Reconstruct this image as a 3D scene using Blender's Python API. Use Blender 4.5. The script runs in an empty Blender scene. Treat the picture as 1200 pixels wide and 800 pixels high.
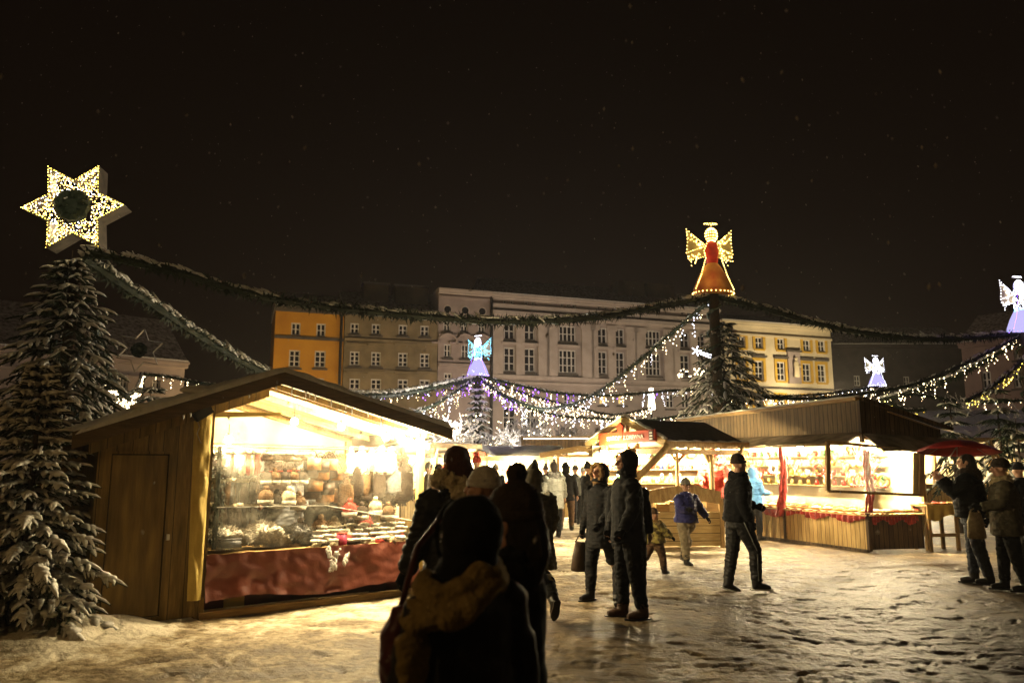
import bpy, bmesh, math, random
import numpy as np
from mathutils import Vector, Matrix, noise
R = math.radians
C = bpy.context.scene.collection
SC = bpy.context.scene
random.seed(7)

# ------------------------------------------------------------------ camera
HZ, F, CH = 543.0, 900.0, 1.7
PITCH = math.atan((HZ - 400) / F)
cam_d = bpy.data.cameras.new('camera'); cam = bpy.data.objects.new('camera', cam_d); C.objects.link(cam)
cam_d.sensor_width = 36; cam_d.lens = F / 1200 * 36; cam_d.clip_end = 2000; cam_d.clip_start = .05
cam_d.dof.use_dof = True; cam_d.dof.focus_distance = 14; cam_d.dof.aperture_fstop = 2.2
cam.location = (0, 0, CH); cam.rotation_euler = (R(90) + PITCH, 0, 0)
SC.camera = cam

# ------------------------------------------------------------------ night sky
W = bpy.data.worlds.new('World'); SC.world = W; W.use_nodes = True
wn = W.node_tree; bg = wn.nodes['Background']
tc = wn.nodes.new('ShaderNodeTexCoord'); sx = wn.nodes.new('ShaderNodeSeparateXYZ'); cr = wn.nodes.new('ShaderNodeValToRGB')
wn.links.new(tc.outputs['Generated'], sx.inputs[0]); wn.links.new(sx.outputs['Z'], cr.inputs[0]); wn.links.new(cr.outputs[0], bg.inputs[0])
cr.color_ramp.elements[0].color = (.0060, .0031, .0018, 1); cr.color_ramp.elements[0].position = .0
cr.color_ramp.elements[1].color = (.0026, .0014, .0008, 1); cr.color_ramp.elements[1].position = .75
bg.inputs[1].default_value = 1.0

def lamp(kind, loc, power, col, rad=.1, name='lamp', parent=None, aim=None, spot=None, blend=.6):
    l = bpy.data.lights.new(name, kind); l.energy = power; l.color = col
    if kind in ('POINT', 'SPOT'): l.shadow_soft_size = rad
    o = bpy.data.objects.new(name, l); C.objects.link(o); o.location = loc
    if kind == 'SPOT': l.spot_size = R(spot or 90); l.spot_blend = blend
    if aim is not None:
        o.rotation_euler = (Vector(aim) - Vector(loc)).to_track_quat('-Z', 'Y').to_euler()
    if parent: 
        o.parent = parent; o.matrix_parent_inverse = parent.matrix_world.inverted()
    return o

SC.view_settings.view_transform = 'Standard'; SC.view_settings.look = 'None'
SC.view_settings.exposure = 0; SC.view_settings.gamma = 1
try: SC.view_settings.use_curve_mapping = False
except Exception: pass
SC.cycles.use_denoising = True
SC.cycles.max_bounces = 6; SC.cycles.diffuse_bounces = 3; SC.cycles.glossy_bounces = 2
SC.cycles.transparent_max_bounces = 12; SC.cycles.transmission_bounces = 4; SC.cycles.volume_bounces = 0
SC.cycles.sample_clamp_indirect = 3; SC.cycles.sample_clamp_direct = 0
SC.cycles.caustics_reflective = False; SC.cycles.caustics_refractive = False
SC.cycles.use_light_tree = True

# ------------------------------------------------------------------ pixel -> place
ct, st = math.cos(PITCH), math.sin(PITCH)
def ray(px, py):
    x = (px - 600) / F; u = (400 - py) / F
    return Vector((x, ct - u * st, st + u * ct))
def G(px, py, z=0.0):
    d = ray(px, py); t = (z - CH) / d.z
    return Vector((d.x * t, d.y * t, z))
def P(px, py, Y):
    d = ray(px, py); t = Y / d.y
    return Vector((d.x * t, Y, CH + d.z * t))
class Frame:
    """vertical plane through two ground points; s runs left to right, n towards the camera"""
    def __init__(s, a, b):
        s.a = Vector((a[0], a[1], 0)); d = Vector((b[0], b[1], 0)) - s.a; s.L = d.length; s.d = d.normalized()
        s.n = Vector((s.d.y, -s.d.x, 0)); s.ang = math.atan2(s.d.y, s.d.x)
    def w(s, u, n, z): return s.a + s.d * u + s.n * n + Vector((0, 0, z))
    def hit(s, px, py, n=0.0):
        r = ray(px, py); o = s.a + s.n * n - Vector((0, 0, CH))
        t = o.dot(s.n) / r.dot(s.n); p = r * t
        return (p - s.a).dot(s.d), p.z + CH
    # local matrix for things built with x=s, y=-n, z
    def mat(s, u=0, n=0, z=0): return Matrix.Translation(s.w(u, n, z)) @ Matrix.Rotation(s.ang, 4, 'Z')

# ------------------------------------------------------------------ materials
M = {}
def mat(name, col, rough=.8, col2=None, scale=6, bump=0, bscale=None, spec=.3, metal=0, stretch=(1, 1, 1), detail=5, sheen=0, contrast=(.35, .65), sss=0):
    m = bpy.data.materials.new(name); m.use_nodes = True; nt = m.node_tree; b = nt.nodes['Principled BSDF']
    b.inputs['Roughness'].default_value = rough; b.inputs['Metallic'].default_value = metal
    b.inputs['Specular IOR Level'].default_value = spec
    if sheen: b.inputs['Sheen Weight'].default_value = sheen
    tco = nt.nodes.new('ShaderNodeTexCoord'); mp = nt.nodes.new('ShaderNodeMapping'); mp.inputs['Scale'].default_value = stretch
    nt.links.new(tco.outputs['Object'], mp.inputs[0])
    nz = nt.nodes.new('ShaderNodeTexNoise'); nz.inputs['Scale'].default_value = scale; nz.inputs['Detail'].default_value = detail
    nt.links.new(mp.outputs[0], nz.inputs[0])
    rp = nt.nodes.new('ShaderNodeValToRGB'); rp.color_ramp.elements[0].position = contrast[0]; rp.color_ramp.elements[1].position = contrast[1]
    c2 = col2 or tuple(c * .65 for c in col)
    rp.color_ramp.elements[0].color = (*c2, 1); rp.color_ramp.elements[1].color = (*col, 1)
    nt.links.new(nz.outputs[0], rp.inputs[0]); nt.links.new(rp.outputs[0], b.inputs['Base Color'])
    if bump:
        n2 = nt.nodes.new('ShaderNodeTexNoise'); n2.inputs['Scale'].default_value = bscale or scale * 3; n2.inputs['Detail'].default_value = 4
        nt.links.new(mp.outputs[0], n2.inputs[0])
        bp = nt.nodes.new('ShaderNodeBump'); bp.inputs['Strength'].default_value = bump; bp.inputs['Distance'].default_value = .02
        nt.links.new(n2.outputs[0], bp.inputs['Height']); nt.links.new(bp.outputs[0], b.inputs['Normal'])
    M[name] = m; return m
def emis(name, col, strength, sample='AUTO'):
    m = bpy.data.materials.new(name); m.use_nodes = True; nt = m.node_tree; nt.nodes.clear()
    e = nt.nodes.new('ShaderNodeEmission'); o = nt.nodes.new('ShaderNodeOutputMaterial')
    e.inputs[0].default_value = (*col, 1); e.inputs[1].default_value = strength; nt.links.new(e.outputs[0], o.inputs[0])
    try: m.cycles.emission_sampling = sample
    except Exception: pass
    M[name] = m; return m
def planks(name, col, col2, width, axis='X', rough=.75, gap=.04, bump=.6, off=0.0, varamt=.35):
    """boards side by side: dark joints, every board a tone of its own, fine grain"""
    m = mat(name, col, rough, col2, 5, bump=.15, stretch=(6, 6, .7) if axis == 'X' else (.7, 6, 6), spec=.25); nt = m.node_tree
    b = nt.nodes['Principled BSDF']; base = b.inputs['Base Color'].links[0].from_socket
    tco = [n for n in nt.nodes if n.type == 'TEX_COORD'][0]
    sp = nt.nodes.new('ShaderNodeSeparateXYZ'); nt.links.new(tco.outputs['Object'], sp.inputs[0])
    def mth(op, a, v=None, c=None):
        n = nt.nodes.new('ShaderNodeMath'); n.operation = op; nt.links.new(a, n.inputs[0])
        if v is not None:
            if isinstance(v, float): n.inputs[1].default_value = v
            else: nt.links.new(v, n.inputs[1])
        return n.outputs[0]
    src = sp.outputs[axis]
    if axis == 'X':
        src = mth('ADD', sp.outputs['X'], mth('MULTIPLY', sp.outputs['Y'], 1.0))
    q = mth('MULTIPLY', mth('ADD', src, float(off)), 1.0 / width)
    fr = mth('FRACT', q); fl = mth('FLOOR', q)
    wn_ = nt.nodes.new('ShaderNodeTexWhiteNoise'); wn_.noise_dimensions = '1D'; nt.links.new(fl, wn_.inputs['W'])
    tone = mth('ADD', mth('MULTIPLY', wn_.outputs[0], varamt), 1.0 - varamt)
    joint = mth('GREATER_THAN', mth('ABSOLUTE', mth('SUBTRACT', fr, .5)), .5 - gap)
    inv = mth('SUBTRACT', mth('MULTIPLY', joint, -1.0), -1.0)
    fac = mth('MULTIPLY', tone, mth('ADD', mth('MULTIPLY', inv, .85), .15))
    mx = nt.nodes.new('ShaderNodeVectorMath'); mx.operation = 'SCALE'
    nt.links.new(base, mx.inputs[0]); nt.links.new(fac, mx.inputs['Scale'])
    nt.links.new(mx.outputs[0], b.inputs['Base Color'])
    bp = nt.nodes.new('ShaderNodeBump'); bp.inputs['Strength'].default_value = bump; bp.inputs['Distance'].default_value = .01
    nt.links.new(inv, bp.inputs['Height'])
    old = b.inputs['Normal'].links[0].from_node; nt.links.new(old.outputs[0], bp.inputs['Normal']); nt.links.new(bp.outputs[0], b.inputs['Normal'])
    return m
def film(name, tint, alpha, rough=.25):
    """clear plastic sheet: mostly see-through, a little milky and shiny"""
    m = bpy.data.materials.new(name); m.use_nodes = True; nt = m.node_tree; nt.nodes.clear()
    o = nt.nodes.new('ShaderNodeOutputMaterial'); t = nt.nodes.new('ShaderNodeBsdfTransparent')
    tr = nt.nodes.new('ShaderNodeBsdfTranslucent'); gl = nt.nodes.new('ShaderNodeBsdfGlossy'); gl.inputs['Roughness'].default_value = rough
    tr.inputs[0].default_value = (*tint, 1); gl.inputs[0].default_value = (.9, .9, .9, 1)
    a = nt.nodes.new('ShaderNodeMixShader'); b = nt.nodes.new('ShaderNodeMixShader')
    nz = nt.nodes.new('ShaderNodeTexNoise'); nz.inputs['Scale'].default_value = 3.5; nz.inputs['Detail'].default_value = 8; nz.inputs['Distortion'].default_value = 1.2
    tco = nt.nodes.new('ShaderNodeTexCoord'); nt.links.new(tco.outputs['Object'], nz.inputs[0])
    rp = nt.nodes.new('ShaderNodeMapRange'); rp.inputs[1].default_value = .4; rp.inputs[2].default_value = .72; rp.inputs[3].default_value = alpha * .35; rp.inputs[4].default_value = alpha * 2.2
    nt.links.new(nz.outputs[0], rp.inputs[0])
    nt.links.new(rp.outputs[0], a.inputs[0]); nt.links.new(t.outputs[0], a.inputs[1]); nt.links.new(tr.outputs[0], a.inputs[2])
    fr = nt.nodes.new('ShaderNodeFresnel'); fr.inputs[0].default_value = 1.3
    fm_ = nt.nodes.new('ShaderNodeMath'); fm_.operation = 'MULTIPLY'; fm_.inputs[1].default_value = .4; nt.links.new(fr.outputs[0], fm_.inputs[0]); nt.links.new(fm_.outputs[0], b.inputs[0]); nt.links.new(a.outputs[0], b.inputs[1]); nt.links.new(gl.outputs[0], b.inputs[2])
    bp = nt.nodes.new('ShaderNodeBump'); bp.inputs['Strength'].default_value = .5; nt.links.new(nz.outputs[0], bp.inputs['Height']); nt.links.new(bp.outputs[0], gl.inputs['Normal']); 
    nt.links.new(b.outputs[0], o.inputs[0]); M[name] = m; return m

mat('snow', (.78, .76, .72), .55, (.62, .6, .56), 9, bump=.5, bscale=30, spec=.35)
mat('icicle', (.75, .78, .8), .12, spec=.6)
mat('snow_fir', (.74, .72, .68), .6, (.5, .48, .44), 14, bump=.4, bscale=50)
mat('needle', (.028, .042, .020), .6, (.014, .022, .010), 20)
mat('bark', (.07, .05, .035), .9, scale=20, bump=.5, stretch=(3, 3, .6))
mat('bark_frost', (.60, .57, .52), .8, (.2, .17, .14), 30)
mat('dark_metal', (.03, .03, .03), .45, metal=.6)
mat('steel', (.45, .45, .44), .35, metal=1)
mat('wreath_green', (.018, .028, .014), .7, scale=30)
mat('stall_trim', (.115, .075, .032), .75, (.07, .045, .02), 8, bump=.3, stretch=(.6, 5, 5))
planks('stall_brown', (.21, .135, .036), (.14, .088, .024), .155, gap=.022, varamt=.22)
mat('door_brown', (.19, .122, .034), .7, (.15, .096, .027), 3, bump=.15, stretch=(4, 4, .5))
mat('timber', (.36, .23, .085), .7, (.22, .13, .045), 8, bump=.3, stretch=(5, 5, .6))
mat('timber_x', (.36, .23, .085), .7, (.22, .13, .045), 8, bump=.3, stretch=(.6, 5, 5))
for nm_ in ('stall_brown', 'door_brown'):
    nt_ = M[nm_].node_tree; bs_ = nt_.nodes['Principled BSDF']; src_ = bs_.inputs['Base Color'].links[0].from_socket; tc_ = nt_.nodes.new('ShaderNodeTexCoord'); mp_ = nt_.nodes.new('ShaderNodeMapping'); mp_.inputs['Scale'].default_value = (7, 7, .9); nz_ = nt_.nodes.new('ShaderNodeTexNoise'); nz_.inputs['Scale'].default_value = 1.6; nz_.inputs['Detail'].default_value = 7
    rm_ = nt_.nodes.new('ShaderNodeMapRange'); rm_.inputs[1].default_value = .35; rm_.inputs[2].default_value = .7; rm_.inputs[3].default_value = .55; rm_.inputs[4].default_value = 1.15; sc__ = nt_.nodes.new('ShaderNodeVectorMath'); sc__.operation = 'SCALE'
    nt_.links.new(tc_.outputs['Object'], mp_.inputs[0]); nt_.links.new(mp_.outputs[0], nz_.inputs[0]); nt_.links.new(nz_.outputs[0], rm_.inputs[0]); nt_.links.new(src_, sc__.inputs[0]); nt_.links.new(rm_.outputs[0], sc__.inputs['Scale']); nt_.links.new(sc__.outputs[0], bs_.inputs['Base Color'])
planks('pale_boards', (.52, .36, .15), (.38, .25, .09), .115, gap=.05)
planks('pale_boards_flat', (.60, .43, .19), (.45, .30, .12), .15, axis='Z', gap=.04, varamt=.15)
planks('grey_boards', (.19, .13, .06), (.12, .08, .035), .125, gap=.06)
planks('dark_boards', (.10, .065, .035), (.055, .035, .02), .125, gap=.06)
mat('log', (.40, .27, .11), .75, (.25, .15, .055), 6, bump=.4, stretch=(3, 3, 1))
mat('shingle', (.055, .042, .03), .85, (.03, .022, .015), 10, bump=.6)
mat('roof_tile', (.50, .44, .40), .9, (.16, .13, .11), 3, bump=.5, bscale=8)
mat('canvas_yellow', (.62, .46, .12), .7, (.5, .35, .08), 4, bump=.6, bscale=9)
mat('canvas_cream', (.70, .60, .40), .8, (.6, .48, .26), 2.5, bump=.3)
mat('tarp_red', (.155, .036, .019), .5, (.115, .026, .014), 2, bump=.7, bscale=7, spec=.5)
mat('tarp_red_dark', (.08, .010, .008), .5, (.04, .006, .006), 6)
mat('awning', (.36, .29, .19), .8, (.14, .1, .055), 3, bump=.5)
mat('sign_red', (.36, .035, .010), .5, (.30, .028, .008), 4)
mat('letter_white', (.8, .78, .72), .6)
mat('red_cloth', (.36, .03, .018), .75, (.18, .012, .008), 9, bump=.6, sheen=.3)
film('plastic_film', (.95, .88, .7), .035)
film('window_film', (.95, .9, .8), .03, .1)
mat('skin', (.50, .29, .19), .55, (.42, .22, .14), 9, spec=.35)
mat('lips', (.35, .10, .08), .5)
mat('eye', (.03, .02, .015), .2)
mat('black_cloth', (.009, .009, .010), .85, (.005, .005, .006), 12, bump=.5, bscale=14, spec=.15)
mat('black_gloss', (.010, .010, .010), .6, (.006, .006, .007), 8, bump=.15, bscale=10, spec=.3)
mat('dark_blue', (.018, .022, .035), .75, scale=12, bump=.4)
mat('denim', (.030, .038, .055), .85, (.018, .022, .035), 20, bump=.3)
mat('olive_coat', (.075, .062, .035), .9, (.05, .042, .024), 14, bump=.5)
mat('grey_coat', (.26, .27, .26), .7, (.20, .21, .20), 10, bump=.4)
mat('blue_jacket', (.028, .030, .16), .6, (.018, .02, .10), 8, bump=.4)
mat('bright_blue', (.10, .30, .62), .6, (.07, .22, .5), 8, bump=.4)
mat('khaki_kid', (.27, .22, .06), .8, (.07, .05, .02), 16, bump=.3, contrast=(.45, .55))
mat('beige_trouser', (.27, .22, .14), .85, scale=12, bump=.3)
mat('brown_cloth', (.10, .055, .028), .85, scale=12, bump=.4)
mat('red_jacket', (.55, .07, .04), .6, (.4, .04, .025), 8, bump=.4)
mat('grey_puffer', (.20, .21, .23), .55, scale=8, bump=.3)
mat('scarf_mustard', (.27, .19, .06), .95, (.20, .14, .045), 60, bump=.8, bscale=60)
mat('scarf_beige', (.42, .34, .20), .95, (.3, .24, .13), 25, bump=.8, bscale=60)
mat('fur_pale', (.78, .68, .45), .95, (.55, .45, .27), 40, bump=1, bscale=90)
mat('fur_brown', (.26, .15, .06), .95, (.14, .08, .03), 40, bump=1, bscale=90)
mat('hair_auburn', (.10, .030, .012), .6, (.05, .014, .006), 30, bump=.8, stretch=(4, 4, .8))
mat('hair_dark', (.02, .013, .009), .6, scale=30, bump=.8, stretch=(4, 4, .8))
mat('beanie_white', (.62, .58, .52), .9, (.5, .46, .4), 30, bump=.7, bscale=70)
mat('beanie_grey', (.22, .20, .17), .9, (.15, .14, .12), 30, bump=.7, bscale=70)
mat('red_wool', (.45, .05, .03), .9, scale=30, bump=.7, bscale=70)
mat('maroon_bag', (.075, .012, .012), .45, (.045, .008, .008), 6, bump=.4)
mat('bag_leather', (.055, .035, .02), .5, scale=8, bump=.3)
mat('boot_black', (.012, .011, .011), .4, scale=8)
mat('boot_brown', (.06, .028, .014), .5, scale=8)
mat('sole_white', (.65, .63, .58), .6)
mat('umbrella_red', (.30, .02, .018), .55, (.34, .025, .02), 5)
mat('boot_cream', (.5, .45, .25), .9, scale=30, bump=.6)

# ------------------------------------------------------------------ mesh tools
class MB:
    def __init__(s): s.v = []; s.f = []
    def add(s, vs, fs):
        b = len(s.v); s.v.extend([tuple(v) for v in vs]); s.f.extend([tuple(i + b for i in f) for f in fs]); return s
    def box(s, x0, x1, y0, y1, z0, z1, m=None):
        vs = [Vector(p) for p in ((x0, y0, z0), (x1, y0, z0), (x1, y1, z0), (x0, y1, z0), (x0, y0, z1), (x1, y0, z1), (x1, y1, z1), (x0, y1, z1))]
        if m: vs = [m @ v for v in vs]
        return s.add(vs, [(0, 3, 2, 1), (4, 5, 6, 7), (0, 1, 5, 4), (1, 2, 6, 5), (2, 3, 7, 6), (3, 0, 4, 7)])
    def bar(s, a, b, w, h, up=Vector((0, 0, 1))):
        a = Vector(a); b = Vector(b); d = (b - a).normalized()
        if abs(d.dot(up)) > .99: up = Vector((0, 1, 0))
        x = d.cross(up).normalized(); z = x.cross(d)
        vs = [p + x * sx_ * w / 2 + z * sz * h / 2 for p in (a, b) for sx_, sz in ((-1, -1), (1, -1), (1, 1), (-1, 1))]
        return s.add(vs, [(0, 1, 2, 3), (7, 6, 5, 4), (0, 4, 5, 1), (1, 5, 6, 2), (2, 6, 7, 3), (3, 7, 4, 0)])
    def tube(s, pts, rads, n=6, ry=None, cap=True, up=Vector((0, 0, 1))):
        """tapered tube through points; ry = vertical squash"""
        pts = [Vector(p) for p in pts]; k = len(pts)
        if not hasattr(rads, '__len__'): rads = [rads] * k
        vs = []
        for i, p in enumerate(pts):
            d = (pts[min(i + 1, k - 1)] - pts[max(i - 1, 0)])
            d = d.normalized() if d.length > 1e-9 else Vector((0, 0, 1))
            u = up if abs(d.dot(up)) < .95 else Vector((0, 1, 0))
            x = d.cross(u).normalized(); z = x.cross(d)
            for j in range(n):
                a = 2 * math.pi * j / n
                vs.append(p + x * math.cos(a) * rads[i] + z * math.sin(a) * rads[i] * (ry or 1))
        fs = [(i * n + j, i * n + (j + 1) % n, (i + 1) * n + (j + 1) % n, (i + 1) * n + j) for i in range(k - 1) for j in range(n)]
        if cap: fs += [tuple(range(n - 1, -1, -1)), tuple(range((k - 1) * n, k * n))]
        return s.add(vs, fs)
    def ell(s, c, r, seg=10, rings=6, m=None):
        c = Vector(c); r = Vector(r) if hasattr(r, '__len__') else Vector((r, r, r)); vs = []; fs = []
        for i in range(1, rings):
            t = math.pi * i / rings
            for j in range(seg):
                a = 2 * math.pi * j / seg
                v = Vector((r.x * math.sin(t) * math.cos(a), r.y * math.sin(t) * math.sin(a), r.z * math.cos(t)))
                vs.append((m @ v if m else v) + c)
        T = Vector((0, 0, r.z)); B = -T
        vs.append((m @ T if m else T) + c); vs.append((m @ B if m else B) + c); nt_, nb = len(vs) - 2, len(vs) - 1
        for i in range(rings - 2):
            for j in range(seg): fs.append((i * seg + j, (i + 1) * seg + j, (i + 1) * seg + (j + 1) % seg, i * seg + (j + 1) % seg))
        for j in range(seg):
            fs.append((nt_, j, (j + 1) % seg)); fs.append((nb, (rings - 2) * seg + (j + 1) % seg, (rings - 2) * seg + j))
        return s.add(vs, fs)
    def loft(s, rings, n=16, m=None):
        """rings of (cx, cy, z, rx, ry)"""
        vs = []
        for (cx, cy, z, rx, ry) in rings:
            for j in range(n):
                a = 2 * math.pi * j / n; v = Vector((cx + rx * math.cos(a), cy + ry * math.sin(a), z)); vs.append(m @ v if m else v)
        k = len(rings)
        fs = [(i * n + j, i * n + (j + 1) % n, (i + 1) * n + (j + 1) % n, (i + 1) * n + j) for i in range(k - 1) for j in range(n)]
        fs += [tuple(range(n - 1, -1, -1)), tuple(range((k - 1) * n, k * n))]
        return s.add(vs, fs)
    def prism(s, poly, y0, y1, m=None):
        """polygon in x,z extruded along y"""
        k = len(poly); vs = [Vector((x, y0, z)) for x, z in poly] + [Vector((x, y1, z)) for x, z in poly]
        if m: vs = [m @ v for v in vs]
        return s.add(vs, [tuple(range(k)), tuple(range(2 * k - 1, k - 1, -1))] + [(i, i + k, (i + 1) % k + k, (i + 1) % k) for i in range(k)])
    def xf(s, m): s.v = [tuple(m @ Vector(v)) for v in s.v]; return s
    def mesh(s, name, m, smooth=False):
        me = bpy.data.meshes.new(name); me.from_pydata(s.v, [], s.f); me.materials.append(M[m])
        if smooth: me.polygons.foreach_set('use_smooth', [True] * len(me.polygons))
        me.update(); return me
    def build(s, name, m, parent=None, smooth=False, bevel=0, loc=None):
        o = bpy.data.objects.new(name, s.mesh(name, m, smooth)); C.objects.link(o)
        if parent: o.parent = parent
        if loc is not None: o.location = loc
        if bevel:
            b = o.modifiers.new('bevel', 'BEVEL'); b.width = bevel; b.segments = 2
        return o
def thing(name, label, cat, loc=(0, 0, 0), rz=0, group=None, kind=None):
    o = bpy.data.objects.new(name, None); C.objects.link(o); o.location = loc; o.rotation_euler = (0, 0, rz); o.empty_display_size = .1
    return tag(o, label, cat, group, kind)
def tag(o, label=None, cat=None, group=None, kind=None):
    if label: o['label'] = label
    if cat: o['category'] = cat
    if group: o['group'] = group
    if kind: o['kind'] = kind
    return o
def copy_tree(o, parent=None):
    c = o.copy(); C.objects.link(c)
    if parent: c.parent = parent
    for ch in [x for x in o.children]: copy_tree(ch, c)
    return c
def remesh(mb, name, m, voxel, parent=None, smooth_it=3, disp=0, dscale=8, seed=0, fold=0):
    me = mb.mesh('tmp', m); o = bpy.data.objects.new('tmp', me); C.objects.link(o)
    r = o.modifiers.new('r', 'REMESH'); r.mode = 'VOXEL'; r.voxel_size = voxel
    if smooth_it: s_ = o.modifiers.new('s', 'SMOOTH'); s_.factor = .5; s_.iterations = smooth_it
    dg = bpy.context.evaluated_depsgraph_get(); ev = o.evaluated_get(dg); n = bpy.data.meshes.new_from_object(ev)
    bpy.data.objects.remove(o); bpy.data.meshes.remove(me)
    if disp:
        k = len(n.vertices); co = np.empty(k * 3); no = np.empty(k * 3)
        n.vertices.foreach_get('co', co); n.vertices.foreach_get('normal', no); co = co.reshape(-1, 3); no = no.reshape(-1, 3)
        off = Vector((seed * 3.1, seed * 1.7, 0)); d = np.empty(k)
        for i in range(k):
            v = Vector(co[i]); w = Vector((v.x, v.y, v.z * (1 + fold))) * dscale + off
            d[i] = (abs(noise.noise(w)) * 2 - .5) + .5 * noise.noise(w * 2.3)
        co += no * (d * disp)[:, None]; n.vertices.foreach_set('co', co.ravel())
    n.name = name; n.materials.clear(); n.materials.append(M[m]); n.polygons.foreach_set('use_smooth', [True] * len(n.polygons)); n.update()
    ob = bpy.data.objects.new(name, n); C.objects.link(ob)
    if parent: ob.parent = parent
    return ob

# ------------------------------------------------------------------ ground
def vnoise(x, y, seed):
    def h(i, j):
        n = (i * 374761393 + j * 668265263 + seed * 1442695041) & 0xffffffff
        n = ((n ^ (n >> 13)) * 1274126177) & 0xffffffff
        return ((n ^ (n >> 16)) & 0xffff) / 65535.0
    xi = np.floor(x).astype(np.int64); yi = np.floor(y).astype(np.int64); xf = x - xi; yf = y - yi
    xf = xf * xf * (3 - 2 * xf); yf = yf * yf * (3 - 2 * yf)
    return (h(xi, yi) * (1 - xf) + h(xi + 1, yi) * xf) * (1 - yf) + (h(xi, yi + 1) * (1 - xf) + h(xi + 1, yi + 1) * xf) * yf
def grow(a, step, lim, f=1.12):
    out = []; 
    while abs(a) < abs(lim): step *= f; a += step; out.append(a)
    return out
def build_ground():
    xs = list(np.arange(-8.5, 9.5, .030)); xs = sorted([-v for v in grow(8.5, .035, 400)]) + xs + grow(9.5, .035, 400)
    ys = list(np.arange(3.6, 13, .028)); ys = sorted([-v for v in grow(-3.6, .05, 60)]) + ys + grow(13, .032, 600, 1.02)
    xs = np.array(xs); ys = np.array(ys); X, Y = np.meshgrid(xs, ys)
    # trodden slush: dents of many feet
    Z = .030 * (vnoise(X * .9, Y * .9, 1) - .5) + .018 * (vnoise(X * 2.3, Y * 2.3, 2) - .5)
    wx = X + .12 * vnoise(X * 5, Y * 5, 31); wy = Y + .12 * vnoise(X * 5, Y * 5, 32)
    a = vnoise(wx * 3.7, wy * 4.9, 3); b = vnoise(wx * 7.7 + 5, wy * 9.5, 4); c = vnoise(X * 17, Y * 19, 5); d = vnoise(X * 31, Y * 33, 6)
    def edge(v, t, w): return np.clip((v - t) / w, 0, 1) ** 2 * (3 - 2 * np.clip((v - t) / w, 0, 1))
    churn = .35 + .65 * edge(vnoise(X * .55 + 3, Y * .55, 12), .35, .3)
    dents = (edge(a, .52, .16) * .020 + edge(b, .50, .15) * .022 + np.abs(c - .5) * .012 + (d - .5) * .010) * churn
    rng = np.random.RandomState(4)                          # clear boot prints: sole and heel pressed in, rim pushed up
    prints = np.zeros_like(Z)
    for _ in range(520):
        px_ = rng.uniform(-4.5, 7); py_ = 3.9 + 11 * rng.rand() ** 1.2; th = rng.normal(0, .9) + rng.choice([0, math.pi / 2]); cs, sn_ = math.cos(th), math.sin(th)
        i0, i1 = np.searchsorted(xs, px_ - .25), np.searchsorted(xs, px_ + .25); j0, j1 = np.searchsorted(ys, py_ - .25), np.searchsorted(ys, py_ + .25)
        if i1 <= i0 or j1 <= j0: continue
        U = (X[j0:j1, i0:i1] - px_) * cs + (Y[j0:j1, i0:i1] - py_) * sn_; V_ = -(X[j0:j1, i0:i1] - px_) * sn_ + (Y[j0:j1, i0:i1] - py_) * cs
        q = np.minimum(((U - .04) / .10) ** 2 + (V_ / .048) ** 2, ((U + .10) / .04) ** 2 + (V_ / .038) ** 2)
        prints[j0:j1, i0:i1] += np.where(q < 1, -.022, np.where(q < 1.9, .010 * (1.9 - q), 0)) * rng.uniform(.4, 1.1)
    fade = np.clip((30 - Y) / 15, .15, 1)
    Z = Z - .45 * dents * fade + .8 * np.clip(prints, -.035, .02)
    # drift under the front fir and along the stall foot
    for (cx, cy, r, h) in DRIFTS: Z = Z + h * np.exp(-(((X - cx) ** 2 + (Y - cy) ** 2) / r ** 2)) * (.65 + .7 * vnoise(X * 3.3, Y * 3.3, 9) + .25 * (b - .5))
    ny, nx = X.shape; co = np.stack([X, Y, Z], -1).reshape(-1, 3)
    idx = np.arange(nx * ny).reshape(ny, nx)
    q = np.stack([idx[:-1, :-1], idx[:-1, 1:], idx[1:, 1:], idx[1:, :-1]], -1).reshape(-1, 4)
    me = bpy.data.meshes.new('snowy_ground'); me.vertices.add(len(co)); me.vertices.foreach_set('co', co.ravel())
    me.loops.add(q.size); me.loops.foreach_set('vertex_index', q.ravel().astype(np.int32))
    me.polygons.add(len(q)); me.polygons.foreach_set('loop_start', np.arange(0, q.size, 4, dtype=np.int32)); me.polygons.foreach_set('loop_total', np.full(len(q), 4, dtype=np.int32))
    me.polygons.foreach_set('use_smooth', np.ones(len(q), bool)); me.update(calc_edges=True)
    m = bpy.data.materials.new('slush'); m.use_nodes = True; nt = m.node_tree; bs = nt.nodes['Principled BSDF']; M['slush'] = m
    L = nt.links.new; N = nt.nodes.new
    g = N('ShaderNodeNewGeometry'); 
    def nz(scale, det, dist=0):
        n = N('ShaderNodeTexNoise'); n.inputs['Scale'].default_value = scale; n.inputs['Detail'].default_value = det; n.inputs['Distortion'].default_value = dist; L(g.outputs['Position'], n.inputs[0]); return n.outputs[0]
    big = nz(.35, 3); mid = nz(2.6, 6, .6); fine = nz(14, 6)
    # dirt covers trampled areas, darker in footprints; lamplight fall-off painted in, darker near and right
    sp = N('ShaderNodeSeparateXYZ'); L(g.outputs['Position'], sp.inputs[0])
    side = N('ShaderNodeMapRange'); side.inputs[1].default_value = -4; side.inputs[2].default_value = 6; side.inputs[3].default_value = -.06; side.inputs[4].default_value = .25; L(sp.outputs[0], side.inputs[0])
    far = N('ShaderNodeMapRange'); far.inputs[1].default_value = 7; far.inputs[2].default_value = 13; far.inputs[1].default_value = 8; far.inputs[2].default_value = 15; far.inputs[3].default_value = .05; far.inputs[4].default_value = -.12; L(sp.outputs[1], far.inputs[0])
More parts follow.
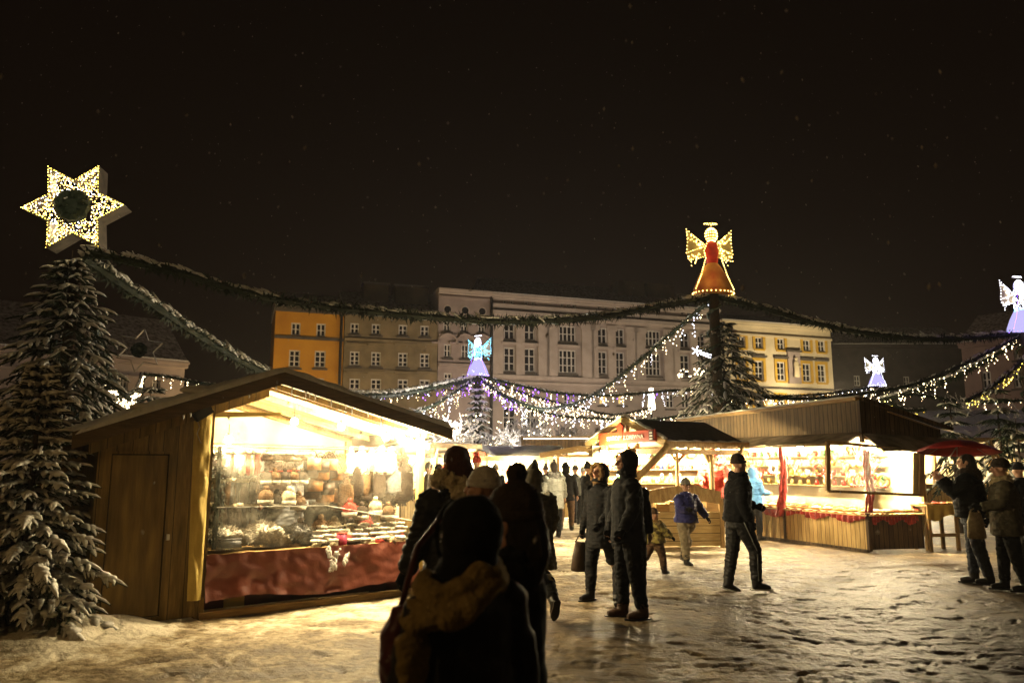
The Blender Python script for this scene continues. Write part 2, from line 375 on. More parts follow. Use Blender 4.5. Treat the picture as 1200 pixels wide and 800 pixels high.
    def mm(op, a_, b_, k=None):
        n = N('ShaderNodeMath'); n.operation = op
        L(a_, n.inputs[0])
        if isinstance(b_, (int, float)): n.inputs[1].default_value = b_
        else: L(b_, n.inputs[1])
        return n.outputs[0]
    dirt_shade = mm('ADD', mm('ADD', mm('MULTIPLY', big, .45), mm('MULTIPLY', mid, .5)), mm('MULTIPLY', fine, .22))
    dirt_shade = mm('ADD', mm('ADD', dirt_shade, side.outputs[0]), far.outputs[0])
    hz = mm('MULTIPLY', sp.outputs[2], -3.2); dirt_shade = mm('ADD', dirt_shade, hz)
    rp = N('ShaderNodeValToRGB'); L(dirt_shade, rp.inputs[0]); e = rp.color_ramp.elements
    e[0].position = .50; e[0].color = (.62, .56, .44, 1); e[1].position = .84; e[1].color = (.050, .035, .020, 1)
    n_ = e.new(.58); n_.color = (.38, .31, .20, 1); n_ = e.new(.665); n_.color = (.14, .10, .052, 1)
    L(rp.outputs[0], bs.inputs['Base Color'])
    rr = N('ShaderNodeMapRange'); rr.inputs[1].default_value = .5; rr.inputs[2].default_value = .8; rr.inputs[3].default_value = .72; rr.inputs[4].default_value = .52; L(dirt_shade, rr.inputs[0]); L(rr.outputs[0], bs.inputs['Roughness'])
    bs.inputs['Specular IOR Level'].default_value = .18
    hh = mm('ADD', mm('MULTIPLY', mid, .6), mm('MULTIPLY', fine, .5)); n60 = nz(70, 4); hh = mm('ADD', hh, mm('MULTIPLY', n60, .15))
    bp = N('ShaderNodeBump'); bp.inputs['Strength'].default_value = .9; bp.inputs['Distance'].default_value = .05; L(hh, bp.inputs['Height']); L(bp.outputs[0], bs.inputs['Normal'])
    me.materials.append(m)
    o = bpy.data.objects.new('snowy_ground', me); C.objects.link(o); tag(o, 'trodden brown and white slush covering the whole square', None, None, 'structure')
DRIFTS = []
p = G(60, 745); DRIFTS += [(p.x, p.y, .75, .16), (p.x - 1, p.y - .1, .8, .16), (p.x + .45, p.y + .1, .4, .10)]
build_ground()

# ------------------------------------------------------------------ the houses across the square
mat('plaster_orange', (.52, .26, .022), .9, (.42, .19, .014), .35, bump=.15, bscale=3)
mat('plaster_grey', (.22, .17, .095), .9, (.14, .11, .06), .5, bump=.2, bscale=3)
mat('plaster_lilac', (.33, .27, .25), .9, (.25, .205, .19), .5, bump=.2, bscale=3)
mat('plaster_palace', (.34, .29, .255), .9, (.26, .22, .19), .4, bump=.2, bscale=3)
mat('trim_palace', (.42, .36, .32), .85, (.34, .29, .25), .8, bump=.1)
mat('plaster_cream', (.58, .50, .34), .9, (.48, .41, .27), .4, bump=.15, bscale=3)
mat('trim_yellow', (.50, .31, .035), .85, (.42, .25, .03), 1)
mat('trim_dark', (.09, .075, .06), .85, scale=2)
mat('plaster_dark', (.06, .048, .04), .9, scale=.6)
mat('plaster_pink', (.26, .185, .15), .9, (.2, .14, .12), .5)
mat('window_white', (.60, .57, .52), .6, scale=4)
mat('pane_dark', (.012, .012, .016), .12, (.006, .006, .008), 2, spec=.6)
emis('pane_lit', (1, .62, .18), 1.3)
FAC = Frame(P(315, HZ, 90.3), P(980, HZ, 117.6))
WIN = {}
def window_meshes(w, h, cols, rows, lit=False, sur=None):
    key = (round(w, 2), round(h, 2), cols, rows, lit, sur)
    if key in WIN: return WIN[key]
    a = MB(); t = .16                                   # casement: frame and glazing bars, recessed
    a.box(-w / 2, -w / 2 + t, .02, .16, 0, h).box(w / 2 - t, w / 2, .02, .16, 0, h)
    a.box(-w / 2 + t, w / 2 - t, .02, .16, 0, t).box(-w / 2 + t, w / 2 - t, .02, .16, h - t, h)
    for i in range(1, cols): x = -w / 2 + w * i / cols; a.box(x - .09, x + .09, .03, .15, t, h - t)
    for i in range(1, rows): z = h * i / rows; a.box(-w / 2 + t, w / 2 - t, .045, .14, z - .06, z + .06)
    p_ = MB().box(-w / 2 + t * .6, w / 2 - t * .6, .10, .12, t * .6, h - t * .6)
    s_ = None
    if sur:
        s_ = MB(); q = .42
        s_.box(-w / 2 - q, -w / 2, -.26, -.13, -.1, h + q).box(w / 2, w / 2 + q, -.26, -.13, -.1, h + q).box(-w / 2, w / 2, -.26, -.13, h, h + q)
        s_ = s_.mesh('surround', sur)
    sill = MB().box(-w / 2 - .25, w / 2 + .25, -.30, .1, -.32, -.1)
    WIN[key] = (a.mesh('window', 'window_white'), p_.mesh('pane', 'pane_lit' if lit else 'pane_dark'), sill.mesh('sill', 'trim_dark' if not sur else sur), s_)
    return WIN[key]
def put_window(root, x, z, w, h, cols=2, rows=3, lit=False, sur=None, label=None):
    a, p_, s_, su = window_meshes(w, h, cols, rows, lit, sur)
    o = bpy.data.objects.new('window', a); C.objects.link(o); o.parent = root; o.location = (x, 0, z)
    if label: o['label'] = label
    for nm, me in (('pane', p_), ('sill', s_), ('surround', su)):
        if me:
            c = bpy.data.objects.new(nm, me); C.objects.link(c); c.parent = o
    return o
def wall_with_holes(x0, x1, z0, z1, holes, depth=.35):
    """front wall as a grid of quads, real openings with reveals; holes = (x, z, w, h)"""
    b = MB(); xs = sorted({x0, x1, *[h[0] - h[2] / 2 for h in holes], *[h[0] + h[2] / 2 for h in holes]})
    xs = [x for x in xs if x0 <= x <= x1]; zs = sorted({z0, z1, *[h[1] for h in holes], *[h[1] + h[3] for h in holes]}); zs = [z for z in zs if z0 <= z <= z1]
    def inside(x, z): return any(abs(x - h[0]) < h[2] / 2 and h[1] < z < h[1] + h[3] for h in holes)
    for i in range(len(xs) - 1):
        for j in range(len(zs) - 1):
            if xs[i + 1] - xs[i] < 1e-4 or zs[j + 1] - zs[j] < 1e-4: continue
            if not inside((xs[i] + xs[i + 1]) / 2, (zs[j] + zs[j + 1]) / 2):
                b.add([(xs[i], 0, zs[j]), (xs[i + 1], 0, zs[j]), (xs[i + 1], 0, zs[j + 1]), (xs[i], 0, zs[j + 1])], [(0, 1, 2, 3)])
    for (x, z, w, h) in holes:
        l, r, t = x - w / 2, x + w / 2, z + h
        b.add([(l, 0, z), (l, depth, z), (l, depth, t), (l, 0, t), (r, 0, z), (r, depth, z), (r, depth, t), (r, 0, t)], [(0, 3, 2, 1), (4, 5, 6, 7), (0, 1, 5, 4), (3, 7, 6, 2)])
    return b
def house(name, label, fr, px0, px1, ytop0, wins, wall, roof_h=3.5, body=12, cornice=None, roof_snow=True, group=None, bands=(), depth_shift=0, roofm='roof_tile', cat='building', zt=None):
    """wins: list of (px, py_top, py_bottom, px_width, cols, rows, lit, surround)"""
    s0, _ = fr.hit(px0, 500); s1, _ = fr.hit(px1, 500); _, ztop = fr.hit(px0, ytop0)
    if zt: ztop = zt
    root = thing(name, label, cat, fr.w(s0, 0, 0), fr.ang, group)
    Lx = s1 - s0; holes = []
    for w in wins:
        px, yt, yb, pw, cols, rows, lit, sur = (list(w) + [None] * 8)[:8]
        sx_, z1 = fr.hit(px, yt); _, z0 = fr.hit(px, yb); sl, _ = fr.hit(px - pw / 2, yt); sr, _ = fr.hit(px + pw / 2, yt)
        holes.append((sx_ - s0, z0, sr - sl, z1 - z0, cols or 2, rows or 3, lit, sur))
    b = wall_with_holes(0, Lx, 0, ztop, [h[:4] for h in holes])
    b.add([(0, .0, 0), (0, body, 0), (0, body, ztop), (0, .0, ztop)], [(0, 3, 2, 1)])
    b.add([(Lx, .0, 0), (Lx, body, 0), (Lx, body, ztop), (Lx, .0, ztop)], [(0, 1, 2, 3)])
    b.add([(0, body, 0), (Lx, body, 0), (Lx, body, ztop), (0, body, ztop)], [(0, 3, 2, 1)])
    b.build('wall', wall, root)
    for h in holes: 
        o = put_window(root, h[0], h[1], h[2], h[3], h[4], h[5], bool(h[6]), h[7]); o.location.y = .14
        if h[6]: o['label'] = 'window lit from inside'
    c = MB(); cz = cornice if cornice else wall
    c.box(-.1, Lx + .1, -.55, .02, ztop - .55, ztop - .2).box(-.15, Lx + .15, -.8, .02, ztop - .2, ztop + .05)
    c.build('cornice', cz, root)
    for (py, th, out, m_) in bands:
        _, z = fr.hit(px0, py); MB().box(.02, Lx - .02, -out, .01, z - th / 2, z + th / 2).build('string_course', m_, root)
    if roof_h:
        r = MB(); z = ztop + .06; rh = roof_h; y0, y1 = -.5, body + .5
        r.add([(-.1, y0, z), (Lx + .1, y0, z), (Lx + .1, y1, z), (-.1, y1, z), (-.1, body / 2, z + rh), (Lx + .1, body / 2, z + rh)], [(0, 1, 5, 4), (2, 3, 4, 5), (0, 4, 3), (1, 2, 5), (0, 3, 2, 1)])
        ro = r.build('roof', roofm, root)
        if roof_snow:
            MB().box(0, Lx, -.78, -.45, ztop + .052, ztop + .16).build('eave_snow', 'snow', root)
    root['_L'] = Lx
    return root, s0, s1, ztop
def W4(px, yt, yb, w, c=2, r=2, lit=0, sur=None): return (px, yt, yb, w, c, r, lit, sur)

# orange house
hs, s0, s1, zt = house('orange_house', 'deep orange townhouse at the left end of the row, two windows on each floor', FAC, 316.5, 399, 358.5,
    [W4(347, 378, 393, 11), W4(376.5, 379, 395, 11), W4(345.5, 410, 430, 13, 2, 3), W4(375.5, 411, 430.5, 13, 2, 3), W4(373.5, 443, 463, 13, 2, 3), W4(345, 442, 462, 13, 2, 3)],
    'plaster_orange', 3, bands=((394, .35, .15, 'trim_dark'),), cornice='trim_dark')
_, zc = FAC.hit(398, 380)
MB().tube([(s1 - s0 - .35, -.25, 0), (s1 - s0 - .35, -.25, zt)], .17, 8).build('downpipe', 'dark_metal', hs)
# grey house
gw = []
for x, a in ((416, 0), (441, 1), (472.5, 2), (498, 3)):
    gw += [W4(x, 378.5 + a, 391 + a, 10.5), W4(x, 411.5 + a * .9, 428 + a * .9, 11.5, 2, 3), W4(x, 443.5 + a * .4, 461, 12.5, 2, 3)]
hs, s0, s1, zt = house('grey_house', 'dull brown grey townhouse with four windows on each floor and chimneys on its dark roof', FAC, 400, 511.2, 363, gw, 'plaster_grey', 3.6,
    bands=((397, .35, .25, 'plaster_grey'), (433, .35, .2, 'plaster_grey')), cornice='trim_dark')
for x in (416, 441, 472.5, 498):
    s, z = FAC.hit(x, 404); MB().box(s - s0 - 1.1, s - s0 + 1.1, -.35, .01, z - .12, z + .2).build('window_hood', 'plaster_grey', hs)
    s, z = FAC.hit(x, 437); MB().box(s - s0 - 1.1, s - s0 + 1.1, -.35, .01, z - .12, z + .2).build('window_hood', 'plaster_grey', hs)
for px, w in ((444, 1.6), (487, 2.2)):
    s, _ = FAC.hit(px, 400); ch = MB().box(s - s0 - w, s - s0 + w, 3, 5, zt + .5, zt + 4.2).build('chimney', 'plaster_grey', hs)
    MB().box(s - s0 - w - .15, s - s0 + w + .15, 2.85, 5.15, zt + 4.2, zt + 4.5).build('chimney_cap', 'trim_dark', ch)
# narrow house with three round openings
nw = [W4(524, 373.5, 388, 8.5), W4(544, 374.5, 389, 8.5), W4(564.5, 375.5, 390, 8.5), W4(524.5, 403, 418.5, 8.5, 2, 2), W4(545, 403.5, 419.5, 8.5, 2, 2), W4(565, 404, 420.5, 8.5, 2, 2), W4(525, 437, 455, 9.5, 2, 3), W4(546, 438, 456, 9.5, 2, 3)]
hs, s0, s1, zt = house('lilac_house', 'tall narrow pale lilac house with a flat parapet and three small round openings under it', FAC, 512, 574.5, 338.5, nw, 'plaster_lilac', 0,
    bands=((347, .25, .2, 'plaster_lilac'), (392, .3, .2, 'plaster_lilac'), (427, .45, .3, 'plaster_lilac')), cornice='trim_palace')
for px, py in ((524.5, 362.5), (545, 363.8), (565, 365)):
    s, z = FAC.hit(px, py); o = MB().tube([(s - s0, -.06, z), (s - s0, .0, z)], .62, 16).build('oculus', 'trim_palace', hs)
    MB().tube([(s - s0, -.09, z), (s - s0, -.062, z)], .45, 16).build('pane', 'pane_dark', o)
for px, py in ((524.5, 396), (545, 396.5), (565, 397)):
    s, z = FAC.hit(px, py); b = MB(); s -= s0
    arc = [(s + 1.25 * math.cos(a), -.2, z - .7 + 1.25 * math.sin(a)) for a in np.linspace(0, math.pi, 13)]
    b.tube(arc, .14, 6); b.box(s - 2.1, s - 1.2, -.3, .01, z - .84, z - .58).box(s + 1.2, s + 2.1, -.3, .01, z - .84, z - .58)
    b.build('arched_hood', 'plaster_lilac', hs)
MB().box(0, s1 - s0, .3, 10, zt + .06, zt + .3).build('roof', 'roof_tile', hs)
MB().tube([(s1 - s0 + .05, -.3, 0), (s1 - s0 + .05, -.3, zt)], .2, 8).build('downpipe', 'dark_metal', hs)
# palace
pw = []
for x, w, c in ((597, 12.5, 2), (620.5, 12.5, 2), (665, 19.5, 4), (705.5, 11, 2), (726, 11, 2), (765, 17.5, 4), (802, 11, 2), (821, 10.5, 2), (838, 10, 2)):
    dy = (x - 597) * .058; pw += [W4(x, 378 + dy * .95, 397.5 + dy * .85, w, c, 2), W4(x, 407 + dy * .72, 435 + dy * .52, w + .5, c, 3)]
for x, y in ((592, 353), (600, 353.5), (617, 354.5), (625, 355), (659, 357), (666, 357.5), (673, 358), (702, 360), (710, 360.5), (760, 364), (767, 364.5), (800, 366.5), (807, 367)):
    pw.append(W4(x, y - 1.5, y + 3, 4.2, 1, 1))
for x in (597, 622): pw.append(W4(x, 476, 502, 15, 2, 2))
for x, l in ((706.5, 1), (728.5, 1), (665, 0), (762, 0), (785, 0), (803, 0)): pw.append(W4(x, 461, 474 if l else 478, 9, 2, 2, l))
hs, s0, s1, zt = house('palace', 'long pale palace front with pilasters and tall double windows behind the purple lit angel', FAC, 575.3, 846, 344.5, pw, 'plaster_palace', 3.6,
    bands=((358.5, .7, .4, 'trim_palace'), (366, .5, .75, 'trim_palace'), (370.5, .9, .25, 'trim_palace'), (440.5, .45, .45, 'trim_palace'), (447, .3, .25, 'trim_palace')), cornice='trim_palace')
_, zp0 = FAC.hit(580, 439); _, zp1 = FAC.hit(580, 373)
for px, w in ((582, .8), (609, .6), (636.5, .8), (646, .8), (688, .9), (696, .5), (716, .6), (739, .8), (749, .8), (783, .8), (791, .6), (812, .6), (830, .8)):
    s, _ = FAC.hit(px, 400); s -= s0; p_ = MB().box(s - w, s + w, -.32, .01, zp0, zp1).build('pilaster', 'trim_palace', hs)
    MB().box(s - w - .2, s + w + .2, -.45, -.322, zp1 - .8, zp1 - .02).build('capital', 'trim_palace', p_)
for x, w, c in ((597, 12.5, 2), (620.5, 12.5, 2), (665, 19.5, 4), (705.5, 11, 2), (726, 11, 2), (765, 17.5, 4), (802, 11, 2), (821, 10.5, 2)):
    dy = (x - 597) * .058; s, z = FAC.hit(x, 402.5 + dy * .8); w_ = w / F * 100 / 2 + .55; MB().box(s - s0 - w_, s - s0 + w_, -.42, .01, z - .14, z + .14).build('window_hood', 'trim_palace', hs)
for px in (754, 790):
    s, _ = FAC.hit(px, 400); MB().box(s - s0 - 2.2, s - s0 + 2.2, 3.2, 5, zt + 1, zt + 4.2).build('chimney', 'plaster_grey', hs)
# cream wing
cw = []
for x, dy, w in ((867, -1, 8), (887, 0, 9), (912.5, 1.3, 8.5), (942.5, 3, 8.5), (960, 4, 8.5)):
    cw += [W4(x, 395.5 + dy, 408.5 + dy * 1.0, w, 2, 2, 0, 'trim_yellow'), W4(x, 423 + dy * 1.1, 445 + dy * .75, w + 1, 2, 3, 0, 'trim_yellow')]
    cw.append(W4(x, 462.5 + dy * .4, 484, w + 1, 2, 3, 0, 'trim_yellow'))
hs, s0, s1, zt = house('cream_house', 'brightly lit cream house with yellow window surrounds and a statue in a niche', FAC, 846.5, 978, 376.5, cw, 'plaster_cream', 2.4,
    bands=((391, .3, .35, 'plaster_cream'), (452.5, .3, .3, 'trim_dark'), (457, .2, .2, 'plaster_cream')), cornice='plaster_cream')
hs.location = FAC.w(s0, .4, 0)
for x, dy in ((887, 0), (912.5, 1.3), (942.5, 3), (960, 4)):
    s, z = FAC.hit(x, 418 + dy * 1.1); MB().box(s - s0 - 1.25, s - s0 + 1.25, -.4, .01, z - .12, z + .16).build('window_hood', 'trim_dark', hs)
s, z1 = FAC.hit(926.5, 413); _, z0 = FAC.hit(926.5, 449.5); s -= s0
ni = MB().box(s - 1.1, s + 1.1, -.35, .01, z0, z1).build('niche', 'plaster_lilac', hs)
MB().box(s - 1.35, s + 1.35, -.55, -.0, z1, z1 + .25).build('niche_roof', 'trim_dark', ni)
st_ = MB(); zb = z0 + .9
st_.loft([(s, -.7, zb, .5, .3), (s + .05, -.7, zb + 1.2, .42, .28), (s, -.7, zb + 2.0, .5, .28), (s - .05, -.7, zb + 2.35, .3, .22), (s, -.7, zb + 2.5, .12, .12)], 10).ell((s, -.72, zb + 2.75), (.25, .25, .3)).tube([(s + .4, -.7, zb + 2), (s + .62, -.95, zb + 1.5), (s + .2, -1.0, zb + 1.7)], .12)
st_.build('statue', 'plaster_cream', ni, smooth=True)
# darker and farther buildings
DK = Frame(P(985, HZ, 130), P(1150, HZ, 130))
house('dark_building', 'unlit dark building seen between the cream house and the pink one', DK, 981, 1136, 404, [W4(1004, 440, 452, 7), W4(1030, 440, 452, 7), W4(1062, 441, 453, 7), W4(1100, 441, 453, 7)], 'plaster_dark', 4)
PK = Frame(P(1134, HZ, 88), P(1260, HZ, 80))
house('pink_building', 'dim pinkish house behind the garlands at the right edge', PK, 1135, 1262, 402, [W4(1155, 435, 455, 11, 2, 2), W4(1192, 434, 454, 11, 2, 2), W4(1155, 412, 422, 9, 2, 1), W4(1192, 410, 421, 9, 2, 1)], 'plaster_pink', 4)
LF = Frame(P(-60, HZ, 62), P(215, HZ, 75))
house('lilac_building', 'dim lilac building behind the snowy firs at the left edge', LF, -55, 212, 401, [W4(25, 434, 455, 12, 2, 2), W4(68, 435, 455, 12, 2, 2), W4(110, 437, 456, 11, 2, 2), (146, 438, 456, 10, 2, 2), W4(184, 439, 457, 10, 2, 2), W4(70, 410, 420, 9, 2, 1), W4(146, 413, 422, 8, 2, 1)], 'plaster_lilac', 5,
      bands=((426, .25, .25, 'plaster_lilac'),), cornice='plaster_lilac')

# lanterns of the square light the fronts (standing lamps, mostly behind the stalls)
emis('lantern_glass', (1, .72, .38), 40, 'NONE')
def lantern(loc, power, col, label, h=5.0, group=None, rad=.25, arms=1):
    t = thing('street_lantern', label, 'street lantern', (loc[0], loc[1], 0), 0, group)
    b = MB().loft([(0, 0, 0, .14, .14), (0, 0, .5, .13, .13), (0, 0, .55, .07, .07), (0, 0, h - .1, .045, .045)], 10)
    b.build('post', 'dark_metal', t, True)
    heads = [(0, 0)] if arms == 1 else [(-.75, 0), (0, 0), (.75, 0)]
    for hx, hy in heads:
        if hx: MB().tube([(0, 0, h - .6), (hx * .6, 0, h - .35), (hx, 0, h - .1)], .03).build('arm', 'dark_metal', t)
        g = MB().loft([(hx, 0, h, .09, .09), (hx, 0, h + .32, .17, .17)], 8).build('lamp_glass', 'lantern_glass', t, True)
        MB().loft([(hx, 0, h + .325, .22, .22), (hx, 0, h + .5, .04, .04)], 8).build('lamp_roof', 'dark_metal', t)
    l = lamp('POINT', (loc[0], loc[1] - .5, h + .1), power, col, rad, 'lantern_light'); 
    return t
p = P(322, HZ, 78); lantern((p.x, p.y), 5200, (1, .70, .30), 'street lantern in front of the orange house', 4.4)
p = FAC.w(FAC.hit(926, 470)[0], 9, 0); lantern((p.x, p.y), 11500, (1, .80, .48), 'street lantern with three bright heads below the niche statue', P(926, 468, p.y).z - .1, arms=3)
p = P(640, HZ, 86); lantern((p.x, p.y), 6200, (1, .80, .62), 'street lantern in front of the long palace, near its left end', 4.4)
p = P(760, HZ, 92); lantern((p.x, p.y), 6200, (1, .80, .62), 'street lantern in front of the long palace, near its right end', 4.4)
p = P(450, HZ, 80); lantern((p.x, p.y), 1500, (1, .74, .45), 'street lantern in front of the grey house', 4.4)
p = P(1165, HZ, 70); lantern((p.x, p.y), 350, (1, .7, .5), 'street lantern in front of the pink building', 4.4)
p = P(60, HZ, 56); lantern((p.x, p.y), 180, (1, .74, .6), 'street lantern in front of the lilac building', 4.4)
# square lighting behind the photographer: tall mast lamps
def mast(x, y, h, power, col, label):
    t = thing('street_lantern', label, 'street lantern', (x, y, 0))
    MB().loft([(0, 0, 0, .12, .12), (0, 0, h, .06, .06)], 10).build('post', 'dark_metal', t, True)
    MB().loft([(0, 0, h + .03, .12, .12), (0, 0, h + .4, .26, .26)], 8).build('lamp_glass', 'lantern_glass', t, True)
    MB().loft([(0, 0, h + .41, .3, .3), (0, 0, h + .6, .05, .05)], 8).build('lamp_roof', 'dark_metal', t)
    lamp('POINT', (x, y + .5, h), power, col, .2, 'lantern_light')
mast(-7.5, -3.0, 6.5, 400, (1, .60, .20), 'tall square lantern behind the photographer on the left')
mast(11, 3.0, 7.0, 55, (1, .62, .26), 'tall square lantern beyond the right edge')

# ------------------------------------------------------------------ goods (one mesh set per kind, copied)
emis('bulb_hot', (1, .79, .44), 2500)
emis('bulb_white', (1, .80, .47), 2300)
emis('bulb_cool', (.72, .9, 1), 2600)
emis('tube_cool', (1, .97, .9), 160)
def gmat(n, c, r=.85, **k): mat(n, c, r, tuple(x * .6 for x in c), 18, **k)
gmat('wool_brown', (.16, .09, .04), bump=.8, bscale=60); gmat('wool_dark', (.045, .03, .02), bump=.8, bscale=60); gmat('wool_cream', (.62, .52, .34), bump=.8, bscale=60)
gmat('wool_ochre', (.42, .28, .06), bump=.8, bscale=60); gmat('wool_red', (.5, .06, .04), bump=.8, bscale=60); gmat('wool_grey', (.22, .22, .23), bump=.8, bscale=60)
gmat('leather_tan', (.30, .13, .035), .5); gmat('leather_dark', (.05, .03, .018), .45); gmat('fleece', (.75, .68, .55), bump=1, bscale=70); gmat('fleece_grey', (.2, .2, .2), bump=1, bscale=70)
gmat('pink_box', (.55, .04, .12), .5); gmat('black_box', (.02, .02, .022), .4); gmat('ginger', (.50, .26, .07), .7); gmat('glaze_red', (.6, .05, .03), .35); gmat('gold', (.75, .5, .12), .35, metal=.6)
gmat('white_paper', (.8, .77, .7), .7); gmat('straw', (.65, .48, .18), .8, bump=.6); gmat('green_paint', (.05, .16, .05), .5); gmat('blue_paint', (.06, .10, .35), .5); gmat('orange_paint', (.7, .25, .03), .5)
PROTO = {}
def proto(key, name, parts):
    """parts: list of (part name, MB, material); first is the thing itself when alone"""
    PROTO[key] = (name, [(n, b.mesh(n, m, True)) for n, b, m in parts])
def place(key, loc, rz=0, sc=1, label='', cat='', group='', tilt=0):
    name, parts = PROTO[key]
    if len(parts) == 1:
        o = bpy.data.objects.new(name, parts[0][1]); C.objects.link(o)
    else:
        o = bpy.data.objects.new(name, None); C.objects.link(o)
        for n, me in parts: c = bpy.data.objects.new(n, me); C.objects.link(c); c.parent = o
    o.location = loc; o.rotation_euler = (tilt, 0, rz); o.scale = (sc,) * 3
    return tag(o, label, cat, group)
def rough(b, amp, sc, seed=0):
    b.v = [tuple(Vector(v) + Vector((noise.noise(Vector(v) * sc + Vector((seed, 0, 0))), noise.noise(Vector(v) * sc + Vector((0, seed, 7))), noise.noise(Vector(v) * sc + Vector((3, 0, seed))))) * amp) for v in b.v]; return b
def fluff(b, L, n=3, seed=0, c=None):
    rg = random.Random(seed); vs = []; fs = []; pts = [Vector(v) for v in b.v]; cen = sum(pts, Vector()) / len(pts)
    for v in pts:
        for _ in range(n):
            o = Vector((rg.uniform(-1, 1), rg.uniform(-1, 1), rg.uniform(-1, .6))); d = ((v - cen).normalized() + o * .7).normalized(); x = d.cross(Vector((rg.random(), rg.random(), rg.random()))).normalized() * L * .16
            p = v + o * L * .5; k = len(vs); vs += [p - x, p + x, p + d * L * rg.uniform(.6, 1.3)]; fs.append((k, k + 1, k + 2))
    b.add(vs, fs); return b
# mittens, slippers, socks, hats, bags, skins (hang from their top at z=0)
for nm, mm_ in (('brown', 'wool_brown'), ('dark', 'wool_dark'), ('grey', 'wool_grey'), ('red', 'wool_red'), ('cream', 'wool_cream')):
    b = MB()
    for sx_ in (-.05, .055): b.loft([(sx_, 0, -.30, .02, .012), (sx_, 0, -.27, .045, .025), (sx_, 0, -.16, .05, .03), (sx_, 0, -.10, .035, .025), (sx_, 0, -.02, .045, .03)], 8).tube([(sx_, 0, -.15), (sx_ * 1.9, .0, -.2)], .018, 6)
    cuff = MB()
    for sx_ in (-.05, .055): cuff.loft([(sx_, 0, -.04, .052, .036), (sx_, 0, 0, .055, .038)], 8)
    proto('mitten_' + nm, 'mittens', [('mitten_pair', b, mm_), ('cuff', cuff, 'wool_cream' if nm != 'cream' else 'wool_brown')])
    b = MB().loft([(0, 0, .0, .05, .10), (0, 0, .03, .055, .13), (0, .02, .06, .05, .11), (0, .05, .085, .035, .06)], 10)
    c = MB(); ring = [(.05 * math.cos(a), -.05 + .06 * math.sin(a), .085) for a in np.linspace(0, 2 * math.pi, 11)]; c.tube(ring, .018, 5)
    proto('slipper_' + nm, 'slipper', [('upper', b, mm_), ('fur_trim', c, 'fleece')])
    b = fluff(rough(MB().ell((0, 0, -.10), (.105, .10, .10), 12, 8), .008, 20), .03, 3, 4); c = MB().loft([(0, 0, -.2, .11, .105), (0, 0, -.14, .115, .11)], 12); d = rough(MB().ell((0, 0, .02), .04, 8, 6), .01, 30)
    proto('hat_' + nm, 'woolly_hat', [('crown', b, mm_), ('brim', c, 'fleece'), ('pompom', d, mm_)])
for nm, mm_ in (('tan', 'leather_tan'), ('dark', 'leather_dark')):
    b = MB().loft([(0, 0, -.42, .12, .05), (0, 0, -.40, .15, .065), (0, 0, -.2, .15, .055), (0, 0, -.12, .13, .03)], 12); f_ = MB().box(-.12, .12, -.075, -.055, -.3, -.12)
    st_ = MB().tube([(-.12, 0, -.13), (-.06, 0, -.03), (0, 0, 0), (.06, 0, -.03), (.12, 0, -.13)], .01, 5)
    proto('bag_' + nm, 'leather_bag', [('body', b, mm_), ('flap', f_, 'leather_dark' if nm == 'tan' else 'leather_tan'), ('strap', st_, 'leather_dark')])
for nm, mm_ in (('cream', 'fleece'), ('grey', 'fleece_grey'), ('brown', 'wool_brown'), ('dark', 'wool_dark')):
    b = MB(); n_ = 12; rg = []
    prof = [(0, .03), (.05, .10), (.12, .08), (.2, .16), (.45, .19), (.62, .15), (.7, .18), (.78, .05)]
    b.loft([(0, .01 * math.sin(z * 20), -z * .85, w, .03) for z, w in prof][::-1], 14)
    rough(b, .03, 14, 2); fluff(b, .035, 4, 1); proto('skin_' + nm, 'sheepskin', [('sheepskin', b, mm_)])
    b = fluff(rough(MB().ell((0, 0, .09), (.24, .17, .11), 26, 14), .055, 11, 5), .045, 5, 2); proto('pile_' + nm, 'fleece_pile', [('fleece_pile', b, mm_)])
b = MB().loft([(0, 0, 0, .13, .09), (0, 0, .10, .13, .09)], 4); proto('box_black', 'box', [('box', MB().box(-.14, .14, -.1, .1, 0, .1), 'black_box'), ('lid', MB().box(-.145, .145, -.105, .105, .101, .125), 'black_box')])
proto('box_pink', 'box', [('box', MB().box(-.07, .07, -.05, .05, 0, .2), 'pink_box'), ('lid', MB().box(-.075, .075, -.055, .055, .201, .23), 'wool_red')])
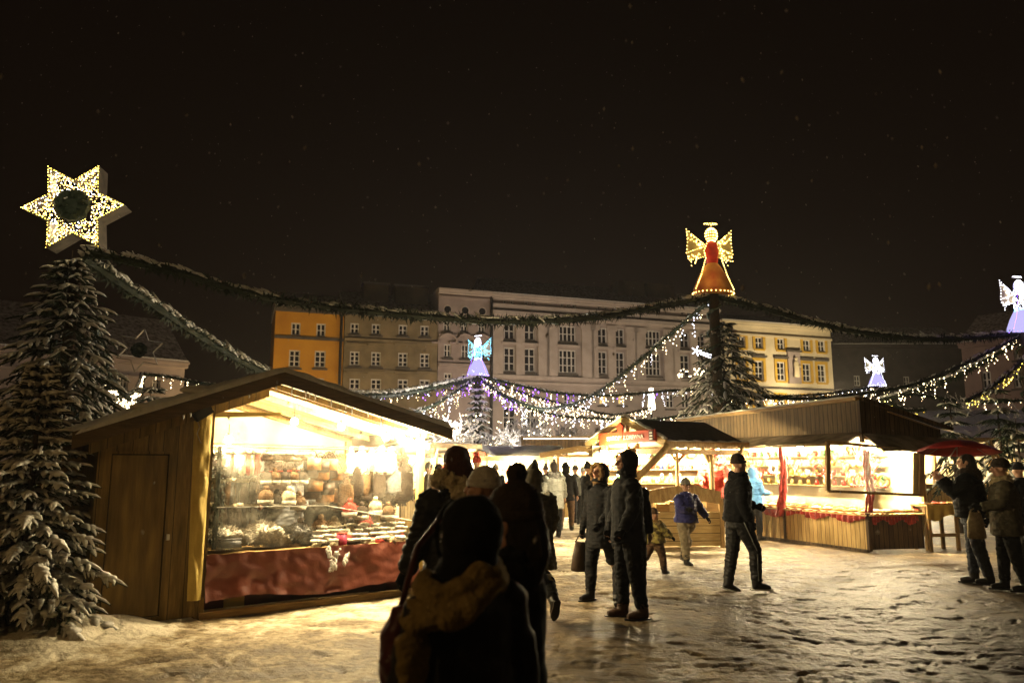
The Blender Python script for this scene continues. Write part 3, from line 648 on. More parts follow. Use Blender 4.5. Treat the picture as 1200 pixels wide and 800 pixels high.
# fairground goods for the right stalls
def heart(s=1):
    pts = []
    for a in np.linspace(0, 2 * math.pi, 18, endpoint=False): pts.append((s * .0062 * 16 * math.sin(a) ** 3, s * .0062 * (13 * math.cos(a) - 5 * math.cos(2 * a) - 2 * math.cos(3 * a) - math.cos(4 * a))))
    return pts
for nm, mm_, ic in (('red', 'glaze_red', 'white_paper'), ('brown', 'ginger', 'glaze_red')):
    rim = [(x, -.018, z) for x, z in heart(.9)]; rim.append(rim[0])
    proto('heart_' + nm, 'gingerbread_heart', [('gingerbread', MB().prism(heart(), -.012, .012), mm_), ('icing', MB().tube(rim, .006, 4), ic), ('ribbon', MB().tube([(-.02, 0, .05), (0, 0, .18), (.02, 0, .05)], .004, 4), 'glaze_red')])
for nm, mm_ in (('gold', 'gold'), ('red', 'glaze_red'), ('straw', 'straw'), ('green', 'green_paint'), ('blue', 'blue_paint'), ('white', 'white_paper')):
    proto('ball_' + nm, 'bauble', [('ball', MB().ell((0, 0, -.07), .055, 12, 8), mm_), ('cap', MB().tube([(0, 0, -.018), (0, 0, 0)], .012, 8), 'gold')])
    proto('cup_' + nm, 'mug', [('cup', MB().loft([(0, 0, 0, .035, .035), (0, 0, .1, .042, .042)], 12), mm_), ('handle', MB().tube([(.04, 0, .08), (.07, 0, .07), (.07, 0, .03), (.038, 0, .02)], .007, 5), mm_)])
    proto('tray_' + nm, 'tray', [('tray', MB().box(-.17, .17, -.13, .13, 0, .05), 'ginger'), ('goods', rough(MB().ell((0, 0, .05), (.15, .11, .05), 14, 8), .03, 30, 3), mm_)])
    proto('toy_' + nm, 'wooden_toy', [('body', MB().loft([(0, 0, 0, .04, .04), (0, 0, .07, .03, .03), (0, 0, .1, .015, .015)], 10), mm_), ('head', MB().ell((0, 0, .125), .03, 10, 7), 'white_paper')])
    rb = rough(MB().tube([(.11 * math.cos(a), 0, -.13 + .11 * math.sin(a)) for a in np.linspace(0, 2 * math.pi, 17)], .03, 7), .015, 40); proto('wreath_' + nm, 'small_wreath', [('ring', rb, mm_), ('bow', MB().ell((-.04, -.03, -.24), (.04, .02, .025), 8, 6).ell((.04, -.03, -.24), (.04, .02, .025), 8, 6), 'glaze_red')])

# ------------------------------------------------------------------ the near stall on the left
S1 = Frame(G(100, 742), G(500, 694))
def s1hit(px, py, n=0): return S1.hit(px, py, n)
stall = thing('timber_stall', 'near brown timber stall with gable roof, plank side door and clear plastic front', 'market stall', S1.w(0, 0, 0), S1.ang, None)
# in the stall's own axes: x = s, y = -n (into the stall), z up
def poly(pts, n=0): return [s1hit(px, py, n) for px, py in pts]
DEP = 2.3
roof_pts = poly([(60, 521), (235, 470), (315, 444), (500, 505)], 0)
(rx0, rz0), (rxk, rzk), (rxa, rza), (rx1, rz1) = roof_pts
def roof_z(x):
    if x < rxa: return rza + (rza - rz0) / (rxa - rx0) * (x - rxa)
    return rza + (rz1 - rza) / (rx1 - rxa) * (x - rxa)
xc, _ = s1hit(240, 600); xr, _ = s1hit(494, 600); xl = -.02
# plank gable wall left of the opening with a door hole
xd0, zd0 = s1hit(116, 722); xd1, zd1 = s1hit(199, 532); _, zd0 = s1hit(155, 731)
zd0 += .05
b = MB()
def wallquad(x0, x1, z0, z1a, z1b, th=.03): b.add([(x0, 0, z0), (x1, 0, z0), (x1, 0, z1b), (x0, 0, z1a), (x0, th, z0), (x1, th, z0), (x1, th, z1b), (x0, th, z1a)], [(0, 1, 2, 3), (7, 6, 5, 4), (0, 3, 7, 4), (1, 5, 6, 2), (0, 4, 5, 1), (3, 2, 6, 7)])
rz = lambda x: roof_z(x) - .06
wallquad(xl, xd0, .04, rz(xl), rz(xd0)); wallquad(xd1, xc, .04, rz(xd1), rz(xc)); wallquad(xd0, xd1, zd1, rz(xd0), rz(xd1)); wallquad(xd0, xd1, .04, zd0, zd0)
b.build('plank_wall', 'stall_brown', stall)
MB().box(xd0 - .1, xd1 + .1, .05, .07, .03, zd1 + .1).build('door_light_block', 'black_cloth', stall)  # unseen black panel added to keep inside light out of the door gap
do = MB().box(xd0 + .012, xd1 - .012, .008, .03, zd0 + .012, zd1 - .012).build('door', 'door_brown', stall)
xh, zh = s1hit(196, 629); MB().box(xh - .012, xh + .018, -.03, .007, zh - .03, zh + .03).build('handle', 'sole_white', do)
MB().box(xd0 - .045, xd1 + .03, -.012, -.001, zd1 + .0, zd1 + .03).build('door_lintel', 'stall_brown', stall)
# left side wall and back, right side half wall
MB().box(xl, xl + .03, .031, DEP, .04, rz(xl) - .02).build('side_wall', 'stall_brown', stall)
b = MB(); k = 10
for i in range(k):
    xa = xl + (xr - xl) * i / k; xb = xl + (xr - xl) * (i + 1) / k
    if xa < rxa < xb: pts = [(xa, .04), (xb, .04), (xb, rz(xb)), (rxa, rz(rxa)), (xa, rz(xa))]
    else: pts = [(xa, .04), (xb, .04), (xb, rz(xb)), (xa, rz(xa))]
    b.prism(pts, DEP, DEP + .03)
b.build('back_wall', 'canvas_cream', stall)
MB().box(xc + .1, xr - .05, DEP - .05, DEP - .02, .05, 1.72).build('darkness_sheet', 'black_cloth', stall)  # black sheet stands in for the darkness beyond the open back
MB().box(xr - .02, xr + .02, .05, DEP, .04, .95).build('side_panel', 'stall_brown', stall)
MB().box(xc + .03, xc + .06, .04, 1.9, .9, rz(xc) - .05).build('inner_partition', 'canvas_cream', stall)
# posts
MB().box(xc - .05, xc + .05, -.005, .09, .02, rz(xc)).build('post', 'stall_brown', stall)
MB().box(xr - .05, xr + .03, 0, .08, .02, rz(xr)).build('post', 'canvas_yellow', stall)
MB().box(xr - .05, xr + .03, DEP - .1, DEP - .02, .02, rz(xr)).build('post', 'timber', stall)
# roof: two slabs with overhang, fascia board on the gable, snow lying on it
ov = .42
def slab(xa, za, xb, zb, y0, y1, t0, t1): return [(xa, y0, za + t0), (xb, y0, zb + t0), (xb, y1, zb + t0), (xa, y1, za + t0), (xa, y0, za + t1), (xb, y0, zb + t1), (xb, y1, zb + t1), (xa, y1, za + t1)], [(0, 3, 2, 1), (4, 5, 6, 7), (0, 1, 5, 4), (1, 2, 6, 5), (2, 3, 7, 6), (3, 0, 4, 7)]
xe0 = xl - .30; xe1 = xr + .16
b = MB().add(*slab(xe0, roof_z(xe0), rxa, rza, -ov, DEP + .3, 0, .04)).add(*slab(rxa, rza, xe1, roof_z(xe1), -ov, DEP + .3, 0, .04)); ro = b.build('roof', 'shingle', stall)
b = MB().add(*slab(xe0 - .02, roof_z(xe0), rxa, rza, -ov - .04, -ov - .005, -.10, .07)).add(*slab(rxa, rza, xe1 + .02, roof_z(xe1), -ov - .04, -ov - .005, -.10, .07)); b.build('fascia', 'stall_trim', stall)
b = MB().add(*slab(xl - .1, roof_z(xl - .1), rxa, rza, -.05, -.03, -.22, -.02)).add(*slab(rxa, rza, xe1 - .1, roof_z(xe1 - .1), -.05, -.03, -.1, -.02)); b.build('gable_board', 'stall_brown', stall)
b = MB(); nseg = 60
for i in range(nseg + 1):
    pass
xs_ = np.linspace(xe0, xe1, 90); ys_ = np.concatenate([[-ov - .06, -ov - .052], np.linspace(-ov - .03, DEP + .25, 22)]); vs = []; fs = []
for j, y in enumerate(ys_):
    for i, x in enumerate(xs_):
        edge = 0 if (i in (0, 89) or j in (0, 23)) else 1
        vs.append((x, y + (.015 * noise.noise(Vector((x * 5, 0, 1))) if j == 0 else 0), roof_z(x) + .042 + edge * (.062 + .035 * noise.noise(Vector((x * 1.6, y * 1.6, 3))) + .02 * noise.noise(Vector((x * 7, y * 7, 0)))) - (0 if edge else .0)))
for j in range(23):
    for i in range(89): fs.append((j * 90 + i, j * 90 + i + 1, (j + 1) * 90 + i + 1, (j + 1) * 90 + i))
MB().add(vs, fs).build('roof_snow', 'snow', stall, True)
b = rough(MB().ell((rxa - .75, -.2, roof_z(rxa - .75) + .07), (.32, .16, .06), 20, 8), .03, 5).ell((rxa - 1.25, .1, roof_z(rxa - 1.25) + .07), (.25, .2, .05), 16, 8); b.build('snow_cushion', 'snow', ro, True)
rg0 = random.Random(2)
for i in range(16):
    x = rg0.uniform(rxa - 1.2, xe1 - .1); l = rg0.uniform(.04, .13); MB().tube([(x, -ov - .03, roof_z(x) - .10), (x + .004, -ov - .03, roof_z(x) - .10 - l * .6), (x, -ov - .03, roof_z(x) - .10 - l)], [.010, .006, .001], 6).build('icicle', 'icicle', stall, True)
# rafters and canvas ceiling seen from below
b = MB()
for y in (.05, .8, 1.55, 2.2):
    b.add(*slab(xc, roof_z(xc) - .07, rxa, rza - .07, y, y + .05, -.05, .03)); b.add(*slab(rxa, rza - .07, xr, roof_z(xr) - .07, y, y + .05, -.05, .03))
b.build('rafters', 'timber', stall)
MB().add(*slab(xc, roof_z(xc) - .03, rxa, rza - .03, -ov + .02, DEP, -.006, -.001)).add(*slab(rxa, rza - .03, xr, roof_z(xr) - .03, -ov + .02, DEP, -.006, -.001)).build('canvas_ceiling', 'canvas_cream', stall)
# rolled canvas hanging at the corner, with its folds
vs = []; fs = []; nu, nv = 14, 40
xa0, za0 = s1hit(228, 478, .05); xa1, _ = s1hit(250, 478, .05); xb0, zb0 = s1hit(219, 704, .05); xb1, _ = s1hit(235, 704, .05)
for j in range(nv + 1):
    t = j / nv
    for i in range(nu + 1):
        u = i / nu; x = (xa0 * (1 - t) + xb0 * t) * (1 - u) + (xa1 * (1 - t) + xb1 * t) * u
        vs.append((x, -.05 - .03 * math.sin(u * math.pi) - .022 * noise.noise(Vector((u * 3, t * 9, 2))) - .01 * noise.noise(Vector((u * 7, t * 24, 5))), za0 * (1 - t) + zb0 * t))
for j in range(nv):
    for i in range(nu): a = j * (nu + 1) + i; fs.append((a, a + nu + 1, a + nu + 2, a + 1))
MB().add(vs, fs).build('rolled_canvas', 'canvas_yellow', stall, True)
# tucked canvas pelmet at the gable opening
xk, zk = s1hit(247, 484); xm, zm = s1hit(330, 487)
MB().add([(xk, .02, zk + .02), (xm, .02, zm + .04), (xm, .03, zm), (xk, .03, zk - .05)], [(0, 3, 2, 1)]).build('pelmet', 'canvas_yellow', stall)
# small box with a dangling cord on the corner
bx_, bz_ = s1hit(240, 484, .12)
jb = MB().box(-.10, .10, -.05, .05, -.05, .05).build('junction_box', 'dark_metal', stall); jb.location = (bx_ - .02, -.12, bz_); jb.rotation_euler = (0, -.6, 0)
c_ = []
for py, px in ((492, 231), (500, 234), (508, 231), (516, 234), (524, 237), (531, 236)): x, z = s1hit(px, py, .07); c_.append((x, -.07, z))
MB().tube(c_, .006, 5).build('cord', 'sole_white', stall)
# counter: board, hanging red tarp, base sill
zc = s1hit(360, 640)[1]; xt0, _ = s1hit(241, 650); xt1, _ = s1hit(486, 640)
MB().box(xt0, xt1, .0, .75, zc - .05, zc - .02).build('counter', 'timber', stall)
vs = []; fs = []; nu, nv = 110, 30
for j in range(nv + 1):
    t = j / nv
    for i in range(nu + 1):
        u = i / nu; x = xt0 + (xt1 - xt0) * u
        low = .20 + .04 * math.sin(u * 9) - .10 * max(0, u - .7)
        z = zc - .015 + .012 * noise.noise(Vector((u * 20, 0, 0))) - (zc - low) * t
        y = -.02 - .05 * t + .035 * noise.noise(Vector((u * 9 + t * 1.5, t * 2.5, 1))) + .018 * noise.noise(Vector((u * 26, t * 5, 4))) + .020 * math.sin(u * 38 + 3 * noise.noise(Vector((u * 6, t, 8)))) * (t ** .7) - .14 * max(0, u - .62) * t * 2
        vs.append((x, y, z))
for j in range(nv):
    for i in range(nu): a = j * (nu + 1) + i; fs.append((a, a + nu + 1, a + nu + 2, a + 1))
MB().add(vs, fs).build('tarp', 'tarp_red', stall, True)
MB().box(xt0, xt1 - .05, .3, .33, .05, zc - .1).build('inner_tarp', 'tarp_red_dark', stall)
MB().box(xc, xr, -.02, .08, .0, .075).build('base_sill', 'timber_x', stall)
# snow splashed on the tarp
b = MB()
rr_ = random.Random(3)
for px0_, py0_, px1_, py1_ in ((395, 640, 381, 668), (404, 648, 398, 660), (380, 642, 387, 665)):
    for i in range(22):
        t = rr_.random(); x, z = s1hit(px0_ + (px1_ - px0_) * t + rr_.uniform(-2, 2), py0_ + (py1_ - py0_) * t); b.ell((x, -.085 - .05 * t, z), (rr_.uniform(.008, .03), .012, rr_.uniform(.01, .04)), 7, 5)
b.build('snow_splash', 'snow', stall, True)
# clear plastic front
vs = []; fs = []; nu, nv = 60, 20; zt_ = zc - .3
for j in range(nv + 1):
    t = j / nv
    for i in range(nu + 1):
        u = i / nu; x = xc + .07 + (xr - xc - .1) * u; top = min(roof_z(x) - .16, s1hit(300, 492)[1])
        vs.append((x, -.09 + .02 * noise.noise(Vector((u * 7, t * 2, 0))) + .008 * noise.noise(Vector((u * 22, t * 5, 3))), (zc + .03) * (1 - t) + top * t))
for j in range(nv):
    for i in range(nu): a = j * (nu + 1) + i; fs.append((a, a + 1, a + nu + 2, a + nu + 1))
MB().add(vs, fs).build('plastic_sheet', 'plastic_film', stall, True)
vs = []; fs = []                     # bunched plastic at the right post
for j in range(21):
    t = j / 20
    for i in range(15):
        u = i / 14; vs.append((xr - .22 + .42 * u * (1 - .35 * math.sin(math.pi * t)), -.14 + .05 * math.sin(u * 14 + t * 2), (zc - .15) * (1 - t) + (roof_z(xr) - .15) * t))
for j in range(20):
    for i in range(14): a = j * 15 + i; fs.append((a, a + 1, a + 16, a + 15))
MB().add(vs, fs).build('gathered_plastic', 'plastic_film', stall, True)
c_ = [(xc + .1, -.1, s1hit(245, 594)[1]), ((xc + xr) / 2, -.1, s1hit(370, 592)[1]), (xr, -.1, s1hit(490, 612)[1])]
MB().tube(c_, .006, 5).build('film_cord', 'sole_white', stall)
# bulbs: bare, very bright, hanging under the ridge and one at the right corner
def bulb(root, loc, r=.045, m='bulb_hot', cable=.14):
    o = MB().ell((0, 0, 0), r, 12, 8).build('bulb', m, root, True); o.location = loc
    MB().tube([(0, 0, r * .8), (0, 0, r + .04)], .018, 8).tube([(0, 0, r + .04), (0, 0, r + cable)], .005, 5).build('socket', 'dark_metal', o)
    return o
for px, py, n in ((268, 515, -.35), (345, 494, -.3), (400, 500, -.5), (452, 512, -.4)):
    x, z = s1hit(px, py, n); bulb(stall, (x, -n, z))
x, z = s1hit(492, 519, .2); bulb(stall, (x, -.2, z), .06)
x, z = s1hit(470, 515, .05); bulb(stall, (x, -.05, z), .04)
# red rail for the hanging goods
zr = s1hit(330, 524, -.45)[1]; MB().tube([(xc + .1, .45, zr), (xr - .15, .45, zr - .02)], .012, 6).build('rail', 'wool_red', stall)
MB().tube([(xc + .1, .85, zr + .05), (xr - .15, .85, zr + .02)], .012, 6).build('rail', 'wool_red', stall)
MB().tube([(s1hit(300, 550, -.42)[0], .42, s1hit(300, 553, -.42)[1]), (s1hit(352, 550, -.42)[0], .42, s1hit(352, 551, -.42)[1])], .010, 6).build('rail', 'wool_red', stall)
rr_ = random.Random(11)
def sg(key, px, py, n, rz=0, sc=1, label='', cat='', group='', tilt=0):
    s, z = S1.hit(px, py, n); w = S1.w(s, n, 0); w.z = z
    return place(key, w, S1.ang + rz, sc, label, cat, group, tilt)
ORD = ['first', 'second', 'third', 'fourth', 'fifth', 'sixth', 'seventh', 'eighth', 'ninth', 'tenth', 'eleventh', 'twelfth', 'thirteenth', 'fourteenth', 'fifteenth', 'sixteenth', 'seventeenth', 'eighteenth', 'nineteenth', 'twentieth', 'twenty first', 'twenty second', 'twenty third', 'twenty fourth', 'twenty fifth', 'twenty sixth', 'twenty seventh', 'twenty eighth', 'twenty ninth', 'thirtieth']
lab = {}
for row, (py, n) in enumerate(((527, -.45), (545, -.55), (560, -.5), (575, -.6), (590, -.5))):
    for ci, px in enumerate(range(256, 300, 9)):
        kcol = rr_.choice(['dark', 'dark', 'brown', 'grey', 'dark'])
        if row == 0: kcol = rr_.choice(['brown', 'grey', 'dark'])
        sg('mitten_' + kcol, px + rr_.uniform(-2, 2), py + rr_.uniform(-2, 2), n, rr_.uniform(-.5, .5), rr_.uniform(.9, 1.15), f'{kcol} woollen mittens, {ORD[ci]} from the left in row {ORD[row]} from the top, near stall', 'mittens', 'mittens hanging at the left of the near stall')
for px, kc in ((290, 'cream'), (297, 'red')): sg('mitten_' + kc, px, 528, -.4, 0, 1, f'{kc} mittens on the red rail of the near stall, right of the dark ones', 'mittens')
for i, px in enumerate(range(308, 358, 7)):
    kc = rr_.choice(['brown', 'cream', 'red', 'brown']); sg('slipper_' + kc, px, 540 + rr_.uniform(-1, 1), -.45, rr_.uniform(-.3, .3) + 1.5, 1.05, f'{kc} slipper, {ORD[i]} from the left in the row hanging above the hats', 'slipper', 'slippers above the hats')
for i, px in enumerate((312, 322, 334, 344, 354)):
    kc = ('dark', 'brown', 'dark', 'brown', 'dark')[i]; sg('hat_' + kc, px, 552, -.42, 0, .78, f'{kc} fur trimmed woolly hat, {ORD[i]} from the left in the short hanging row', 'hat', 'hats in the short row')
for i, (px, py, kc) in enumerate(((366, 527, 'dark'), (376, 530, 'tan'), (386, 528, 'dark'), (368, 552, 'dark'), (382, 556, 'tan'), (394, 540, 'dark'), (398, 566, 'dark'))):
    sg('bag_' + kc, px, py, -.45 - .02 * i, rr_.uniform(-.2, .2), .85, f'{kc} leather shoulder bag, {ORD[[0, 2, 4, 1, 3, 5, 6][i]]} from the left in the hanging cluster', 'bag', 'leather bags hanging in the middle')
for i, (px, py, kc) in enumerate(((412, 525, 'cream'), (424, 524, 'cream'), (436, 527, 'cream'), (447, 524, 'cream'), (458, 525, 'cream'), (430, 545, 'brown'), (418, 548, 'dark'), (445, 550, 'dark'), (462, 545, 'grey'), (406, 560, 'brown'))):
    sg('skin_' + kc, px, py, -.45 - .07 * (i % 3), rr_.uniform(-.4, .4), .52 if kc == 'cream' else .6, f'{kc} sheepskin, {ORD[[1, 4, 6, 8, 9, 5, 2, 7, 10, 0][i]]} from the left among those hanging in the near stall', 'sheepskin', 'sheepskins at the right of the near stall')
for px, py, kc, sc, l in ((262, 634, 'cream', 1.15, 'flattened pale fleece lying at the left end of the near counter'), (308, 630, 'cream', 1.25, 'big white fleece heaped on the near counter, brightest of the heaps'), (325, 634, 'cream', .9, 'smaller white fleece leaning against the big white heap'), (347, 628, 'grey', 1.05, 'dark grey fleece heaped beside the white one on the near counter'), (365, 634, 'grey', .8, 'small dark grey fleece just left of the pink box')):
    sg('pile_' + kc, px, py + 3, -.3, rr_.uniform(-.5, .5), sc * (.78 if kc == 'cream' else .72), l, 'fleece')
sg('box_black', 268, 641, -.12, .1, .8, 'flat black box at the left end of the near counter', 'box')
sg('box_pink', 400, 640, -.10, .1, .75, 'upright magenta pink box standing among the slippers on the near counter', 'box')
for i in range(19):
    px = 252 + i * 12.3; kc = ['dark', 'dark', 'brown', 'dark', 'grey'][i % 5] if i % 7 else 'dark'
    sg('skin_' + kc, px, 534 + 3 * math.sin(i * 2.1), -1.0 - .12 * (i % 3), rr_.uniform(-.3, .3), rr_.uniform(.95, 1.15), f'long {kc} fur, {ORD[i]} from the left on the rear rail of the near stall', 'fur', 'long furs on the rear rail of the near stall')
for i, (px, py, kc) in enumerate(((312, 573, 'brown'), (324, 578, 'dark'), (338, 574, 'cream'), (350, 580, 'brown'), (410, 588, 'red'), (424, 592, 'dark'), (440, 586, 'cream'), (455, 592, 'brown'))):
    sg('hat_' + kc, px, py, -.35 - .05 * (i % 2), rr_.uniform(-.5, .5), .9, f'{kc} fluffy hat hung low, {ORD[i]} from the left over the counter goods', 'hat', 'hats hung low over the near counter')
for i, (px, kc) in enumerate(((274, 'dark'), (288, 'brown'), (352, 'dark'), (376, 'brown'), (392, 'cream'), (411, 'dark'), (430, 'red'), (449, 'dark'), (466, 'brown'))):
    sg('hat_' + kc, px, 608 + 2 * (i % 3), -.58, rr_.uniform(-2, 2), 1.15, f'{kc} fluffy hat, {ORD[i]} from the left in the raised row behind the counter heap', 'hat', 'hats standing behind the counter heap')
b = MB(); r__ = random.Random(8)
for i in range(900):
    x = xc + .10 + .16 * r__.random(); z = zc + .1 + 1.05 * r__.random(); y = .12 + .1 * r__.random(); d = Vector((r__.uniform(-1, 1), r__.uniform(-1, .3), r__.uniform(-1, .2))).normalized() * .07; w_ = d.cross(Vector((0, 0, 1))).normalized() * .007; p_ = Vector((x, y, z)); b.add([p_ - w_, p_ + w_, p_ + d], [(0, 1, 2)])
b.tube([(xc + .18, .17, zc + .02), (xc + .18, .17, zr)], .03, 6); b.build('fir_spray', 'wreath_green', stall)
for row, (n, dy) in enumerate(((-.12, 0), (-.28, -6), (-.42, -12), (-.52, -17))):
    for ci, px in enumerate(range(372, 474, 9)):
        if abs(px - 400) < 7 and row == 0: continue
        kc = rr_.choice(['cream', 'cream', 'grey', 'dark', 'brown', 'red', 'cream']); sg('slipper_' + kc, px + rr_.uniform(-3, 3), 639 + dy + rr_.uniform(-1, 1) - (px - 420) * .06, n, rr_.uniform(-1.4, 1.4), 1.0, f'{kc} fur slipper, {ORD[ci]} from the left in the {("front", "second", "third", "rear")[row]} row of the counter heap', 'slipper', 'slippers heaped on the near counter')
for px, py in ((243, 715), (249, 718), (256, 714)):
    w = G(px, py); w += S1.n * -.35; w.z = .06; place('slipper_dark', w, S1.ang + .4, 1.2, f'dark boot under the near counter by the corner post, {"left" if px < 245 else "middle" if px < 252 else "right"} one of three', 'boot', 'dark boots under the near counter')
w = G(275, 716); w += S1.n * -.1; w.z = .05
o = MB().box(-.12, .12, -.06, .06, 0, .1).build('crate', 'canvas_yellow'); o.location = w; o.rotation_euler.z = S1.ang; tag(o, 'small yellow crate under the red tarp of the near stall', 'crate')
# wrapped red merchandise bale with snow at the right foot of the stall
p = G(462, 690); b = rough(MB().ell((0, 0, .10), (.42, .3, .2), 26, 14), .09, 6, 3)
t = thing('tarp_bundle', 'crumpled dark red tarp bundle dusted with snow at the right foot of the near stall', 'tarp', p, S1.ang)
b.build('tarp', 'tarp_red_dark', t, True)
b = MB()
for i in range(60): a, r = rr_.uniform(0, 6.28), rr_.uniform(0, .36); b.ell((r * math.cos(a), r * .7 * math.sin(a), .30 - r * .42), (rr_.uniform(.01, .035), rr_.uniform(.01, .03), .014), 6, 4)
b.build('snow', 'snow', t, True)
rough(MB().ell((.15, -.05, .26), (.3, .1, .07), 18, 8), .05, 7, 1).build('tarp_fold', 'tarp_red', t, True)

# ------------------------------------------------------------------ generic open booth (middle row of the market)
def letters(txt, size, m, parent, loc, rz=0, name='lettering', ext=.004):
    c = bpy.data.curves.new('t', 'FONT'); c.body = txt; c.size = size; c.extrude = ext; c.align_x = 'CENTER'; c.align_y = 'CENTER'
    o = bpy.data.objects.new('t', c); C.objects.link(o); dg = bpy.context.evaluated_depsgraph_get(); me = bpy.data.meshes.new_from_object(o.evaluated_get(dg))
    bpy.data.objects.remove(o); me.materials.clear(); me.materials.append(M[m]); n = bpy.data.objects.new(name, me); C.objects.link(n); n.parent = parent
    n.location = loc; n.rotation_euler = (R(90), 0, rz); return n
def snow_sheet(b, xs, ys, zf, t=.05, seed=0):
    nx, ny = len(xs), len(ys); vs = []; fs = []
    for j, y in enumerate(ys):
        for i, x in enumerate(xs):
            e = 0 if i in (0, nx - 1) or j in (0, ny - 1) else 1
            vs.append((x, y, zf(x, y) + .012 + e * (t + t * .7 * noise.noise(Vector((x * 1.7 + seed, y * 1.7, 3))) + .015 * noise.noise(Vector((x * 8, y * 8, seed))))))
    for j in range(ny - 1):
        for i in range(nx - 1): fs.append((j * nx + i, j * nx + i + 1, (j + 1) * nx + i + 1, (j + 1) * nx + i))
    return b.add(vs, fs)
def booth(name, label, fr, width, depth, eave, rise, ridge='y', ov=.45, wall='canvas_cream', bulbs=3, bm='bulb_white', br=.06, counter=True, snow_t=.05, shop=None, nposts=3, gable=None):
    """open front at y=0 (towards the camera), goes back to y=depth"""
    t = thing(name, label, 'market stall', fr.w(0, 0, 0), fr.ang)
    x0, x1, y0, y1 = -ov, width + ov, -ov, depth + ov * .4
    if ridge == 'y': zf = lambda x, y: eave + rise * (1 - abs(x - width / 2) / (width / 2 + ov))
    elif ridge == 'mono': zf = lambda x, y: eave + rise * (1 - (y - y0) / (y1 - y0))
    else: zf = lambda x, y: eave + rise * (1 - abs(y - depth / 2) / (depth / 2 + ov))
    if ridge == 'y': cells = [((x0, y0), (width / 2, y0), (width / 2, y1), (x0, y1)), ((width / 2, y0), (x1, y0), (x1, y1), (width / 2, y1))]
    elif ridge == 'mono': cells = [((x0, y0), (x1, y0), (x1, y1), (x0, y1))]
    else: cells = [((x0, y0), (x1, y0), (x1, depth / 2), (x0, depth / 2)), ((x0, depth / 2), (x1, depth / 2), (x1, y1), (x0, y1))]
    b = MB()
    for c in cells:
        v = [Vector((x, y, zf(x, y))) for x, y in c]; v += [p + Vector((0, 0, -.05)) for p in v]
        b.add(v, [(0, 1, 2, 3), (7, 6, 5, 4), (0, 4, 5, 1), (1, 5, 6, 2), (2, 6, 7, 3), (3, 7, 4, 0)])
    ro = b.build('roof', 'shingle', t)
    xs = list(np.linspace(x0, x1, 31)); ys = list(np.linspace(y0, y1, 17)); xs[0] += .01; xs[-1] -= .01
    snow_sheet(MB(), xs, ys, zf, snow_t, width).build('roof_snow', 'snow', ro, True)
    # wavy edge boards
    b = MB(); e = MB()
    for xx in (x0 - .02, x1 + .0): b.add(*slab(0, 0, .02, 0, y0, y1, 0, 0)) if False else None
    for i in range(36):
        xa = x0 + (x1 - x0) * i / 36; xb = x0 + (x1 - x0) * (i + 1) / 36; d = .05 + .03 * abs(math.sin(i * math.pi / 2)) 
        za, zb = zf(xa, y0), zf(xb, y0)
        b.add([(xa, y0 - .02, za - .10 - d * .6), (xb, y0 - .02, zb - .10 - d * .6), (xb, y0 - .02, zb + .03), (xa, y0 - .02, za + .03), (xa, y0 - .004, za - .10 - d * .6), (xb, y0 - .004, zb - .10 - d * .6), (xb, y0 - .004, zb + .03), (xa, y0 - .004, za + .03)], [(0, 1, 2, 3), (7, 6, 5, 4), (0, 4, 5, 1), (3, 2, 6, 7)])
    b.build('fascia', 'timber_x', t)
    if gable and ridge == 'y': MB().prism([(x0 + .1, eave - .02), (x1 - .1, eave - .02), (width / 2, eave + rise - .06)], .02, .05).build('gable_panel', gable, t)
    MB().box(0, width, depth, depth + .04, .02, eave + .1).build('back_wall', wall, t)
    MB().box(-.03, 0, .3, depth, .02, 1.9).build('side_wall', wall, t); MB().box(width, width + .03, .3, depth, .02, 1.9).build('side_wall', wall, t)
    for i in range(nposts):
        x = width * i / (nposts - 1); MB().box(x - .045, x + .045, -.045, .045, 0, zf(x, 0) - .06).build('post', 'timber', t)
    MB().box(0, width, -.03, .03, eave - .10, eave - .02).build('beam', 'timber_x', t)
    if counter:
        MB().box(.05, width - .05, .05, .08, .04, .92).build('counter_front', 'pale_boards', t); MB().box(0, width, .0, .55, .921, .96).build('counter_top', 'timber_x', t)
    for i in range(bulbs): bulb(t, (width * (i + .5) / bulbs, .1, eave - .28), br, bm)
    return t
def facing(px0, py0, px1, py1): return Frame(G(px0, py0), G(px1, py1))
# far row
FA = facing(538, 603, 640, 605); A_ = booth('market_stall', 'far stall with a low gabled roof and a red name board behind the foreground walkers', FA, FA.L, 2.2, 1.93, .34, 'x', .3, bulbs=4, br=.09, nposts=4)
s_, z_ = FA.hit(607, 549, .5); bulb(A_, (s_, -.5, z_), .07, 'bulb_cool')
# its little gable with name board
w0 = .55; b = MB()
b.add([(w0 - .95, -.75, 1.95), (w0, -.75, 2.32), (w0 + .95, -.75, 1.95), (w0 - .95, .9, 1.95), (w0, .9, 2.36), (w0 + .95, .9, 1.95)], [(0, 1, 4, 3), (1, 2, 5, 4)])
b.build('gable_roof', 'snow', A_); MB().prism([(w0 - .9, 1.93), (w0 + .9, 1.93), (w0, 2.28)], -.72, -.69).build('gable_panel', 'canvas_cream', A_)
MB().box(w0 - .45, w0 + .62, -.80, -.765, 1.93, 2.07).build('name_board', 'sign_red', A_)
FB = facing(632, 597, 760, 598); B_ = booth('market_stall', 'long far stall with a snowy roof edge lit by a strip of lamps', FB, FB.L, 2.5, 2.05, .62, 'mono', .6, bulbs=5, br=.10, nposts=4)
MB().box(-.6, FB.L + .3, -.66, -.64, 2.06, 2.64).build('plank_pelmet', 'dark_boards', B_)
emis('strip_light', (1, .85, .6), 9)
MB().box(-.5, FB.L * .62, -.70, -.675, 2.60, 2.63).build('light_strip', 'strip_light', B_)
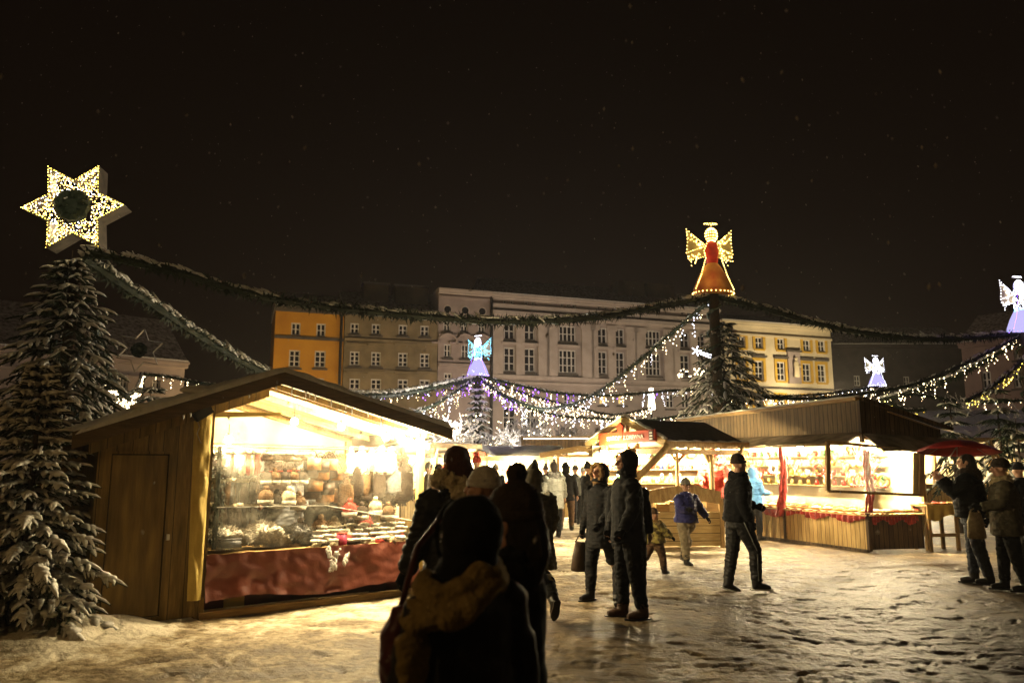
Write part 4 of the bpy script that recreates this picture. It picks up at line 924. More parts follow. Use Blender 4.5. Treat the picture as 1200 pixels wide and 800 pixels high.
FC = facing(470, 612, 546, 606); C_ = booth('market_stall', 'far stall with a glowing canvas front seen past the right corner of the near stall', FC, FC.L, 2.0, 2.05, .25, 'mono', .35, bulbs=3, br=.07, bm='bulb_hot')
FE = facing(590, 594, 660, 594)
FD = facing(655, 607, 712, 608); D_ = booth('market_stall', 'far stall under a sagging dark canopy left of the kiosk with the orange red sign', FD, FD.L, 1.8, 2.0, .22, 'y', .5, bulbs=2, br=.08, nposts=2, snow_t=.02)
for fr, n_, lab_, gseed in ((FA, 16, 'far gabled stall', 1), (FB, 16, 'long far stall', 2), (FD, 8, 'sagging canopy stall', 3), (FC, 8, 'glowing canvas stall', 4)):
    r_ = random.Random(gseed)
    for i in range(n_):
        k = r_.choice(['ball', 'wreath', 'toy', 'cup']); kc = r_.choice(['red', 'gold', 'straw', 'green', 'white']); s = fr.L * (i + .5) / n_
        if k in ('toy', 'cup'): z = .962; n = -.3
        else: z = r_.choice([1.85, 1.65, 1.45]); n = -.9
        if k in ('toy', 'cup'): nm = {'toy': 'wooden toy', 'cup': 'mug'}[k]; l = f'{kc} {nm} on the counter of the {lab_}, {ORD[i]} good from the left'
        else: nm = {'ball': 'bauble', 'wreath': 'wreath'}[k]; l = f'{kc} {nm} hung inside the {lab_}, {ORD[i]} good from the left'
        w = fr.w(s, n, z); place(f'{k}_{kc}', w, fr.ang, 1.5, l, nm, f'{kc} {nm}s of the {lab_}')

# ------------------------------------------------------------------ kiosk with the orange red sign
KW = facing(757, 643, 847, 642)
kiosk = thing('gabled_kiosk', 'open wooden kiosk with a gable roof and an orange red sign board', 'market stall', KW.w(0, 0, 0), KW.ang)
KG = Frame(G(692, 632), G(785, 645)); kl = kiosk.matrix_world
km = (Matrix.Translation(KW.w(0, 0, 0)) @ Matrix.Rotation(KW.ang, 4, 'Z')).inverted()
def kp(u, n, z): return km @ KG.w(u, n, z)                 # roof frame -> kiosk frame
zE = KG.hit(785, 519)[1]; zA = KG.hit(735, 491)[1]; u0, u1 = -.05, KG.L + .0; um = KG.hit(733, 495)[0]; D2 = 2.35
b = MB(); 
for a_, c_ in ((u0, um), (um, u1)):
    za, zc_ = (zE if a_ == u0 else zA), (zA if c_ == um else zE)
    v = [kp(a_, 0, za), kp(c_, 0, zc_), kp(c_, -D2, zc_), kp(a_, -D2, za)]; v += [p + Vector((0, 0, -.05)) for p in v]
    b.add(v, [(0, 1, 2, 3), (7, 6, 5, 4), (0, 4, 5, 1), (1, 5, 6, 2), (2, 6, 7, 3), (3, 7, 4, 0)])
ro = b.build('roof', 'shingle', kiosk)
b = MB()
for a_, c_, za, zc_ in ((u0, um, zE, zA), (um, u1, zA, zE)):     # snow-laden verge boards
    b.bar(kp(a_, .03, za + .0), kp(c_, .03, zc_ + .0), .07, .14)
b.build('verge_board', 'pale_boards_flat', kiosk)
b = MB()
for a_, c_, za, zc_ in ((u0, um, zE, zA), (um, u1, zA, zE)):
    pts = [kp(a_ + (c_ - a_) * t, .02, za + (zc_ - za) * t + .10 + .012 * math.sin(t * 23)) for t in np.linspace(0, 1, 14)]; b.tube(pts, .055, 7, .6)
b.build('verge_snow', 'snow', ro, True)
b = MB(); n_ = 30                                             # scalloped eave board on the long side with snow lip
for i in range(n_):
    t0, t1 = i / n_, (i + 1) / n_; d = .03 * abs(math.sin(i * 1.05)); b.add([kp(u1 + .01, -D2 * t0, zE + .04), kp(u1 + .01, -D2 * t1, zE + .04), kp(u1 + .01, -D2 * t1, zE - .07 - d), kp(u1 + .01, -D2 * t0, zE - .07 - d), kp(u1 + .03, -D2 * t0, zE + .04), kp(u1 + .03, -D2 * t1, zE + .04), kp(u1 + .03, -D2 * t1, zE - .07 - d), kp(u1 + .03, -D2 * t0, zE - .07 - d)], [(3, 2, 1, 0), (4, 5, 6, 7), (0, 1, 5, 4), (2, 3, 7, 6)])
b.build('eave_board', 'timber', kiosk)
MB().tube([kp(u1 - .03, -D2 * t, zE + .05 + .012 * math.sin(t * 40)) for t in np.linspace(0, 1, 24)], .04, 6, .6).build('eave_snow', 'snow', ro, True)
MB().bar(kp(u0, -.06, zE - .16), kp(u1, -.06, zE - .16), .08, .12).build('tie_beam', 'timber_x', kiosk)
MB().bar(kp(u1 - .05, -.1, zE - .17), kp(u1 - .05, -D2, zE - .17), .08, .10).build('wall_plate', 'timber_x', kiosk)
MB().bar(kp(um, -.06, zE - .1), kp(um, -.06, zA - .1), .06, .06).bar(kp(um - .1, -.06, zE - .1), kp(um + .35, -.06, zA - .35), .05, .05).build('king_post', 'timber', kiosk)
b = MB(); b.add([kp(u0 + .1, -.25, zE - .1), kp(u1 - .1, -.25, zE - .1), kp(um, -.25, zA - .12)], [(0, 1, 2)]); b.add([kp(u0 + .1, -.26, zE - .1), kp(u1 - .1, -.26, zE - .1), kp(um, -.26, zA - .12)], [(2, 1, 0)]); b.build('gable_canvas', 'canvas_cream', kiosk)
# sign
ul, zl = KG.hit(704, 515, .12); ur, zr_ = KG.hit(769, 510, .12)
sg_c = kp((ul + ur) / 2, .13, (zl + zr_) / 2); dsg = kp(ur, .13, zr_) - kp(ul, .13, zl); sa = math.atan2(dsg.y, dsg.x); sl_ = dsg.length
sign = MB().box(-sl_ / 2, sl_ / 2, -.02, .02, -.125, .125).build('sign_board', 'sign_red', kiosk); sign.location = sg_c; sign.rotation_euler = (0, -math.asin(dsg.z / sl_), sa)
letters('WYROBY Z DREWNA', .125, 'letter_white', sign, (-.05, -.026, .0))
em = MB().box(-.07, .07, -.006, .0, -.105, .105).build('emblem', 'maroon_bag', sign); em.location = (sl_ / 2 - .12, -.022, 0)
for dz in (-.06, 0, .06): MB().box(-.045, .045, -.009, -.0065, dz - .012, dz + .012).build('emblem_mark', 'letter_white', em)
b = MB().box(-.08, .08, -.02, .02, -.17, .10).prism([(-.12, .10), (.12, .10), (0, .2)], -.03, .03); o = b.build('apex_plaque', 'sign_red', kiosk); o.location = kp(um, .14, zA - .27); o.rotation_euler.z = KG.ang - KW.ang
# posts and braces of round timber
def logp(px0, py0, n0, px1, py1, n1, r, fr=KW):
    a, za = fr.hit(px0, py0, n0); c, zc_ = fr.hit(px1, py1, n1); return MB().tube([(a, -n0, za), ((a + c) / 2 + .01, -(n0 + n1) / 2, (za + zc_) / 2), (c, -n1, zc_)], [r, r * .95, r], 10)
logp(784, 522, .35, 743, 563, .1, .075).build('brace', 'log', kiosk, True)
a, za = KW.hit(742, 555, .08); MB().tube([(a, -.08, 0), (a, -.08, zE - .1)], .07, 10).build('post', 'log', kiosk, True)
a, za = KW.hit(704, 555, -.9); MB().tube([(a, .9, 0), (a, .9, zE - .05)], .025, 8).build('post', 'log', kiosk, True)
for px in (794, 834): a, za = KW.hit(px, 560, -.5); MB().tube([(a, .5, 0), (a, .5, zE - .1)], .045 if px == 794 else .06, 10).build('post', 'log', kiosk, True)
logp(780, 524, -.5, 794, 541, -.5, .03).build('brace', 'log', kiosk, True); logp(808, 524, -.5, 794, 541, -.5, .03).build('brace', 'log', kiosk, True)
logp(819, 520, -.5, 833, 543, -.5, .045).build('brace', 'log', kiosk, True); logp(872, 520, -.2, 862, 540, -.2, .05).build('brace', 'log', kiosk, True)
# boarded counter with the arched board
L_ = KW.L; zt = KW.hit(800, 600)[1]; za0 = KW.hit(800, 585)[1]; za1 = KW.hit(800, 570)[1]
MB().box(0, L_, 0, .03, .05, zt).build('counter_front', 'pale_boards_flat', kiosk)
MB().box(0, L_, .031, .5, zt - .03, zt).build('counter_top', 'pale_boards_flat', kiosk)
for x in (0, L_): MB().box(x - .04, x + .04, -.035, .03, 0, za0 + .03).build('counter_post', 'timber', kiosk)
top = [(x, za1 - .10 + .12 * math.sin(math.pi * (x / L_))) for x in np.linspace(0, L_, 15)]; bot = [(x, za0 - .10 + .09 * math.sin(math.pi * (x / L_))) for x in np.linspace(L_, 0, 15)]
MB().prism(bot[::-1] + top[::-1], -.03, 0).build('arched_board', 'log', kiosk)
x_, _ = KW.hit(757, 600); MB().box(0, .03, .03, 1.2, .05, zt).build('counter_side', 'pale_boards_flat', kiosk); MB().box(L_ - .03, L_, .03, 1.2, .05, zt).build('counter_side', 'pale_boards_flat', kiosk)
xb_ = -.7; MB().box(xb_, L_ + .6, 1.75, 1.79, .05, zE).build('back_wall', 'canvas_cream', kiosk)
for z in (.95, 1.25, 1.55): MB().box(xb_, L_ + .6, 1.5, 1.74, z, z + .025).build('shelf', 'timber_x', kiosk)
for x in (-.6, .2, 1.0, 1.7): bulb(kiosk, (x, .9, zE - .2), .07, 'bulb_hot')
MB().tube([(x_ - .05, .3, zE - .15), (x_ - .15, .25, 1.3), (x_ - .28, .2, .6)], .008, 5).build('cord', 'dark_metal', kiosk)
r_ = random.Random(5); ORD = ['first', 'second', 'third', 'fourth', 'fifth', 'sixth', 'seventh', 'eighth', 'ninth', 'tenth', 'eleventh', 'twelfth', 'thirteenth', 'fourteenth', 'fifteenth', 'sixteenth', 'seventeenth', 'eighteenth', 'nineteenth', 'twentieth', 'twenty first', 'twenty second', 'twenty third', 'twenty fourth', 'twenty fifth', 'twenty sixth', 'twenty seventh', 'twenty eighth', 'twenty ninth', 'thirtieth']
for ri, (z, kinds, rn) in enumerate(((.975, ('toy', 'cup', 'tray'), 'bottom shelf'), (1.275, ('toy', 'cup'), 'middle shelf'), (1.575, ('toy', 'cup'), 'top shelf'), (2.0, ('wreath', 'ball'), 'hanging row'))):
    for i in range(15):
        k = r_.choice(kinds); kc = r_.choice(['straw', 'red', 'green', 'gold', 'straw', 'blue', 'white']); x = xb_ + .15 + (L_ + 1.4) * i / 15
        place(f'{k}_{kc}', KW.w(x, -1.6 if z < 1.9 else -1.3, z), KW.ang + r_.uniform(-.4, .4), 1.35 if k != 'tray' else .6, f'{kc} {dict(toy="wooden doll", cup="mug", tray="tray", wreath="wreath", ball="bauble")[k]}, {ORD[i]} from the left in the {rn} of the sign kiosk', dict(toy='wooden toy', cup='mug', tray='tray', wreath='wreath', ball='bauble')[k], 'goods of the kiosk with the sign')
for i, (px, kc) in enumerate(((775, 'ginger'), (790, 'pale'), (812, 'pale'), (832, 'ginger'))):
    s, _ = KW.hit(px, 598, -.25); o = MB().box(-.14, .14, -.12, .12, 0, .16 + .05 * (i % 2)).build('crate', 'pale_boards_flat' if kc == 'pale' else 'timber_x'); o.location = KW.w(s, -.25, zt + .002); o.rotation_euler.z = KW.ang + .05 * i; tag(o, f'pale wooden crate on the kiosk counter under the arch, {ORD[i]} from the left', 'crate', 'crates on the kiosk counter')

# ------------------------------------------------------------------ long right stall
R1 = Frame(G(885, 629), G(1020, 647)); R2 = Frame(G(1020, 647), G(1122, 644))
rs = thing('corner_stall', 'long corner stall with tall plank parapet, pale boarded counter and red valance', 'market stall', R1.w(R1.L, 0, 0), R1.ang)
rm = (Matrix.Translation(R1.w(R1.L, 0, 0)) @ Matrix.Rotation(R1.ang, 4, 'Z')).inverted()
def rp1(s, n, z): return rm @ R1.w(s, n, z)
def rp2(s, n, z): return rm @ R2.w(s, n, z)
def face(b, ps, thick):
    """planar polygon given thickness along vector"""
    k = len(ps); v = list(ps) + [p + thick for p in ps]
    return b.add(v, [tuple(range(k)), tuple(range(2 * k - 1, k - 1, -1))] + [(i, i + k, (i + 1) % k + k, (i + 1) % k) for i in range(k)])
n1 = (rm.to_3x3() @ R1.n); n2 = (rm.to_3x3() @ R2.n)
sL, _ = R1.hit(800, 600); zP0 = R1.hit(800, 494)[1]; zP1 = R1.hit(1006, 469)[1]; zpb0 = R1.hit(830, 510)[1] ; zpb = 2.22
# parapet boards (front and side)
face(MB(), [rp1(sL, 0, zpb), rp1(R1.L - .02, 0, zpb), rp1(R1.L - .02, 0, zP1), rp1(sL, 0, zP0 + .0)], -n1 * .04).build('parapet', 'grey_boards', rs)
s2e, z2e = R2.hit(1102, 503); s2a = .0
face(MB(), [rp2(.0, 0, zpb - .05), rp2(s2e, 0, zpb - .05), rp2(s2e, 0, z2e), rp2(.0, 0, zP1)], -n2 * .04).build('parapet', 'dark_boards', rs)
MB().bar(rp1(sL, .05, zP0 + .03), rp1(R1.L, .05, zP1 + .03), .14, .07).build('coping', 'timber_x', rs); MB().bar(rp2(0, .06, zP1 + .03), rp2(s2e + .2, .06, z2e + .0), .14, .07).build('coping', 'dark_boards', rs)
MB().tube([rp1(sL + (R1.L - sL) * t, .03, zP0 + (zP1 - zP0) * t + .085 + .008 * math.sin(t * 50)) for t in np.linspace(0, 1, 40)], .06, 6, .45).build('coping_snow', 'snow', rs, True)
MB().bar(rp1(R1.L + .0, .01, zpb - .1), rp1(R1.L + .0, .01, zP1), .07, .07).build('corner_post', 'dark_boards', rs)
# thin lit edge strip on the side
MB().bar(rp2(*[R2.hit(1040, 482, .09)[i] if i == 0 else .09 for i in (0, 1)], R2.hit(1040, 482, .09)[1]), rp2(R2.hit(1100, 503, .09)[0], .09, R2.hit(1100, 503, .09)[1]), .02, .02).build('edge_trim', 'timber_x', rs)
# awnings
zaw = R1.hit(960, 521, .7)[1]
face(MB(), [rp1(sL, .0, zpb + .1), rp1(R1.L, .0, zpb + .1), rp1(R1.L + .25, .75, zaw), rp1(sL, .75, zaw)], Vector((0, 0, -.03))).build('awning', 'awning', rs)
zs = R2.hit(1060, 527, .6)[1]
face(MB(), [rp2(0.0, .0, zpb + .08), rp2(R2.L + .3, .0, zpb - .02), rp2(R2.L + .35, .6, zs + .02), rp2(-.12, .72, zs)], Vector((0, 0, -.03))).build('awning', 'awning', rs)
b = MB().tube([rp1(sL + (R1.L + .2 - sL) * t, .76, zaw + .01 + .008 * math.sin(t * 60)) for t in np.linspace(0, 1, 30)], .03, 6); b.build('awning_hem', 'awning', rs, True)
# roof behind the parapets
face(MB(), [rp1(sL, -.05, 2.45), rp1(R1.L - .05, -.05, 2.45), rp1(R1.L - .05, -1.9, 2.3), rp1(sL, -1.9, 2.3)], Vector((0, 0, -.04))).build('roof', 'shingle', rs)
# boarded counters
zc1 = R1.hit(1018, 603)[1]; s890, _ = R1.hit(884, 629); s918, _ = R1.hit(921, 630)
face(MB(), [rp1(s890, 0, .05), rp1(s918 - .03, 0, .05), rp1(s918 - .03, 0, zc1), rp1(s890, 0, zc1)], -n1 * .03).build('counter_front', 'pale_boards', rs)
face(MB(), [rp1(s918 + .03, 0, .05), rp1(R1.L - .02, 0, .05), rp1(R1.L - .02, 0, zc1), rp1(s918 + .03, 0, zc1)], -n1 * .03).build('counter_front', 'pale_boards', rs)
MB().bar(rp1(s918, .0, .04), rp1(s918, .0, zc1), .05, .05).build('counter_post', 'dark_boards', rs); MB().bar(rp1(R1.L, .0, .02), rp1(R1.L, .0, zc1 + .03), .07, .07).build('corner_post', 'dark_boards', rs)
s85, _ = R2.hit(1084, 645)
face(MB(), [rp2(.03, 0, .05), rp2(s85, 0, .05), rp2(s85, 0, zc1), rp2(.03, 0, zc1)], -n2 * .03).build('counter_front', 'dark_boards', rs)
face(MB(), [rp1(sL, 0.06, zc1 + .002), rp1(R1.L, .06, zc1 + .002), rp1(R1.L, -.7, zc1 + .05), rp1(sL, -.7, zc1 + .05)], Vector((0, 0, -.03))).build('counter_top', 'pale_boards_flat', rs)
face(MB(), [rp2(.0, 0.06, zc1 + .006), rp2(s85 + .5, .06, zc1 + .006), rp2(s85 + .5, -.8, zc1 + .05), rp2(.0, -.8, zc1 + .05)], Vector((0, 0, -.03))).build('counter_top', 'pale_boards_flat', rs)
MB().bar(rp1(s890, .04, .025), rp1(R1.L, .04, .025), .08, .05).build('plinth', 'dark_boards', rs)
# walls inside
WB_ = 1.35
face(MB(), [rp1(sL, -WB_, .3), rp1(R1.L + .2, -WB_, .3), rp1(R1.L + .2, -WB_, 2.3), rp1(sL, -WB_, 2.3)], -n1 * .03).build('back_wall', 'canvas_cream', rs)
face(MB(), [rp2(.9, -1.2, .3), rp2(R2.L + .35, -1.2, .3), rp2(R2.L + .35, -1.2, 2.2), rp2(.9, -1.2, 2.2)], -n2 * .03).build('back_wall', 'canvas_cream', rs)
for z in (1.2, 1.42, 1.64, 1.86): MB().bar(rp1(sL + .1, -WB_ + .14, z), rp1(R1.L - .6, -WB_ + .14, z), .24, .02).build('shelf', 'timber_x', rs)
for z in (1.15, 1.35, 1.55, 1.75): MB().bar(rp2(1.0, -1.07, z), rp2(R2.L + .2, -1.07, z), .22, .02).build('shelf', 'timber_x', rs)
for px in (1084,):
    s, _ = R2.hit(px, 600); MB().bar(rp2(s, 0, 0), rp2(s, 0, zpb), .06, .06).build('post', 'timber', rs)
s, _ = R1.hit(970, 600); 
# bulbs
for t in (.04, .2, .36, .52, .68, .84): bulb(rs, rp1(sL + (R1.L - sL) * t, -.25, 2.06), .065, 'bulb_white')
for s in (.45, 1.0, 1.55): bulb(rs, rp2(s, -.3, 2.0), .065, 'bulb_white')
# gathered red drapes and ruffled valance
def drape(pts, w0, w1, name='drape', m='red_cloth', n=24):
    b = MB(); pts = [Vector(p) for p in pts]
    for k_ in range(4):
        q = []; 
        for i in range(n + 1):
            t = i / n; f = t * (len(pts) - 1); j = min(int(f), len(pts) - 2); p_ = pts[j].lerp(pts[j + 1], f - j)
            q.append(p_ + Vector((math.sin(k_ * 1.9 + t * 3) * .05, math.cos(k_ * 2.3) * .03, 0)))
        b.tube(q, [(w0 + (w1 - w0) * (i / n)) * (1 + .35 * math.sin(i * 1.3 + k_)) for i in range(n + 1)], 7, 1)
    return b.build(name, m, rs, True)
def r1p(px, py, n): s, z = R1.hit(px, py, n); return rp1(s, n, z)
def r2p(px, py, n): s, z = R2.hit(px, py, n); return rp2(s, n, z)
drape([r1p(914, 520, .05), r1p(918, 545, .05), r1p(917, 575, .08), r1p(914, 604, .05)], .028, .05)
drape([r2p(1015, 528, .12), r2p(1016, 556, .12), r2p(1020, 575, .12), r2p(1018, 600, .1)], .035, .025)
def valance(p0, p1, nrm, drop, n=70, seed=0):
    vs = []; fs = []; rows = 6
    for j in range(rows + 1):
        for i in range(n + 1):
            t = i / n; u = j / rows; p_ = Vector(p0).lerp(Vector(p1), t); a = .5 + .5 * math.sin(t * 5 * math.pi + seed)
            vs.append(p_ + nrm * (.05 + .03 * math.sin(t * 95) * u + .02 * noise.noise(Vector((t * 20, u * 3, seed)))) + Vector((0, 0, -drop * u * (.6 + .5 * a) + .01 * math.sin(t * 60))))
    for j in range(rows):
        for i in range(n): a = j * (n + 1) + i; fs.append((a, a + n + 1, a + n + 2, a + 1))
    MB().add(vs, fs).build('valance', 'red_cloth', rs, True)
valance(rp1(sL + 1.0, 0, zc1 + .02), rp1(s918, 0, zc1 + .02), n1, .2, 40); valance(rp1(s918 + .1, 0, zc1 + .02), rp1(R1.L, 0, zc1 + .01), n1, .17, 90, 2); valance(rp2(.05, 0, zc1 + .02), rp2(s85 - .15, 0, zc1 + .0), n2, .19, 50, 1)
# open hatch: framed clear flap hanging in front of the corner
hp = [r2p(970, 517, .62), r2p(1080, 529, .62), r2p(1079, 580, .62), r2p(970, 575, .62)]
b = MB(); 
for i, w in enumerate((.05, .12, .06, .09)): b.bar(hp[i], hp[(i + 1) % 4], .05 if i % 2 else w, w if i % 2 else .05)
hf = b.build('hatch_frame', 'timber', rs); b = MB(); b.add(hp, [(3, 2, 1, 0)]); b.build('hatch_film', 'window_film', hf)
xh, zh = R2.hit(1076, 553, .6); face(MB(), [r2p(1070, 530, .6), r2p(1083, 531, .6), r2p(1083, 582, .6), r2p(1070, 581, .6)], -n2 * .02).build('hatch_canvas', 'canvas_yellow', hf)
# goods: shelves of hearts, mugs and trays
r_ = random.Random(21)
KN = dict(toy='wooden doll', cup='mug', tray='tray', wreath='wreath', ball='bauble', heart='gingerbread heart'); KCAT = dict(toy='wooden toy', cup='mug', tray='tray', wreath='wreath', ball='bauble', heart='gingerbread')
def good(k, kc, w, ang, sc, l, grp): place(f'{k}_{kc}', w, ang, sc, l, KCAT[k], grp)
for ri, z in enumerate((1.21, 1.43, 1.65, 1.87)):
    rn = ('lowest', 'second', 'third', 'top')[ri]
    for i in range(20):
        s = sL + .2 + (R1.L - sL - .9) * i / 20; k = ('toy', 'cup', 'cup', 'toy')[ri] if r_.random() < .7 else 'cup'; kc = r_.choice([['straw', 'gold', 'red'], ['straw', 'gold', 'red', 'white'], ['white', 'straw', 'gold'], ['white', 'red', 'green']][ri])
        w = R1.w(s, -WB_ + .14, z + .002); good(k, kc, w, R1.ang + r_.uniform(-.4, .4), 1.3, f'{kc} {KN[k]}, {ORD[i]} from the left on the {rn} shelf of the corner stall', 'goods on the shelves of the corner stall')
for i in range(17):
    s = sL + .3 + (R1.L - sL - .5) * i / 17; kc = r_.choice(['straw', 'gold', 'straw', 'red', 'white']); w = R1.w(s, -.18, zc1 + .03); good('tray', kc, w, R1.ang, .72, f'box of {kc} goods, {ORD[i]} from the left at the pale counter front edge', 'trays on the pale counter')
    w = R1.w(s + .05, -.48, zc1 + .06); kc = r_.choice(['straw', 'gold', 'straw']); good('tray', kc, w, R1.ang, .72, f'box of {kc} goods, {ORD[i]} from the left at the pale counter rear', 'trays in the rear row of the pale counter')
for i in range(24):
    s = sL + .3 + (R1.L - sL - .3) * i / 24; k = r_.choice(['heart', 'heart', 'ball', 'wreath']); kc = r_.choice(['red', 'brown']) if k == 'heart' else r_.choice(['gold', 'red', 'straw', 'white']); z = 1.95 - .22 * (i % 3) + (0 if k != 'heart' else -.1)
    w = R1.w(s, -.75, z); good(k, kc, w, R1.ang + r_.uniform(-.3, .3), 1.15, f'{kc} {KN[k]}, {ORD[i]} from the left of those hanging in the corner stall', 'goods hanging in the corner stall')
for ri, z in enumerate((1.16, 1.36, 1.56, 1.76)):
    for i in range(9):
        k = r_.choice(['cup', 'toy']); kc = r_.choice(['white', 'white', 'straw', 'red']); w = R2.w(1.02 + .12 * i, -1.07, z + .002); good(k, kc, w, R2.ang, 1.1, f'{kc} {KN[k]}, {ORD[i]} from the left on the {("lowest", "second", "third", "top")[ri]} shelf behind the umbrella', 'goods on the side shelves behind the umbrella')
for i in range(8):
    kc = r_.choice(['red', 'white', 'red', 'straw']); w = R2.w(.12 + .23 * i, -.2, zc1 + .03); good('tray', kc, w, R2.ang, .62, f'box of {kc} goods, {ORD[i]} from the left on the dark side counter', 'trays on the dark side counter')
for i in range(18):
    r_c = i % 3; k = ('heart', 'wreath', 'ball')[(i + r_c) % 3]; kc = r_.choice(['red', 'brown']) if k == 'heart' else r_.choice(['gold', 'red', 'straw', 'green']); w = R2.w(.22 + .15 * (i // 3), -.7, (1.98, 1.74, 1.5)[r_c]); good(k, kc, w, R2.ang + r_.uniform(-.3, .3), 1.05, f'{kc} {KN[k]}, {ORD[i // 3]} from the left in the {("top", "middle", "bottom")[r_c]} hanging row at the stall corner', 'goods hanging at the stall corner')
# side table
tb = thing('side_table', 'rough wooden table with an olive cloth at the right end of the corner stall', 'table', R2.w(R2.hit(1102, 643)[0], .15, 0), R2.ang)
hw = .32; ztb = .86
MB().box(-hw - .05, hw + .05, -.02, .45, ztb, ztb + .03).build('table_top', 'timber_x', tb)
for x in (-hw, hw):
    for y in (.0, .4): MB().box(x - .03, x + .03, y, y + .05, 0, ztb).build('leg', 'timber', tb)
MB().box(-hw + .03, hw - .03, .0, .03, .28, .34).build('rail', 'timber_x', tb)
vs = []; fs = []
for j in range(9):
    for i in range(25): t = i / 24; u = j / 8; vs.append((-hw - .07 + (2 * hw + .14) * t, -.035 - .02 * math.sin(t * 22) * u, ztb + .034 - .3 * u * (.85 + .2 * math.sin(t * 7))))
for j in range(8):
    for i in range(24): a = j * 25 + i; fs.append((a, a + 25, a + 26, a + 1))
MB().add(vs, fs).build('cloth', 'canvas_yellow', tb, True)
for i, (dx, kc) in enumerate(((-.26, 'white'), (-.05, 'red'), (.16, 'red'), (.3, 'straw'))):
    w = R2.w(R2.hit(1102, 643)[0] + dx, .0, ztb + .035); good('tray', kc, w, R2.ang, .55, f'box of {kc} goods, {ORD[i]} from the left on the rough side table', 'boxes on the side table')
# leaning trellis and big snowy roof to the right
tl = thing('leaning_trellis', 'light wooden lattice leaning beside the corner stall behind the red umbrella', 'trellis', P(1163, 600, 14.2) * 1)
tl.location.z = 0; a0 = P(1156, 518, 14.0) - tl.location; a1 = P(1178, 560, 13.6) - tl.location; b0 = a0 + Vector((.22, .25, .05)); b1 = a1 + Vector((.3, .3, .0)); a1.z = 0.05; b1.z = .05; a1.x += .5; b1.x += .5
MB().bar(a0, a1, .05, .05).build('rail', 'timber', tl); MB().bar(b0, b1, .04, .04).build('rail', 'timber', tl)
b = MB(); 
for i in range(12): t0, t1 = i / 12, (i + 1) / 12; b.bar(a0.lerp(a1, t0), b0.lerp(b1, t1), .02, .015); b.bar(b0.lerp(b1, t0), a0.lerp(a1, t1), .02, .015)
b.build('lattice', 'timber', tl)
FR = facing(1075, 598, 1260, 600); R_ = booth('market_stall', 'big stall roof white with snow behind the little firs at the right edge', FR, FR.L, 5, 2.6, 1.15, 'x', .4, bulbs=2, br=.07, snow_t=.08)
emis('glow_white', (1, .95, .85), 14)
FG = facing(1000, 592, 1100, 592); G_ = booth('market_stall', 'far stall glowing white just above the dark side gable of the corner stall', FG, FG.L, 2.5, 3.3, .5, 'x', .3, bulbs=3, br=.11, counter=False)

